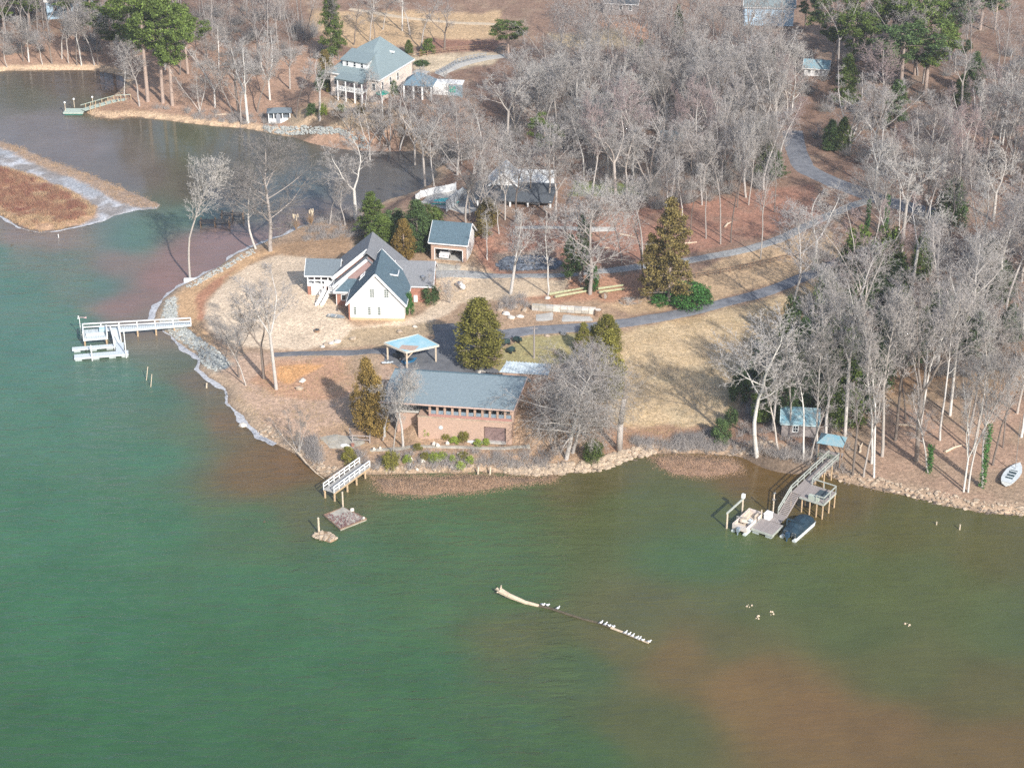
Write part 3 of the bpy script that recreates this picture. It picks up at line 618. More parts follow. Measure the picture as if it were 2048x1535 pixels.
b_ = MB(); b_.poly([(-2.8,5.3,4.5),(1.875,5.3,8.62),(1.875,7.05,8.62),(-2.8,7.05,4.5)], .14); b_.poly([(1.875,5.3,8.62),(5.6,5.3,5.4),(5.6,5.58,5.4),(1.875,5.58,8.62)], .14); b_.build('roof', roof_grey, H)
b_ = MB(); b_.beam((-2.8,5.27,4.3),(1.875,5.27,8.42), .06, .4); b_.beam((-2.83,5.3,4.4),(-2.83,7.0,4.4), .06, .2); b_.build('trim', trimw, H)
b_ = MB(); b_.box(-2.3, 4.4, .8, .02, 5.4, 4.3); b_.build('wall', brick, H)['label'] = 'brick bay beside the front gable'
b_ = MB(); b_.poly([(-2.6, 4.0, 4.2), (1.8, 4.0, 4.2), (1.8, 6.0, 6.0), (-.3, 6.0, 6.0)], .12); b_.build('roof', roof_dark, H)
b_ = MB(); b_.beam((-2.6, 3.96, 4.15), (1.2, 3.96, 4.15), .06, .26); b_.beam((-2.62, 4.0, 4.16), (-.3, 6.0, 5.98), .1, .3); b_.build('trim', trimw, H)
window(H, 'f', -1.55, 4.37, 2.9, .55, .75); window(H, 'f', -.85, 4.37, 2.9, .6, .75)
# small dormer on the slate roof
b_ = MB(); b_.box(5.0, 3.6, 6.1, 6.1, 4.9, 7.25); b_.build('dormer', roof_dark, H)
b_ = MB(); b_.beam((4.5, 3.4, 7.36), (6.2, 3.4, 7.1), .1, .16); b_.beam((6.2, 3.35, 7.1), (6.2, 5.1, 7.1), .1, .16); b_.build('trim', trimw, H)
b_ = MB(); b_.poly([(4.4, 3.4, 7.42), (6.25, 3.4, 7.15), (6.25, 5.1, 7.15), (4.4, 5.1, 7.42)], .08); b_.build('roof', roof_dark, H)
b_ = MB(); b_.add([(1.0,4.2,6.15),(1.7,4.2,6.15),(1.7,4.9,6.95),(1.1,4.5,6.5)], [(0,1,2,3)]); b_.poly([(.9, 3.9, 6.1), (1.7, 3.9, 6.95), (1.6, 4.7, 6.9)], .1); b_.build('skylight', white, H)
# right wing
gable(7.0, 10.4, 6.0, 12, 1.5, 4.7, 6.75, 'x').build('wall', brick, H)
gable_roof(H, 5.6, 10.4, 6.0, 12, 4.7, 6.75, 'x', .3, .14, roof_grey, trimw, .2)
b_ = MB(); b_.box(8.0, 5.7, 2.2, 8.5, 5.98, 3.1); b_.build('utility_box', trimw, H)
b_ = MB(); b_.cyl((9.2, 6.6, 5.2), (9.2, 6.6, 5.6), .22, .2, 10); b_.blob((9.2, 6.6, 5.62), (.3, .3, .16), 10, .02); b_.build('roof_vent', chrome, H)
# screened porch, stairs, landing
gable_roof(H, -6.6, -2.4, 7.5, 11.2, 5.25, 6.6, 'x', .3, .12, roof_porch, trimw, .22)
b_ = MB(); b_.box(-6.6, 7.5, 3.35, -2.75, 11.2, 3.6); b_.build('porch_floor', white, H)
b_ = MB(); b_.box(-6.5, 9.0, 3.6, -2.75, 9.1, 5.25); b_.box(-6.5, 8.9, 1.6, -2.8, 9.0, 3.3); b_.build('screen', mat('dim_porch', (.17,.13,.13), .9, .2), H)
for i in range(5):
    b_ = MB(); x = -6.6+i*.92; b_.box(x, 7.45, 3.6, x+.14, 7.6, 5.25); b_.build('porch_post', white, H)
b_ = MB(); b_.box(-6.6, 7.46, 4.2, -2.8, 7.58, 4.32); b_.box(-6.6, 7.46, 3.6, -2.8, 7.58, 3.72); b_.box(-6.62, 7.5, 4.2, -6.5, 11.2, 4.32); b_.box(-4.3, 7.48, 3.6, -2.9, 7.56, 4.2); b_.build('porch_rail', white, H)
for x in (-6.6, -4.4, -3.1):
    b_ = MB(); b_.box(x, 7.5, .9, x+.42, 7.95, 3.35); b_.build('brick_pier', brick, H)
b_ = MB(); b_.box(-6.1, 7.48, 1.6, -4.55, 7.56, 3.3); b_.build('door', white, H)['label'] = 'white double door under the porch'
b_ = MB(); b_.box(-3.4, 5.3, 3.3, -1.9, 7.5, 3.5); b_.build('landing', white, H)
rail_parts(H, (-3.4, 5.3, 3.5), (-2.0, 5.3, 3.5), .8, .7, .07, 2, white)
b_ = MB()
for x in (-4.4, -3.7):
    b_.beam((x-.6, 4.0, 1.75), (x+.5, 5.9, 3.4), .08, .2); b_.beam((x-.6, 4.0, 2.4), (x+.5, 5.9, 4.2), .1, .12)
    for k in range(7):
        t = k/6; c = (x-.6+1.1*t, 4.0+1.9*t, 1.8+1.6*t); b_.beam(c, (c[0], c[1], c[2]+.75), .2, .04)
b_.build('stair_rail', white, H)
for k in range(8):
    t = k/7; b_ = MB(); b_.box(-5.0+1.1*t, 4.0+1.9*t, 1.75+1.5*t, -4.25+1.1*t, 4.25+1.9*t, 1.82+1.5*t); b_.build('step', dock_g, H)
b_ = MB(); b_.box(-2.75, 7.0, 3.5, -2.6, 7.09, 5.0); b_.box(-2.72, 6.9, 1.2, -1.9, 7.08, 4.8); b_.build('doorway', dark_in, H)
b_ = MB(); b_.box(-2.3, 4.35, .8, -2.2, 4.45, 4.3); b_.build('downpipe', white, H)

# ------------------------------------------------------------------ detached garage with the car in it
G = thing('garage', 'detached brick two bay garage with slate roof and open door', 'garage', (-11.3, 255.5, 0), -12)
b_ = MB()
b_.box(0,0,2.2,.55,.3,5.85); b_.box(4.5,0,2.2,5.05,.3,5.85); b_.box(.55,0,4.7,4.5,.3,5.85); b_.box(0,.3,2.2,.25,5,5.85); b_.box(.25,4.75,2.2,4.8,5,5.85)
b_.build('wall', brick_pink, G)['label'] = 'salmon brick garage walls'
b_ = MB(); b_.add([(5.05,0,3.0),(5.05,5,3.0),(5.05,5,5.85),(5.05,2.5,7.75),(5.05,0,5.85),(4.8,0.31,3.0),(4.8,5,3.0),(4.8,5,5.85),(4.8,2.5,7.75),(4.8,.31,5.85)], [(0,1,2,3,4),(9,8,7,6,5),(0,5,6,1),(1,6,7,2),(2,7,8,3),(3,8,9,4),(4,9,5,0)])
b_.build('wall', siding, G)['label'] = 'white sided gable end'
b_ = MB(); b_.box(5.0,0.0,2.0,5.1,5.0,3.05); b_.build('foundation', MATS['buff_foundation'], G)
b_ = MB(); b_.box(.25,.3,2.0,4.8,4.75,3.0); b_.build('floor_slab', conc, G)
gable_roof(G, 0, 5.05, 0, 5, 5.85, 7.8, 'x', .3, .12, roof_dark, trimw, .2)
b_ = MB(); b_.box(.47,-.04,3,.57,.02,4.78); b_.box(4.48,-.04,3,4.58,.02,4.78); b_.box(.47,-.04,4.7,4.58,.02,4.8); b_.build('door_frame', trimw, G)
C = thing('parked_car', 'white sedan parked nose in inside the open garage', 'car', (0, 0, 0), -12)
cx, cy = -11.3+1.75*math.cos(rad(-12))-.25*math.sin(rad(-12)), 255.5+1.75*math.sin(rad(-12))+.25*math.cos(rad(-12))
C.location = (cx*K, cy*K, 3.02*K); carm = mat('white_car_paint', (.8,.8,.8), .25, .02)
b_ = MB(); 
prof = [(0,.22),(0,.62),(.18,.74),(.75,.80),(1.15,1.08),(2.1,1.12),(2.75,.82),(3.4,.72),(3.5,.45),(3.5,.22)]; n = len(prof)
vs = [(sx*(.68 if z < .83 else .56), y, z) for sx in (-1, 1) for y, z in prof]
b_.add(vs, [tuple(range(n))[::-1], tuple(range(n, 2*n))]+[(i, (i+1) % n, (i+1) % n+n, i+n) for i in range(n)]); b_.build('body', carm, C)
b_ = MB(); b_.add([(-.5,.82,.85),(.5,.82,.85),(.47,1.12,1.07),(-.47,1.12,1.07)], [(0,1,2,3)]); b_.build('rear_window', glass, C)
for s in (-1, 1):
    b_ = MB(); b_.box(s*.58-.08, -.03, .52, s*.58+.08, 0.0, .6); b_.build('tail_light', mat('red_lens', (.4,.02,.02), .3, .1), C)
    for y in (.6, 2.8):
        b_ = MB(); b_.cyl((s*.6, y, .24), (s*.72, y, .24), .24, .24, 12); wv_ = b_.build('wheel', mat('tyre_rubber', (.02,.02,.02), .8, .1), C)
b_ = MB(); b_.box(-.2, -.025, .5, .2, 0, .6); b_.build('number_plate', mat('plate_grey', (.3,.3,.3), .6, .1), C)
b_ = MB(); b_.box(-.66, -.04, .26, .66, .0, .38); b_.build('bumper', carm, C)

# propane tank, lawn boat, wall, poles
T = thing('propane_tank', 'white propane tank lying on the lawn right of the house', 'propane tank', at(922, 577), -62)
b_ = MB(); b_.cyl((-.75,0,.5), (.75,0,.5), .33, .33, 14); b_.blob((-.75,0,.5), (.22,.33,.33), 10, .0); b_.blob((.75,0,.5), (.22,.33,.33), 10, .0); b_.build('tank', white, T, True)
b_ = MB(); b_.cyl((0,0,.8), (0,0,.98), .16, .14, 10); b_.build('valve_cap', white, T)
for x in (-.45, .45):
    b_ = MB(); b_.box(x-.08,-.25,-.1,x+.08,.25,.25); b_.build('foot', conc, T)

# ------------------------------------------------------------------ carport
ox, oy = -16.2, 226.4
A4 = [P(768,685,4.6), P(836,668,4.6), P(878,690,4.6), P(812,704,4.6)]; cxm = sum(p[0] for p in A4)/4; cym = sum(p[1] for p in A4)/4
CP = thing('carport', 'open carport with a pale blue flat roof on wooden posts', 'carport', (cxm, cym, 0), 0)
loc4 = [(p[0]-cxm, p[1]-cym) for p in A4]; gz = 2.2
b_ = MB(); b_.poly([(x, y, 4.6) for x, y in loc4][::-1], .12); b_.build('roof', blue_tin, CP)
b_ = MB(); b_.poly([(loc4[3][0]*.55+loc4[0][0]*.35, loc4[3][1]*.62+loc4[0][1]*.2, 4.612), (loc4[3][0]*.9+.9, loc4[3][1]*.88+.05, 4.612), (loc4[3][0]*.4+1.2, loc4[3][1]*.3, 4.612), (-1.2, -.4, 4.612)], .01); b_.build('rust_stain', rust_m, CP)
b_ = MB()
for i in range(4):
    p, q = loc4[i], loc4[(i+1) % 4]; b_.beam((*p, 4.52), (*q, 4.52), .08, .26)
b_.build('fascia', mat('cream_fascia', (.66,.60,.50), .7, .1), CP)
for i in (0, 2, 3):
    x, y = loc4[i][0]*.88, loc4[i][1]*.88; b_ = MB(); b_.beam((x, y, 1.6), (x, y, 4.5), .2, .2); b_.build('post', pile_p, CP)
b_ = MB(); x, y = loc4[1][0]*.88, loc4[1][1]*.88; b_.beam((x, y, 1.6), (x, y, 4.5), .2, .2); b_.build('post', pile_p, CP)
x, y = loc4[3][0]*.88, loc4[3][1]*.88; b_ = MB(); b_.beam((x, y, 3.6), (x+.9, y+.45, 4.45), .1, .12); b_.beam((x, y, 3.6), (x-.6, y+.65, 4.45), .1, .12); b_.build('brace', pile_p, CP)
b_ = MB(); b_.beam((loc4[3][0]*.88, loc4[3][1]*.88, 4.38), (loc4[2][0]*.88, loc4[2][1]*.88, 4.38), .1, .2); b_.beam((loc4[3][0]*.88, loc4[3][1]*.88, 4.38), (loc4[0][0]*.88, loc4[0][1]*.88, 4.38), .1, .2); b_.build('beam', pile_p, CP)
K1 = thing('small_boat', 'small blue covered boat parked under the carport', 'boat', (*P(818,722,2.4)[:2], 2.25), 30)
b_ = MB(); b_.add([(-1,-.35,.3),(.7,-.35,.3),(1.2,0,.36),(.7,.35,.3),(-1,.35,.3),(-.9,-.22,0),(.6,-.22,0),(.9,0,.05),(.6,.22,0),(-.9,.22,0)], [(4,3,2,1,0),(5,6,7,8,9),(0,1,6,5),(1,2,7,6),(2,3,8,7),(3,4,9,8),(4,0,5,9)]); b_.build('hull', mat('blue_hull', (.03,.18,.35), .4, .1), K1)
b_ = MB(); b_.blob((-.1,0,.34), (.8,.3,.14), 8, .1); b_.build('cover', canvas_n, K1)
K2 = thing('trailer', 'grey utility trailer standing under the carport', 'trailer', (*P(800,712,2.4)[:2], 2.3), -20)
b_ = MB(); b_.box(-.8,-.5,.25,.8,.5,.35); b_.box(-.8,-.5,.35,.8,-.45,.6); b_.box(-.8,.45,.35,.8,.5,.6); b_.build('bed', dark_metal, K2)
for s in (-1, 1):
    b_ = MB(); b_.cyl((0,s*.52,.22),(0,s*.62,.22), .22, .22, 10); b_.build('wheel', MATS['tyre_rubber'], K2)
K3 = thing('junk_pile', 'low pile of pale boards and sacks beside the carport post', 'pile', at(776, 728), 15)
for k in range(7):
    b_ = MB(); a = k*.7; b_.beam((math.cos(a)*.5-.3, math.sin(a)*.4, .1+.05*k), (math.cos(a+1)*.9+.2, math.sin(a+1)*.4, .15+.05*k), .22, .05); b_.build('board', random.choice([white, dock_w, tin]), K3)

# ------------------------------------------------------------------ brick lake house with the long roof
B = thing('brick_house', 'long low brick house with grey roof and pillared porch over the water', 'house', (-11.1, 205.9, 0), -8)
y0 = 2.0
b_ = MB(); b_.box(-.35, y0, .5, 7.55, y0+6.2, 4.05); b_.box(10.2, y0, .5, 10.9, y0+6.2, 4.05); b_.box(7.55, y0, 3.25, 10.2, y0+6.2, 4.05); b_.box(7.55, y0+.45, .5, 10.2, y0+6.2, 3.25)
b_.build('wall', brick_pink, B)['label'] = 'pink weathered basement brick wall'
b_ = MB(); b_.box(-3.2, y0+1.6, .5, -.36, y0+6.4, 3.75); b_.box(-3.2, y0+1.5, .6, -3.0, y0+1.6, 4.0); b_.build('wall', brick_pink, B)['label'] = 'set back brick wall under the patio'
b_ = MB(); b_.box(-3.3, y0+1.3, 3.76, -.2, y0+6.2, 3.98); b_.build('patio', conc, B)
b_ = MB(); b_.box(7.6, y0+.3, 1.2, 10.15, y0+.42, 3.22); b_.build('garage_door', stain_w, B)['label'] = 'dark brown basement garage door'
b_ = MB(); b_.box(7.6, y0-.25, 1.15, 10.2, y0+.3, 1.3); b_.build('door_step', conc, B)
b_ = MB(); b_.box(-.4, y0-.06, 3.98, 10.96, y0+.25, 4.1); b_.build('ledge', stone_m, B)
b_ = MB(); b_.box(.95, y0+.12, 4.1, 10.9, y0+.2, 4.42); b_.build('lattice_band', mat('mauve_lattice', (.38,.20,.17), .9, .5, 9.0), B)
for i in range(11):
    b_ = MB(); xa = .95+i*.9; b_.box(xa+.26, y0+.24, 4.4, xa+.88, y0+.28, 4.86); b_.build('balustrade_panel', mat('blue_grey_panel', (.22,.28,.33), .35, .2), B)
for i in range(12):
    b_ = MB(); xa = .95+i*.9; b_.box(xa, y0+.14, 4.05, xa+.26, y0+.42, 6.0); b_.build('pillar', brick_pink, B)
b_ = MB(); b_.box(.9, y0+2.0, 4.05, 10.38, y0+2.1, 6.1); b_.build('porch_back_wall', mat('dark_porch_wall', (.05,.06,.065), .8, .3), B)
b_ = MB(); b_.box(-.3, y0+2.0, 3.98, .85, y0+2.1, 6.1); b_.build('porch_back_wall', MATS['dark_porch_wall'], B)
for i in range(5):
    window(B, 'f', 1.5+i*1.9, y0+1.98, 4.35, .8, .9, 1, 2, dark_metal)
EY, RY, EZ, RZ = y0-.35, y0+5.5, 5.92, 7.3
b_ = MB(); b_.poly([(-4.9, EY, EZ), (11.15, EY, EZ), (12.0, RY, RZ), (-4.1, RY, RZ)], .14); b_.poly([(-4.1, RY, RZ-.004), (12.0, RY, RZ-.004), (12.2, RY+2.6, RZ-1.75), (-3.9, RY+2.6, RZ-1.75)], .14); b_.build('roof', roof_long, B)
b_ = MB(); b_.beam((-4.1, RY, RZ+.02), (12.0, RY, RZ+.02), .22, .08); b_.build('ridge_cap', roof_dark, B)
b_ = MB(); b_.beam((-4.95, EY-.03, EZ-.08), (11.18, EY-.03, EZ-.08), .06, .18); b_.beam((11.2, EY, EZ-.1), (12.03, RY, RZ-.1), .06, .2); b_.build('gutter', mat('rosy_gutter', (.55,.40,.34), .6, .1), B)
b_ = MB(); b_.add([(10.6,y0+2,4.0),(10.6,y0+7.8,4.0),(10.6,y0+7.8,5.6),(11.0,RY,RZ-.2),(10.6,y0+2,5.9),(10.4,y0+2,4.0),(10.4,y0+7.8,4.0),(10.4,y0+7.8,5.6),(10.8,RY,RZ-.2),(10.4,y0+2,5.9)], [(0,1,2,3,4),(9,8,7,6,5),(0,5,6,1),(4,9,5,0),(2,7,8,3),(3,8,9,4)]); b_.box(-3.8, y0+7.6, 2.5, 10.4, y0+7.8, 5.6); b_.box(-3.9, y0+3.5, 3.9, -3.7, y0+7.7, 5.7); b_.box(-3.9, y0+3.5, 3.9, -.3, y0+3.7, 5.6); b_.build('wall', brick_pink, B)
b_ = MB(); b_.box(-4.6, y0+.2, .8, -4.4, y0+.4, 5.8); b_.build('porch_post', dock_w, B)
b_ = MB(); rail(b_, (-3.2, y0+1.35, 3.98), (-.4, y0+1.35, 3.98), .6, .5, .04, 3); b_.build('patio_rail', dark_metal, B)
b_ = MB(); b_.cyl((2.4, y0-.06, 2.75), (2.4, y0, 2.75), .26, .26, 14); b_.build('wall_lamp_disc', tin, B)
b_ = MB(); b_.poly([(8.2, y0+8.3, 6.3), (14.2, y0+8.3, 6.3), (14.4, y0+10.0, 6.95), (8.9, y0+10.0, 6.95)], .06)
b_.build('annex_roof', tin, B)['label'] = 'pale corrugated annex roof behind the ridge'
for i in range(14):
    b_ = MB(); x = 8.9+i*.39; b_.beam((x-.3, y0+8.3, 6.33), (x, y0+10.1, 7.0), .07, .05); b_.build('corrugation', tin, B)
b_ = MB(); b_.box(8.6, y0+8.4, 2.8, 14.0, y0+9.8, 6.25); b_.build('annex_wall', brick_pink, B)
KY = thing('kayak', 'white upturned kayak lying against the brick basement wall', 'kayak', at(950, 886), -8)
b_ = MB(); b_.blob((0,0,.16), (1.1,.25,.2), 10, .02); b_.build('hull', white, KY)
b_ = MB(); b_.beam((-1.05,0,.33), (1.05,0,.33), .05, .04); b_.build('keel', hull_w, KY)

# ------------------------------------------------------------------ small footbridge, posts, float platform
BR = thing('footbridge', 'white railed wooden footbridge ending over the water', 'footbridge', (-21.5, 195.9, 0), 58-90)
Lb, Wb = 7.0, 1.55
planks(BR, 0, 0, Wb, Lb, 1.12, 34, 'y', mat('grey_bridge_deck', (.40,.385,.36), .85, .2, 2.0), .07)
for x in (.05, Wb-.05):
    b_ = MB(); b_.beam((x, 0, 1.0), (x, Lb, 1.0), .1, .2); b_.build('stringer', pile_m, BR)
    rail_parts(BR, (x, .02, 1.15), (x, Lb, 1.15), .8, .95, .09, 1, white)
for y in (.15, 2.6, 4.4, 6.1):
    for x in (.1, Wb-.1):
        b_ = MB(); b_.cyl((x, y, -1), (x, y, 1.1), .13, .12, 8); b_.build('pile', pile_m, BR)
PL = thing('sunken_platform', 'tilted square concrete platform overgrown with dead reeds', 'platform', (0, 0, 0))
pc = [P(648,1031,.1), P(686,1014,.25), P(733,1038,.15), P(681,1060,.05)]
b_ = MB(); b_.poly([(*p, z) for p, z in zip(pc, (.12,.3,.2,.1))][::-1], .25); b_.build('slab', conc_dirty, PL)
b_ = MB()
for i in range(4):
    p, q = pc[i], pc[(i+1) % 4]; b_.beam((*p, .22), (*q, .22), .12, .12)
b_.build('frame', wood_br, PL)
b_ = MB(); 
for _ in range(500):
    a, c = random.random(), random.random()
    if a+c*.0 < .3 and c < .7: continue
    x = (pc[1][0]*(1-a)+pc[2][0]*a)*(1-c)+(pc[0][0]*(1-a)+pc[3][0]*a)*c; y = (pc[1][1]*(1-a)+pc[2][1]*a)*(1-c)+(pc[0][1]*(1-a)+pc[3][1]*a)*c
    h = random.uniform(.12,.3); b_.add([(x-.04,y,.12),(x+.04,y,.12),(x+random.uniform(-.1,.1),y+random.uniform(-.1,.1),.2+h)], [(0,1,2)])
o = b_.build('dead_reeds', mat('wine_red_stems', (.20,.10,.10), .9, .4), PL); o['kind'] = 'stuff'
for (u, v), r in (((704,1020),.28), ((727,1036),.2)):
    b_ = MB(); x, y = P(u, v, .3); b_.blob((x, y, .32), r, 7, .2); b_.build('stone', stone_w, PL)
def post(u, v, h, label, r=.09, m=None, lean=(0, 0), name='mooring_post', z=-.6, cap=False):
    x, y = P(u, v, 0); T = thing(name, label, 'post', (x, y, 0), 0, 'weathered posts standing in the shallows')
    b_ = MB(); b_.cyl((0, 0, z), (lean[0], lean[1], h), r*1.1, r, 10); b_.build('shaft', m or pile_p, T)
    b_ = MB(); b_.cyl((lean[0], lean[1], h+.003), (lean[0]*1.02, lean[1]*1.02, h+.04), r*1.15, r*.9, 10); b_.build('cap', m or pile_p, T); return T
post(686, 1014, 2.0, 'grey post rising from the back corner of the sunken platform')
post(638, 1066, 2.0, 'pale square post on the small rock pile left of the platform', .11)
post(291, 761, 1.7, 'longer of two leaning poles below the white dock', .05, None, (.35, .5))
post(300, 774, 1.6, 'shorter of two leaning poles below the white dock', .05, None, (.3, .4))
post(412, 776, .6, 'short stub of a post off the ice edged shore', .1, None, (.1, .2))
post(1873, 1049, .35, 'tiny stake in the water left of the sailboat', .07, None, (0, .05))
post(1919, 1059, .6, 'taller stake in the water below the sailboat', .08, None, (.03, .1))
post(955, 950, .9, 'left of two stubby posts on the shore below the brick house', .1, None, (.1, .3))
post(979, 950, .9, 'right of two stubby posts on the shore below the brick house', .1, None, (.12, .3))
post(117, 475, .5, 'short white marker stake below the marsh', .07, white)
stones('rock_pile', [(*P(u, v, 0), .12) for u, v in inpoly([(622,1074),(634,1066),(655,1064),(676,1078),(660,1083),(640,1080)], 60)], stone_m, 'low islet of rocks around the pale post', .12, .3)

# ------------------------------------------------------------------ white dock on the left
D = thing('boat_dock', 'white railed dock with gangway down to a U shaped float', 'dock', (-57, 238, 0), 10.5)
planks(D, 4.7, -2.2, 14.3, -1.15, 1.15, 40, 'x', dock_w, .08); planks(D, .2, -4.05, 3.3, -1.3, 1.15, 14, 'x', dock_w, .08)
b_ = MB(); b_.box(3.3, -2.1, 1.13, 4.7, -1.2, 1.22); b_.build('deck_board', dock_w, D)
for a, c in (((.2,-1.4),(14.25,-2.15)), ((.2,-1.4),(.25,-4.0)), ((3.25,-2.3),(3.3,-4.0))): rail_parts(D, (*a, 1.2), (*c, 1.2), .95, 2.35, .12, 1, white)
b_ = MB(); b_.box(.2, -4.12, .95, 3.35, -4.05, 1.2); b_.box(4.7, -2.27, .95, 14.3, -2.2, 1.2); b_.build('skirt', dock_w, D)
for x, y in ((.35,-3.95),(3.15,-3.95),(.3,-1.5),(3.2,-1.5),(4.9,-2.0),(7.2,-2.05),(9.6,-2.1),(12.0,-2.1),(7.2,-1.3),(9.6,-1.3),(12.0,-1.3)):
    b_ = MB(); b_.cyl((x, y, -1.5), (x, y, 1.12), .13, .12, 8); b_.build('pile', pile_m, D)
b_ = MB(); b_.add([(3.75,-2.1,1.2),(4.75,-2.1,1.2),(5.0,-4.5,.45),(4.1,-4.5,.45),(3.75,-2.1,1.12),(4.75,-2.1,1.12),(5.0,-4.5,.37),(4.1,-4.5,.37)], [(0,3,2,1),(4,5,6,7),(0,4,7,3),(1,2,6,5),(3,7,6,2),(0,1,5,4)]); b_.build('gangway', dock_w, D)
for xa, xb in ((3.72,4.05),(4.78,5.03)): rail_parts(D, (xa,-2.1,1.2), (xb,-4.4,.5), .7, 2.3, .09, 1, white)
for (xa, ya, xb, yb) in ((-1.3,-5.45,4.3,-4.7), (-1.0,-8.0,5.9,-6.9), (4.3,-6.87,5.35,-4.5)):
    b_ = MB(); b_.box(xa, ya, .28, xb, yb, .5); b_.build('float_deck', dock_w, D)
for xa, ya in ((-1.1,-5.4),(1.0,-5.4),(3.1,-5.4),(-.9,-7.95),(1.3,-7.95),(3.4,-7.95),(5.0,-7.95)):
    b_ = MB(); b_.box(xa, ya+.02, -.15, xa+.85, ya+.65, .27); b_.build('float_drum', float_m, D)
for x, y, h in ((1.2,-6.6,1.5),(1.25,-8.12,2.2),(5.6,-8.1,4.2),(4.15,-5.55,1.8)):
    b_ = MB(); b_.cyl((x, y, -1), (x, y, h), .07, .07, 8); b_.build('guide_pole', white, D)
b_ = MB(); b_.box(2.3,-2.6,1.25,3.1,-1.9,1.75); b_.build('dock_box', mat('pale_aqua_plastic', (.45,.62,.68), .5, .1), D)
b_ = MB(); b_.box(.6,-3.3,1.25,2.9,-3.05,1.6); b_.box(1.2,-2.7,1.25,1.9,-2.45,1.4); b_.build('bench', dock_w, D)
V_ = thing('wind_vane', 'small propeller wind vane on a pole at the dock corner', 'wind vane', (*P(163, 676, 0), 0))
b_ = MB(); b_.cyl((0,0,-1),(0,0,3.0), .05, .045, 8); b_.build('pole', white, V_)
b_ = MB(); b_.beam((-.1,0,3.05),(.75,0,3.05), .05, .05); b_.poly([(.6,0,2.95),(.95,0.0,2.9),(.95,.0,3.2)], .03); b_.build('tail', mat('pinkish_fin', (.6,.4,.4), .5, .1), V_)
for k in range(4):
    a = k*math.pi/2+.4; b_ = MB(); b_.beam((-.12, 0, 3.05), (-.12, .28*math.cos(a), 3.05+.28*math.sin(a)), .1, .03); b_.build('blade', white, V_)

# ------------------------------------------------------------------ right dock
R = thing('boat_dock', 'grey wooden dock with ramp, high deck and long walkway to the woods', 'dock', (29, 187.5, 0), -34)
planks(R, -2.6, -.5, -.05, 1.95, .5, 13, 'y', dock_g, .08); planks(R, -2.2, 2.05, -.45, 3.75, .5, 9, 'y', dock_g, .08)
b_ = MB(); b_.box(-2.65, -.58, .32, 0, -.5, .58); b_.box(-.05, -.5, .32, .02, 2.0, .58); b_.box(-2.67, -.5, .32, -2.6, 2.0, .58); b_.build('edge_board', rail_g, R)
for xa, ya in ((-2.5,-.5),(-.9,-.5),(-2.5,1.2),(-.9,1.2),(-2.1,2.8)):
    b_ = MB(); b_.box(xa, ya, -.15, xa+.75, ya+.7, .42); b_.build('float_drum', float_m, R)
b_ = MB(); b_.box(-1.55, 3.75, .4, -.45, 3.8, .5); b_.build('cross_beam', dock_g, R)
for k in range(14):
    t = k/14; b_ = MB(); b_.box(-1.5, 3.75+t*3.0, .55+t*1.38, -.55, 3.94+t*3.0, .61+t*1.38); b_.build('plank', dock_g, R)
rail_parts(R, (-1.55,3.75,.55), (-1.55,6.75,1.95), .85, 1.5, .08, 1, rail_g)
b_ = MB(); b_.beam((-1.5,3.75,.5),(-1.5,6.75,1.9),.08,.18); b_.beam((-.5,3.75,.5),(-.5,6.75,1.9),.08,.18); b_.build('stringer', dock_g, R)
planks(R, -1.5, 6.8, -.35, 16.4, 1.92, 42, 'y', dock_g, .07)
rail_parts(R, (-1.55,6.8,1.95), (-1.55,16.3,1.95), .85, 1.6, .08, 1, rail_g); rail_parts(R, (-.3,9.5,1.95), (-.3,16.3,1.95), .85, 1.6, .08, 1, rail_g)
planks(R, -.33, 6.4, 2.7, 9.5, 1.92, 14, 'y', dock_g, .07)
b_ = MB(); b_.beam((-.33,6.38,1.85),(2.72,6.38,1.85),.07,.22); b_.beam((2.72,6.4,1.85),(2.72,9.5,1.85),.07,.22); b_.beam((-.33,9.52,1.85),(2.72,9.52,1.85),.07,.22); b_.build('edge_board', rail_g, R)
for a, c in (((2.68,6.4),(2.68,9.5)), ((-.3,9.5),(2.68,9.5)), ((1.7,6.4),(2.68,6.4))): rail_parts(R, (*a,1.98), (*c,1.98), .8, 1.5, .09, 0, rail_g)
b_ = MB(); b_.box(.75,6.42,2.0,2.0,6.85,2.5); b_.build('bench_box', mat('pale_green_bench', (.45,.50,.42), .7, .1), R)
b_ = MB(); b_.box(1.0,7.2,2.0,2.4,9.0,2.04); b_.build('mat', mat('dark_deck_panel', (.06,.085,.10), .7, .3), R)  # thin dark panel over part of the high deck
for x, y in ((.0,6.5),(1.0,6.45),(1.85,6.45),(2.6,6.45),(2.65,8.0),(2.65,9.4),(.6,9.4),(-.3,8),(-1.5,8.2),(-1.5,10.5),(-.35,10.5),(-1.5,12.8),(-.35,12.8),(-1.5,14.8),(-.35,14.8),(-1.5,6.8)):
    b_ = MB(); b_.cyl((x, y, -1.2), (x, y, 1.88), .1, .09, 8); b_.build('pile', pile_m, R)
for x, y, h in ((-2.75,2.0,1.6),(-2.3,4.0,2.9)):
    b_ = MB(); b_.cyl((x, y, -1), (x, y, h), .09, .08, 8); b_.build('guide_pole', pile_p, R)
b_ = MB(); b_.box(-2.45,3.9,2.0,-2.15,4.1,2.2); b_.cyl((-2.3,4.0,2.9),(-2.15,4.0,3.0),.1,.08,8); b_.build('dock_light', chrome, R)
X = thing('storage_box', 'white dock storage box on the grey dock', 'box', (0,0,0), -34); ca, sa = math.cos(rad(-34)), math.sin(rad(-34))
def RL(x, y, z=0): return (29+x*ca-y*sa, 187.5+x*sa+y*ca, z)
X.location = tuple(Vector(RL(-2.05,2.35,.585))*K)
b_ = MB(); b_.box(-.35,-.42,0,.35,.42,.62); b_.build('body', white, X)
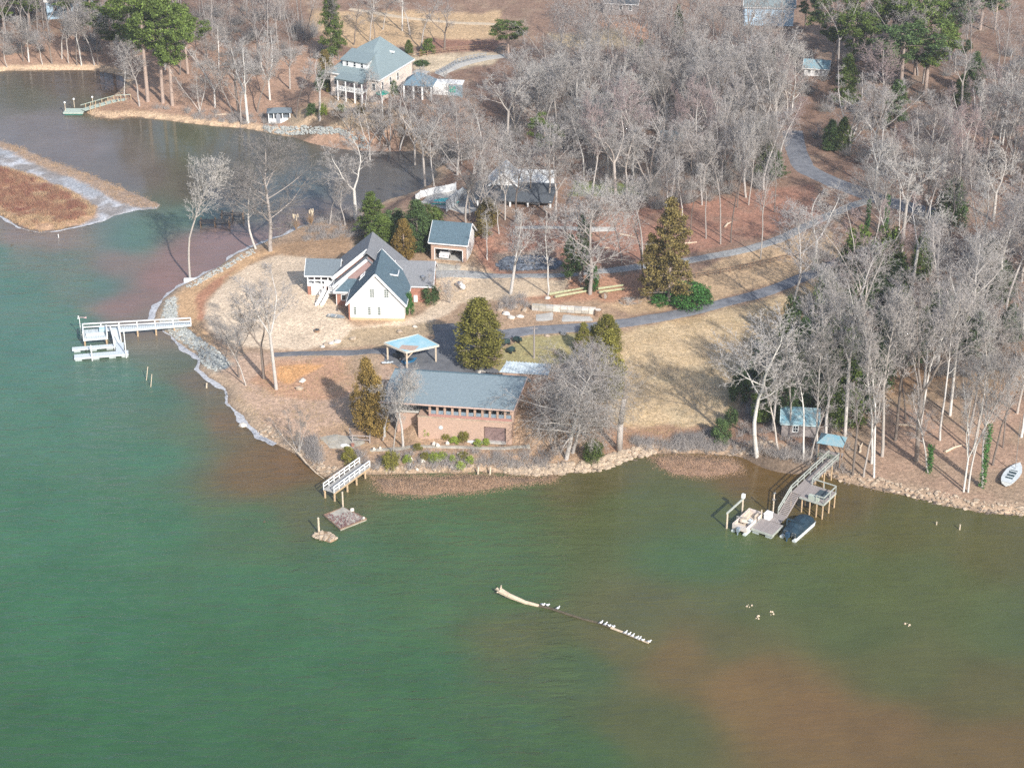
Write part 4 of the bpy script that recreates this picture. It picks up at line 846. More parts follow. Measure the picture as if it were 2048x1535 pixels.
b_ = MB(); b_.box(-.39,-.46,.623,.39,.46,.72); b_.build('lid', white, X)
# boat lift frame
F_ = thing('boat_lift', 'wooden boat lift frame left of the open pontoon boat', 'boat lift', RL(-5.3, 0), -34)
for (x, y) in ((0,-1.3),(0,2.3)):
    b_ = MB(); b_.cyl((x, y, -1), (x, y, 1.9), .12, .11, 8); b_.build('pile', pile_p, F_)
b_ = MB(); b_.beam((0,-1.5,2.0),(0,2.5,2.0),.14,.2); b_.build('beam', rail_g, F_)
b_ = MB(); b_.box(-.18,2.2,2.12,.18,2.55,2.6); b_.build('winch_housing', white, F_)
# open pontoon boat
O = thing('pontoon_boat', 'open cream pontoon boat moored left of the grey dock', 'boat', RL(-3.65, -1.6), -34)
for x in (-.72, .72):
    b_ = MB(); b_.cyl((x, 0, .12), (x, 3.9, .12), .22, .22, 12); b_.cyl((x, 3.9, .12), (x, 4.4, .25), .22, .04, 12); b_.build('pontoon', hull_w, O)
b_ = MB(); b_.box(-.88,.15,.36,.88,4.2,.46); b_.build('deck', vinyl, O)
b_ = MB(); b_.box(-.9,.15,.46,-.82,4.1,1.0); b_.box(.82,.15,.46,.9,2.4,1.0); b_.box(.82,2.9,.46,.9,4.1,1.0); b_.box(-.82,.15,.46,.82,.23,1.0); b_.box(-.82,4.02,.46,.82,4.1,1.0); b_.build('side_panel', pont_w, O)
for (x0, y0_, x1, y1) in ((-.8,.3,.8,.85),(-.8,2.3,-.35,3.9),(.35,3.0,.8,3.9)):
    b_ = MB(); b_.box(x0,y0_,.47,x1,y1,.75); s_ = b_.build('seat', vinyl, O)
    b_ = MB(); b_.box(x0,y0_,.753,x0+.12,y1,.98); b_.build('seat_back', vinyl, s_)
b_ = MB(); b_.box(.3,1.5,.47,.75,1.95,1.1); c_ = b_.build('console', hull_w, O)
b_ = MB(); b_.cyl((.5,1.45,1.05),(.5,1.48,1.08),.14,.14,12); b_.build('steering_wheel', dark_metal, c_)
b_ = MB(); b_.blob((-.2,1.5,.85),(.55,.35,.22),9,.15); b_.build('folded_canopy', vinyl, O)
b_ = MB(); b_.beam((-.95,1.2,1.35),(-.1,1.9,1.1),.09,.07); b_.beam((-.9,1.2,.9),(-.95,1.2,1.35),.05,.05); b_.beam((.9,2.0,.9),(.3,2.0,1.2),.05,.05); b_.build('canopy_frame', chrome, O)
b_ = MB(); b_.box(-.16,-.3,.4,.16,.1,.85); b_.cyl((0,-.18,.4),(0,-.25,-.3),.08,.06,8); b_.build('outboard_motor', mat('steel_grey_cowl', (.25,.30,.35), .3, .1), O)
# covered pontoon boat
O2 = thing('pontoon_boat', 'pontoon boat under a navy canvas cover right of the dock', 'boat', RL(1.45, .3), -36)
for x in (-.78, .78):
    b_ = MB(); b_.cyl((x, 0, .12), (x, 4.3, .12), .24, .24, 12); b_.cyl((x, 4.3, .12), (x, 4.95, .3), .24, .04, 12); b_.build('pontoon', hull_w, O2)
b_ = MB(); b_.box(-.92,.35,.38,.92,4.7,.5); b_.build('deck', dark_metal, O2)
b_ = MB(); yy = [.35,.8,1.3,1.7,2.1,2.7,3.3,3.9,4.4,4.75]; hh = [.75,.95,1.02,1.35,1.0,1.08,1.2,1.15,1.0,.75]; ww = [.88,.92,.93,.93,.93,.93,.93,.92,.85,.6]; sec = []
for y, h, w in zip(yy, hh, ww):
    sec += [(-w,y,.5),(-w,y,.5+(h-.5)*.75),(-w*.6,y,h+.02),(0,y,h+.12),(w*.6,y,h+.02),(w,y,.5+(h-.5)*.75),(w,y,.5)]
fs = [(i*7+k, i*7+k+1, (i+1)*7+k+1, (i+1)*7+k) for i in range(len(yy)-1) for k in range(6)]+[tuple(range(7))[::-1], tuple(range(len(sec)-7, len(sec)))]
b_.add(sec, fs); b_.build('cover', canvas_n, O2)
b_ = MB(); b_.beam((-1.0,1.55,1.62),(1.0,1.8,1.5),.14,.12); b_.beam((-1.0,1.55,1.62),(-.9,1.3,1.0),.1,.1); b_.build('folded_bimini', canvas_n, O2)
b_ = MB(); b_.box(-.2,-.3,.45,.2,.15,1.0); b_.cyl((0,-.2,.45),(.05,-.35,-.3),.1,.06,8); b_.build('outboard_motor', mat('blue_black_cowl', (.03,.07,.12), .25, .2), O2)
b_ = MB(); rail(b_, (-.6,.2,.5), (-.2,.2,.5), .5, .4, .04, 1); b_.build('grab_rail', chrome, O2)
b_ = MB(); rail(b_, (.4,.15,.5), (.85,.15,.5), .5, .4, .04, 1); b_.build('boarding_ladder', chrome, O2)
# sailboat on the bank
S = thing('sailboat', 'small grey sailing dinghy with mast beached on the right bank', 'sailboat', (56.5, 197.0, hz(56.5,197.0)+.1), -30)
ys_ = [0,.8,1.8,3.0,4.2,5.2]; ws_ = [.62,.85,.95,.9,.55,.03]; sec = []
for y, w in zip(ys_, ws_): sec += [(-w,y,.62),(-w*.8,y,.3),(0,y,.02+.05*y),(w*.8,y,.3),(w,y,.62)]
b_ = MB(); b_.add(sec, [(i*5+k,i*5+k+1,(i+1)*5+k+1,(i+1)*5+k) for i in range(5) for k in range(4)]+[(0,1,2,3,4)[::-1]]); b_.build('hull', hull_w, S)
b_ = MB(); d_ = [(-w,y,.625) for y, w in zip(ys_, ws_)]+[(w,y,.625) for y, w in zip(ys_[::-1], ws_[::-1])]; b_.poly(d_, .03); b_.build('deck', hull_w, S)
b_ = MB(); b_.box(-.42,.9,.628,.42,3.0,.66); b_.build('cockpit', mat('dark_cockpit', (.05,.08,.09), .7, .4), S)
for y in (1.2,1.9,2.6):
    b_ = MB(); b_.box(-.42,y,.665,.42,y+.14,.7); b_.build('thwart', hull_w, S)
b_ = MB(); b_.cyl((0,3.4,.6),(-.25,3.6,7.2),.05,.03,8); b_.build('mast', chrome, S)
# ------------------------------------------------------------------ boathouse shed and canopy roof
SH = thing('boat_shed', 'grey board shed with a mossy blue green roof among the trees', 'shed', (*P(1562,874,1.6), 0), -7)
gable(0, 4.2, 0, 3.2, .8, 3.7, 4.9, 'x').build('wall', wood_gr, SH)
gable_roof(SH, 0, 4.2, 0, 3.2, 3.7, 4.9, 'x', .2, .1, roof_teal, mat('pale_aqua_trim', (.5,.65,.68), .6, .1), .16)
window(SH, 'f', 1.35, -.02, 2.5, .55, .75, 2, 2)
CA = thing('canopy_shelter', 'small hipped blue green roof on posts at the head of the dock walkway', 'shelter', (*P(1662,905,2.2), 0), -20)
b_ = MB(); e = 3.9; a, c = 1.55, 1.3
b_.add([(-a,-c,e),(a,-c,e),(a,c,e),(-a,c,e),(-.6,0,e+.75),(.6,0,e+.75)], [(0,1,5,4),(1,2,5),(2,3,4,5),(3,0,4),(3,2,1,0)]); b_.build('roof', roof_teal, CA)
for x in (-1.3,1.3):
    for y in (-1.05,1.05):
        b_ = MB(); b_.beam((x,y,1.0),(x,y,3.88),.12,.12); b_.build('post', wood_br, CA)
b_ = MB(); b_.box(-1.3,-1.0,1.7,1.3,1.0,1.85); b_.build('floor', dock_g, CA)
b_ = MB(); rail(b_, (-1.3,-1.1,1.9), (1.0,-1.1,1.9), .6, .8, .05, 2); b_.build('railing', mat('green_grey_rail', (.25,.3,.22), .8, .2), CA)
# ------------------------------------------------------------------ far brick house
FH = thing('brick_house', 'far brick house with steep grey green roof, dormer and white two storey portico', 'house', (-30.2, 317.9, 0), -26)
b_ = MB(); b_.box(0,0,3.6,9.2,11.5,9.1); b_.build('wall', brick_far, FH)
o_ = .35; E0,E1,E2,E3 = (-o_,-o_,9.0),(9.2+o_,-o_,9.0),(9.2+o_,11.5+o_,9.0),(-o_,11.5+o_,9.0); A_,B_,C_ = (3.1,4.6,12.4),(6.0,4.3,12.4),(5.4,7.6,13.6)
b_ = MB(); b_.add([E0,E1,E2,E3,A_,B_,C_], [(0,1,5,4),(1,2,6,5),(2,3,6),(3,0,4,6),(4,5,6),(3,2,1,0)]); b_.build('roof', roof_far, FH)
b_ = MB()
for p, q in ((E0,E1),(E1,E2),(E2,E3),(E3,E0)): b_.beam((p[0],p[1],p[2]-.1),(q[0],q[1],q[2]-.1),.1,.22)
b_.build('fascia', trimw, FH)
b_ = MB(); b_.box(1.9,1.0,9.9,6.6,3.6,11.1); dm = b_.build('dormer', white, FH)
b_ = MB(); b_.poly([(1.5,.7,11.1),(7.0,.7,11.1),(6.6,4.2,12.1),(1.9,4.2,12.1)], .1); b_.build('roof', roof_far, dm)
for x in (2.6,4.0,5.4):
    w_ = window(FH, 'f', x, .98, 10.15, .4, .75, 2, 1)
b_ = MB(); b_.box(2.2,-1.9,8.45,7.2,0,8.75); b_.poly([(2.0,-2.1,8.78),(7.4,-2.1,8.78),(7.0,.3,9.35),(2.4,.3,9.35)], .08); b_.build('portico_roof', roof_far, FH)
b_ = MB(); b_.box(2.3,-1.8,6.7,7.1,0,6.9); b_.build('balcony_floor', white, FH)
b_ = MB(); rail(b_, (2.3,-1.8,6.9), (7.1,-1.8,6.9), .6, .6, .06, 3); b_.build('balcony_rail', white, FH)
for x in (2.4,3.9,5.6,7.0):
    b_ = MB(); b_.cyl((x,-1.75,4.3),(x,-1.75,8.5),.14,.12,10); b_.build('column', white, FH)
b_ = MB(); b_.box(2.6,-.04,4.8,6.9,-.01,6.5); b_.box(2.6,-.04,7.0,6.9,-.01,8.3); b_.build('shaded_wall', mat('mauve_portico_shade', (.30,.24,.25), .8, .2), FH)  # wall panels behind the portico, its shade put into their darker colour
for x in (.8,8.0): window(FH, 'f', x, -.01, 7.0, .55, 1.15, 2, 1)
for x in (1.0,1.9): window(FH, 'f', x, -.01, 4.75, .5, 1.6, 3, 1)
window(FH, 'f', 5.0, -.045, 4.75, .55, 1.6, 3, 1)
for y in (1.0,3.6,6.2): window(FH, 'r', 9.2, y, 6.9, .5, 1.3, 2, 1)
b_ = MB(); b_.box(6.8,7.2,11.2,8.2,7.4,11.5); b_.build('vent_strip', white, FH)
UM = thing('patio_umbrella', 'green patio umbrella on the terrace before the far house', 'umbrella', (*P(765,196,6.4), 5.5), 0)
b_ = MB(); b_.add([(math.cos(k*math.pi/4)*1.15, math.sin(k*math.pi/4)*1.15, 1.75) for k in range(8)]+[(0,0,2.35)], [(k,(k+1)%8,8) for k in range(8)]+[(7,6,5,4,3,2,1,0)]); b_.build('canopy', tarp_green, UM)
b_ = MB(); b_.cyl((0,0,-.2),(0,0,1.76),.05,.05,8); b_.build('pole', white, UM)
PV = thing('pool_pavilion', 'open pavilion with blue grey hipped roof beside the far house', 'pavilion', (*P(840,192,5.0), 5.0), -10)
b_ = MB(); b_.add([(-2.6,-2,2.4),(2.6,-2,2.4),(2.6,2,2.4),(-2.6,2,2.4),(-.5,0,4.1),(.5,0,4.1)], [(0,1,5,4),(1,2,5),(2,3,4,5),(3,0,4),(3,2,1,0)]); b_.build('roof', mat('slate_far', (.13,.20,.25), .8, .15), PV)
for x in (-2.3,-.7,.8,2.3):
    for y in (-1.7,1.7):
        b_ = MB(); b_.box(x-.13,y-.13,-.5,x+.13,y+.13,2.38); b_.build('column', white, PV)
PW = thing('pool_house', 'white pool enclosure wall with a green screen right of the pavilion', 'pool house', (*P(885,190,5.0), 5.0), -8)
b_ = MB(); b_.box(-1.6,0,-.3,1.0,.2,1.9); b_.build('wall', white, PW)
b_ = MB(); b_.box(1.01,-.1,-.3,3.4,.1,1.8); b_.build('screen_wall', mat('blue_grey_screen', (.25,.35,.40), .5, .2), PW)
b_ = MB(); b_.box(1.2,-.16,.6,2.2,-.11,1.6); b_.build('awning', tarp_green, PW)
b_ = MB(); b_.box(-1.6,.2,1.85,3.4,2.2,2.0); b_.build('roof', trimw, PW)
GZ = thing('garden_hut', 'small white hut with grey roof on the far lawn by the water', 'hut', (*P(537,244,1.0), .7), 4)
b_ = MB(); b_.box(0,0,0,3.7,2.0,.75); b_.build('wall', white, GZ)
for x in (0,.85,1.55,2.3,3.55):
    b_ = MB(); b_.box(x,0,.75,x+.15,.12,1.85); b_.build('post', white, GZ)
b_ = MB(); b_.box(.05,.6,.75,3.65,1.9,1.85); b_.build('screen', mat('dim_screen', (.12,.14,.16), .7, .2), GZ)
b_ = MB(); b_.box(1.3,-.02,0.05,2.0,.0,1.6); b_.build('door', mat('grey_screen_door', (.25,.27,.3), .6, .1), GZ)
b_ = MB(); b_.box(-.05,-.05,1.75,3.75,2.05,1.9); b_.add([(-.25,-.25,1.9),(3.95,-.25,1.9),(3.95,2.25,1.9),(-.25,2.25,1.9),(1.0,1.0,2.45),(2.7,1.0,2.45)], [(0,1,5,4),(1,2,5),(2,3,4,5),(3,0,4),(3,2,1,0)]); b_.build('roof', roof_porch, GZ)
# ------------------------------------------------------------------ ranch house behind the trees, pool, fence
RH = thing('ranch_house', 'white gabled house with dark porch roof half hidden behind bare trees', 'house', (-5.4, 271.5, 0), -5)
gable(1.6, 6.2, 3.5, 8, 3, 6.2, 8.4, 'y').build('wall', white, RH); gable_roof(RH, 1.6, 6.2, 3.5, 8, 6.2, 8.4, 'y', .3, .12, mat('pale_tin_roof', (.6,.62,.62), .6, .1), trimw, .25)
gable(5.5, 11.0, 4.5, 8.5, 3, 6.1, 7.7, 'x').build('wall', white, RH); gable_roof(RH, 5.5, 11.0, 4.5, 8.5, 6.1, 7.7, 'x', .3, .12, MATS['pale_tin_roof'], trimw, .2)
b_ = MB(); b_.poly([(-.8,0,5.4),(11.3,0,5.2),(11.8,4.4,6.5),(-.4,4.4,6.6)], .14); b_.build('porch_roof', roof_black, RH)
b_ = MB(); b_.box(0,3.3,3,11,3.5,5.6); b_.build('wall', brick, RH)['label'] = 'brick rear wall in the porch shade'
for x in (.2,2.6,5.0,7.6,10.9):
    b_ = MB(); b_.box(x,.2,2.8,x+.25,.45,5.3); b_.build('porch_column', white, RH)
for x in (1.0,3.4,6.0,8.6): window(RH, 'f', x, 3.28, 3.9, .9, 1.1, 2, 2)
patch('pool_deck', [(838,405),(860,386),(905,376),(960,385),(1000,400),(980,420),(900,420)], conc, 'pale paving round the swimming pool', .06, .35)
PO = thing('swimming_pool', 'turquoise swimming pool beside the ranch house', 'pool', (*P(888,399,3.2), 0), -4)
b_ = MB(); b_.poly([(-1.7,-.8,3.05),(1.2,-.9,3.05),(2.2,.2,3.05),(1.6,1.3,3.05),(-.4,1.0,3.05),(-1.6,.3,3.05)], .3); b_.build('water', pool_m, PO)
b_ = MB(); R_ = [(-1.7,-.8),(1.2,-.9),(2.2,.2),(1.6,1.3),(-.4,1.0),(-1.6,.3)]
for i in range(6): b_.beam((*R_[i],3.07),(*R_[(i+1)%6],3.07),.28,.14)
b_.build('coping', conc, PO)
def fence(name, pts, h, label, m, rails=2, solid=False, post=1.6, cat='fence', z=None):
    T = thing(name, label, cat, (0,0,0)); L = [at(u, v) for u, v in pts]
    for p, q in zip(L[:-1], L[1:]):
        p = Vector(p); q = Vector(q); n = max(1, round((q-p).length/post))
        for i in range(n):
            a = p+(q-p)*i/n; c = p+(q-p)*(i+1)/n; a.z = hz(a.x, a.y); c.z = hz(c.x, c.y)
            b_ = MB(); b_.beam(a+Vector((0,0,-.1)), a+Vector((0,0,h+.08)), .12, .12); b_.build('post', m, T)
            if solid:
                b_ = MB(); b_.beam(a+Vector((0,0,h*.5)), c+Vector((0,0,h*.5)), .05, h*.95); b_.build('panel', m, T)
            else:
                for k in range(rails):
                    zz = Vector((0,0,h*(k+1)/rails-.05)); b_ = MB(); b_.beam(a+zz, c+zz, .06, .1); b_.build('rail', m, T)
    b_ = MB(); e = L[-1]; b_.beam(Vector(e)+Vector((0,0,-.1)), Vector(e)+Vector((0,0,h+.08)), .12, .12); b_.build('post', m, T); return T
fence('pool_fence', [(832,404),(842,396),(872,388),(912,380)], 1.2, 'white solid fence left of the swimming pool', white, solid=True)
fence('pool_fence', [(893,424),(925,398),(975,404)], 1.9, 'pale grey screen fence right of the swimming pool', mat('grey_white_fence', (.55,.57,.58), .7, .12), solid=True)
fence('garden_fence', [(975,402),(1030,406),(1078,413)], .8, 'low white rail fence below the ranch house porch', white)
fence('split_rail_fence', [(1392,556),(1440,548),(1500,536),(1560,522),(1600,512)], .8, 'brown split rail fence between the two drives', wood_br)
fence('split_rail_fence', [(1290,572),(1340,564),(1380,558)], .8, 'short brown rail fence left of the tall ivy cedar', wood_br)
fence('drive_fence', [(872,152),(893,142),(915,129),(940,122),(972,116)], 1.0, 'grey post fence curving along the far concrete drive', mat('grey_iron', (.25,.27,.29), .7, .15), 3, post=.8)
fence('yard_fence', [(800,120),(840,114),(900,104),(985,97)], .9, 'dark rail fence behind the far lawn', wood_br)
fence('garden_fence', [(700,872),(705,884),(740,886),(742,872)], 1.0, 'grey wooden arbour frame near the footbridge', dock_g, post=3)
# retaining wall, timber edging, poles, brush pile
RW = thing('retaining_wall', 'low stained retaining wall above the concrete slabs', 'wall', (0,0,0)); p, q = Vector(at(1064,619)), Vector(at(1192,627)); n = 9
for i in range(n):
    for k in range(2):
        a = p+(q-p)*i/n; c = p+(q-p)*(i+.97)/n; b_ = MB(); zz = Vector((0,0,.2+.42*k)); a.z = c.z = 0; a.z = p.z+(q.z-p.z)*i/n; c.z = a.z
        b_.beam(a+zz, c+zz, .5, .4); b_.build('block', random.choice([conc, stone_w, conc_dirty]), RW)
for u0, v0, u1, v1, lb in ((1098,591,1172,578,'upper pale log on the grass below the gravel drive'), (1110,596,1176,584,'lower dark log on the grass below the gravel drive'), (1196,580,1246,573,'upper right log beside the ivy tree'), (1198,587,1248,580,'lower right log beside the ivy tree')):
    T = thing('felled_log', lb, 'log', at(u0, v0), 0, 'felled logs below the gravel drive'); a, c = Vector(at(u0, v0)), Vector(at(u1, v1)); d = c-a
    b_ = MB(); b_.cyl((0,0,.22), (d.x, d.y, d.z+.22), .2, .13, 9); b_.build('stem', mat('mossy_log', (.40,.40,.24), .9, .25), T)
    b_ = MB(); b_.cyl((-.02,0,.22), (.0,0,.221), .17, .17, 9); b_.build('cut_end', stone_w, T)
T = thing('brush_pile', 'heap of grey cut branches beside the driveway', 'brush pile', at(1258, 604))
b_ = MB()
for _ in range(160):
    a = random.uniform(0, 6.28); r = random.uniform(.2, 1.9); zc = .9*(1-r/2); c = Vector((math.cos(a)*r*.6, math.sin(a)*r*.5, zc*.6)); d = Vector((random.uniform(-1,1), random.uniform(-.6,.6), random.uniform(-.25,.4)))
    b_.cyl(c-d*.8, c+d*.8, .04, .015, 4)
b_.build('branches', mat('dead_grey_wood', (.36,.33,.30), .9, .3), T)
b_ = MB(); b_.blob((0,0,.1), (1.5,.8,.35), 9, .3); b_.build('leaf_litter', wood_br, T)
def stump(u, v, r, h, label, lie=None):
    T = thing('tree_stump', label, 'stump', at(u, v)); b_ = MB()
    if lie: b_.cyl((0,0,r), (lie[0],lie[1],r), r, r*.95, 10)
    else: b_.cyl((0,0,-.1),(0,0,h), r*1.2, r, 10)
    b_.build('stem', wood_br, T); b_ = MB()
    if lie: b_.cyl((-.02,-.02,r),(.0,0,r), r*.85, r*.85, 10)
    else: b_.cyl((0,0,h+.002),(0,0,h+.02), r*.85, r*.85, 10)
    b_.build('cut_face', stone_w, T)
stump(1209, 598, .45, .5, 'thick sawn log round beside the ivy covered tree', (.1,.5)); stump(1196, 630, .45, .8, 'dark stump at the right end of the retaining wall')
def utility(u, v, vt, label):
    x, y, z = at(u, v); h = top_z(y, vt)-z; T = thing('utility_pole', label, 'pole', (x, y, z)); b_ = MB(); b_.cyl((0,0,-.3),(0,0,h),.12,.09,8); b_.build('pole', dock_g, T)
    b_ = MB(); b_.beam((-.5,0,h-.3),(.5,0,h-.3),.08,.1); b_.build('crossarm', dock_g, T)
utility(1068, 716, 652, 'grey wooden pole on the grass behind the drooping tree')
# rowing boat and bits on the pale lawn
T = thing('rowing_boat', 'small dark rowing boat lying on the pale lawn left of the house', 'boat', at(655, 633), -14)
sec = []; 
for y, w in zip([0,.6,1.3,2.0,2.4],[.3,.42,.42,.28,.03]): sec += [(y,-w,.3),(y,-w*.7,.06),(y,w*.7,.06),(y,w,.3)]
b_ = MB(); b_.add(sec, [(i*4+k,(i+1)*4+k,(i+1)*4+k+1,i*4+k+1) for i in range(4) for k in range(3)]+[(0,1,2,3)]); b_.build('hull', mat('grey_hull', (.25,.28,.30), .5, .2), T)
b_ = MB(); b_.box(.2,-.35,.22,.35,.35,.27); b_.box(1.1,-.38,.22,1.25,.38,.27); b_.build('thwart', stone_w, T)
T = thing('fire_pit', 'small rusty fire pit on the pale lawn', 'fire pit', at(634, 663)); b_ = MB(); b_.cyl((0,0,0),(0,0,.3),.32,.38,12); b_.build('bowl', wood_br, T); b_ = MB(); b_.cyl((0,0,.303),(0,0,.32),.3,.25,10); b_.build('ash', dark_metal, T)
for u, v, r_, lb in ((1012,688,20,'dark covered ride on mower on the grass by the big cedar'), (1035,683,-30,'small dark green cart on the grass below the driveway'), (1022,704,50,'black wheelbarrow on the grass below the driveway')):
    T = thing('garden_cart', lb, 'garden cart', at(u, v), r_); b_ = MB(); b_.box(-.5,-.3,.25,.5,.3,.6); b_.blob((0,0,.62),(.45,.28,.16),8,.1); b_.build('tray', mat('dark_green_paint', (.03,.06,.055), .5, .3), T)
    for x in (-.35,.35):
        for y in (-.33,.33):
            b_ = MB(); b_.cyl((x,y-.05,.17),(x,y+.05,.17),.17,.17,8); b_.build('wheel', MATS['tyre_rubber'], T)
# cove docks and the far left dock
for u, v, rot, L_, W_2, lb in ((398,448,4,4.6,1.6,'dark wooden dock in the cove behind the tall trees'), (440,432,2,3.6,1.3,'second dark dock further up the cove')):
    T = thing('cove_dock', lb, 'dock', (*P(u, v, .6), 0), rot); planks(T, 0, 0, L_, W_2, .6, 14, 'x', mat('dark_stained_deck', (.10,.09,.08), .8, .3), .08)
    for x in (.2, L_/2, L_-.2):
        for y in (.1, W_2-.1):
            b_ = MB(); b_.cyl((x,y,-1),(x,y,1.0),.1,.1,8); b_.build('pile', wood_br, T)
T = thing('lake_dock', 'pale green dock with globe lamps on the far cove', 'dock', (0,0,0))
pts = [Vector((*P(u, v, .7), .7)) for u, v in ((262,199),(232,201),(196,211),(166,220))]; m_ = mat('pale_green_deck', (.45,.52,.44), .7, .15)
for a, c in zip(pts[:-1], pts[1:]):
    n = max(3, round((c-a).length/.35)); d = (c-a)/n; side = Vector((-d.y, d.x, 0)).normalized()*.62
    for i in range(n):
        s = a+d*(i+.5); b_ = MB(); b_.beam(s-side, s+side, d.length*.93, .07); b_.build('plank', m_, T)
    for i in range(3):
        s = a+(c-a)*i/3
        for sg in (-1,1):
            b_ = MB(); e = s+side*sg; b_.cyl((e.x,e.y,-.6),(e.x,e.y,1.4),.07,.07,6); b_.build('post', pile_m, T)
    b_ = MB(); b_.beam(a-side+Vector((0,0,.7)), c-side+Vector((0,0,.7)), .06, .08); b_.build('rail', m_, T)
x0, y0_ = P(128,222,.5); b_ = MB(); b_.box(x0, y0_-.9, .3, x0+3.4, y0_+1.3, .5); b_.build('float_deck', m_, T); b_ = MB(); b_.box(x0+.2, y0_-.7, -.1, x0+3.2, y0_+1.1, .29); b_.build('float_drum', mat('dark_green_drum', (.03,.16,.12), .6, .2), T)
for u, v in ((131,222),(149,215),(186,211)):
    x, y = P(u, v, .5); L_ = thing('dock_lamp', {131:'globe lamp at the outer end of the far cove dock',149:'globe lamp in the middle of the far cove dock',186:'globe lamp where the far cove dock bends'}[u], 'lamp', (x, y, .5), 0, 'globe lamps on the far cove dock')
    b_ = MB(); b_.cyl((0,0,0),(0,0,1.3),.06,.06,8); b_.build('post', pile_p, L_); b_ = MB(); b_.blob((0,0,1.5),.2,10,.0); b_.build('globe', white, L_, True)
# houses half hidden in the far woods
for (u, v, zt, w_, d_, m1_, m2_, lb) in ((1488,52,0,9,7,blue_sid,roof_far,'pale blue house behind the trees at the top right'), (95,40,0,9,6,blue_sid,white,'pale house glimpsed through the pines at top left'),
        (1322,292,0,3.2,2.6,tan_sid,roof_far,'tan cabin hidden in the bare woods'), (1608,152,0,4,3,white,roof_teal,'white outbuilding in the far right woods'), (1395,190,0,3.4,2.4,tan_sid,roof_far,'small tan shed in the middle of the woods'), (1210,30,0,6,4,wood_gr,roof_black,'dark roofed barn at the top of the woods')):
    x, y, z = at(u, v); T = thing('house' if w_ > 5 else 'cabin', lb, 'house' if w_ > 5 else 'cabin', (x, y, z), random.uniform(-12, 12))
    hh_ = w_*.42; gable(0, w_, 0, d_, -.6, hh_, hh_+d_*.3, 'x').build('wall', m1_, T); gable_roof(T, 0, w_, 0, d_, hh_, hh_+d_*.3, 'x', .3, .12, m2_, trimw, .18)
    for k in range(3 if w_ > 5 else 2): window(T, 'f', w_*(.15+.3*k), -.01, hh_*.45, .5, .8, 2, 1)
# ------------------------------------------------------------------ fallen tree in the lake with birds
LG = thing('fallen_tree', 'long pale fallen tree trunk lying in the lake with its root end up', 'fallen tree', (0,0,0))
lp = [(1001,1189),(1018,1196),(1050,1206),(1078,1212),(1100,1217),(1130,1227),(1165,1238),(1200,1247),(1222,1256),(1245,1265),(1270,1276),(1297,1287)]
lz = [.5,.35,.14,.08,.07,.07,.06,.07,.09,.1,.1,.12]; lr = [.34,.28,.21,.16,.14,.14,.13,.13,.13,.12,.11,.09]
W3 = [(*P(u, v, 0), z) for (u, v), z in zip(lp, lz)]
for nm, i0_, i1_, m_ in (('trunk',0,3,driftwood),('waterlogged_stem',3,8,wet_wood),('top_stem',8,11,driftwood)):
    b_ = MB()
    for i in range(i0_, i1_): b_.cyl(W3[i], W3[i+1], lr[i], lr[i+1], 9)
    b_.build(nm, m_, LG)
b_ = MB(); 
for _ in range(9):
    c = Vector(W3[0]); d = Vector((random.uniform(-1,.1), random.uniform(-.6,.8), random.uniform(-.2,.6))).normalized()*random.uniform(.4,.8); b_.cyl(c, c+d, .18, .05, 6)
b_.build('roots', driftwood, LG)
def bird(u, v, label, g):
    x, y = P(u, v+2, 0); T = thing('gull', label, 'bird', (x, y, .16), random.uniform(-40, 40), g)
    b_ = MB(); b_.blob((0,0,.16), (.2,.11,.11), 8, .02); b_.build('body', bird_w, T, True)
    b_ = MB(); b_.blob((.17,0,.3), (.075,.065,.07), 7, .0); b_.cyl((.22,0,.3),(.31,0,.28),.02,.005,5); b_.build('head', bird_w, T, True)
    b_ = MB(); b_.poly([(-.05,-.1,.24),(-.32,-.03,.2),(-.32,.03,.2),(-.05,.1,.24)], .02); b_.build('tail', bird_g, T)
names_ = ['nearest the root end','second from the root end','third from the root end, standing apart','first of the four on the dark middle','second of the four on the dark middle','third of the four on the dark middle','fourth of the four on the dark middle','first of the row on the pale top','second of the row on the pale top','third of the row on the pale top','fourth of the row on the pale top','fifth of the row on the pale top','sixth of the row on the pale top','at the very tip']
for (u, v), nm in zip(((1086,1211),(1095,1212),(1116,1218),(1202,1247),(1211,1250),(1218,1253),(1226,1255),(1251,1267),(1258,1270),(1265,1273),(1273,1277),(1279,1279),(1285,1282),(1298,1285)), names_):
    bird(u, v, 'white gull on the fallen trunk, '+nm, 'gulls resting on the fallen trunk')
for u, v, lb in ((1498,1211,'yellowish driftwood lump floating in the lake'),(1515,1234,'small pale floating scrap below the driftwood lump'),(1546,1226,'tiny white scrap floating right of the driftwood lump'),(530,1043,'small dark snag poking out of the lake'),(1813,1249,'lone white scrap floating in the lower right lake'),(24,491,'low dark snag in the water below the marsh')):
    x, y = P(u, v, 0); b_ = MB()
    for k in range(4): b_.blob((random.uniform(-.3,.3), random.uniform(-.3,.3), .03), random.uniform(.05,.13), 6, .3)
    o = b_.build('floating_debris', wet_wood if 'dark' in lb else driftwood); place(o, (x, y, 0)); props(o, lb, 'debris')
T = thing('driftwood_branch', 'pale fallen branch lying in the water left of the footbridge', 'branch', (0,0,0)); b_ = MB(); a = [Vector((*P(u, v, z), z)) for u, v, z in ((596,905,.5),(612,925,.35),(632,945,.15),(650,958,.05))]
for i in range(3): b_.cyl(a[i], a[i+1], .13-.03*i, .1-.03*i, 7)
b_.build('stem', driftwood, T); b_ = MB(); b_.cyl(a[2], a[2]+Vector((1.0,-.3,.1)), .05, .02, 5); b_.cyl(a[1], a[1]+Vector((.6,-1.1,.1)), .06, .02, 5); b_.build('limbs', driftwood, T)
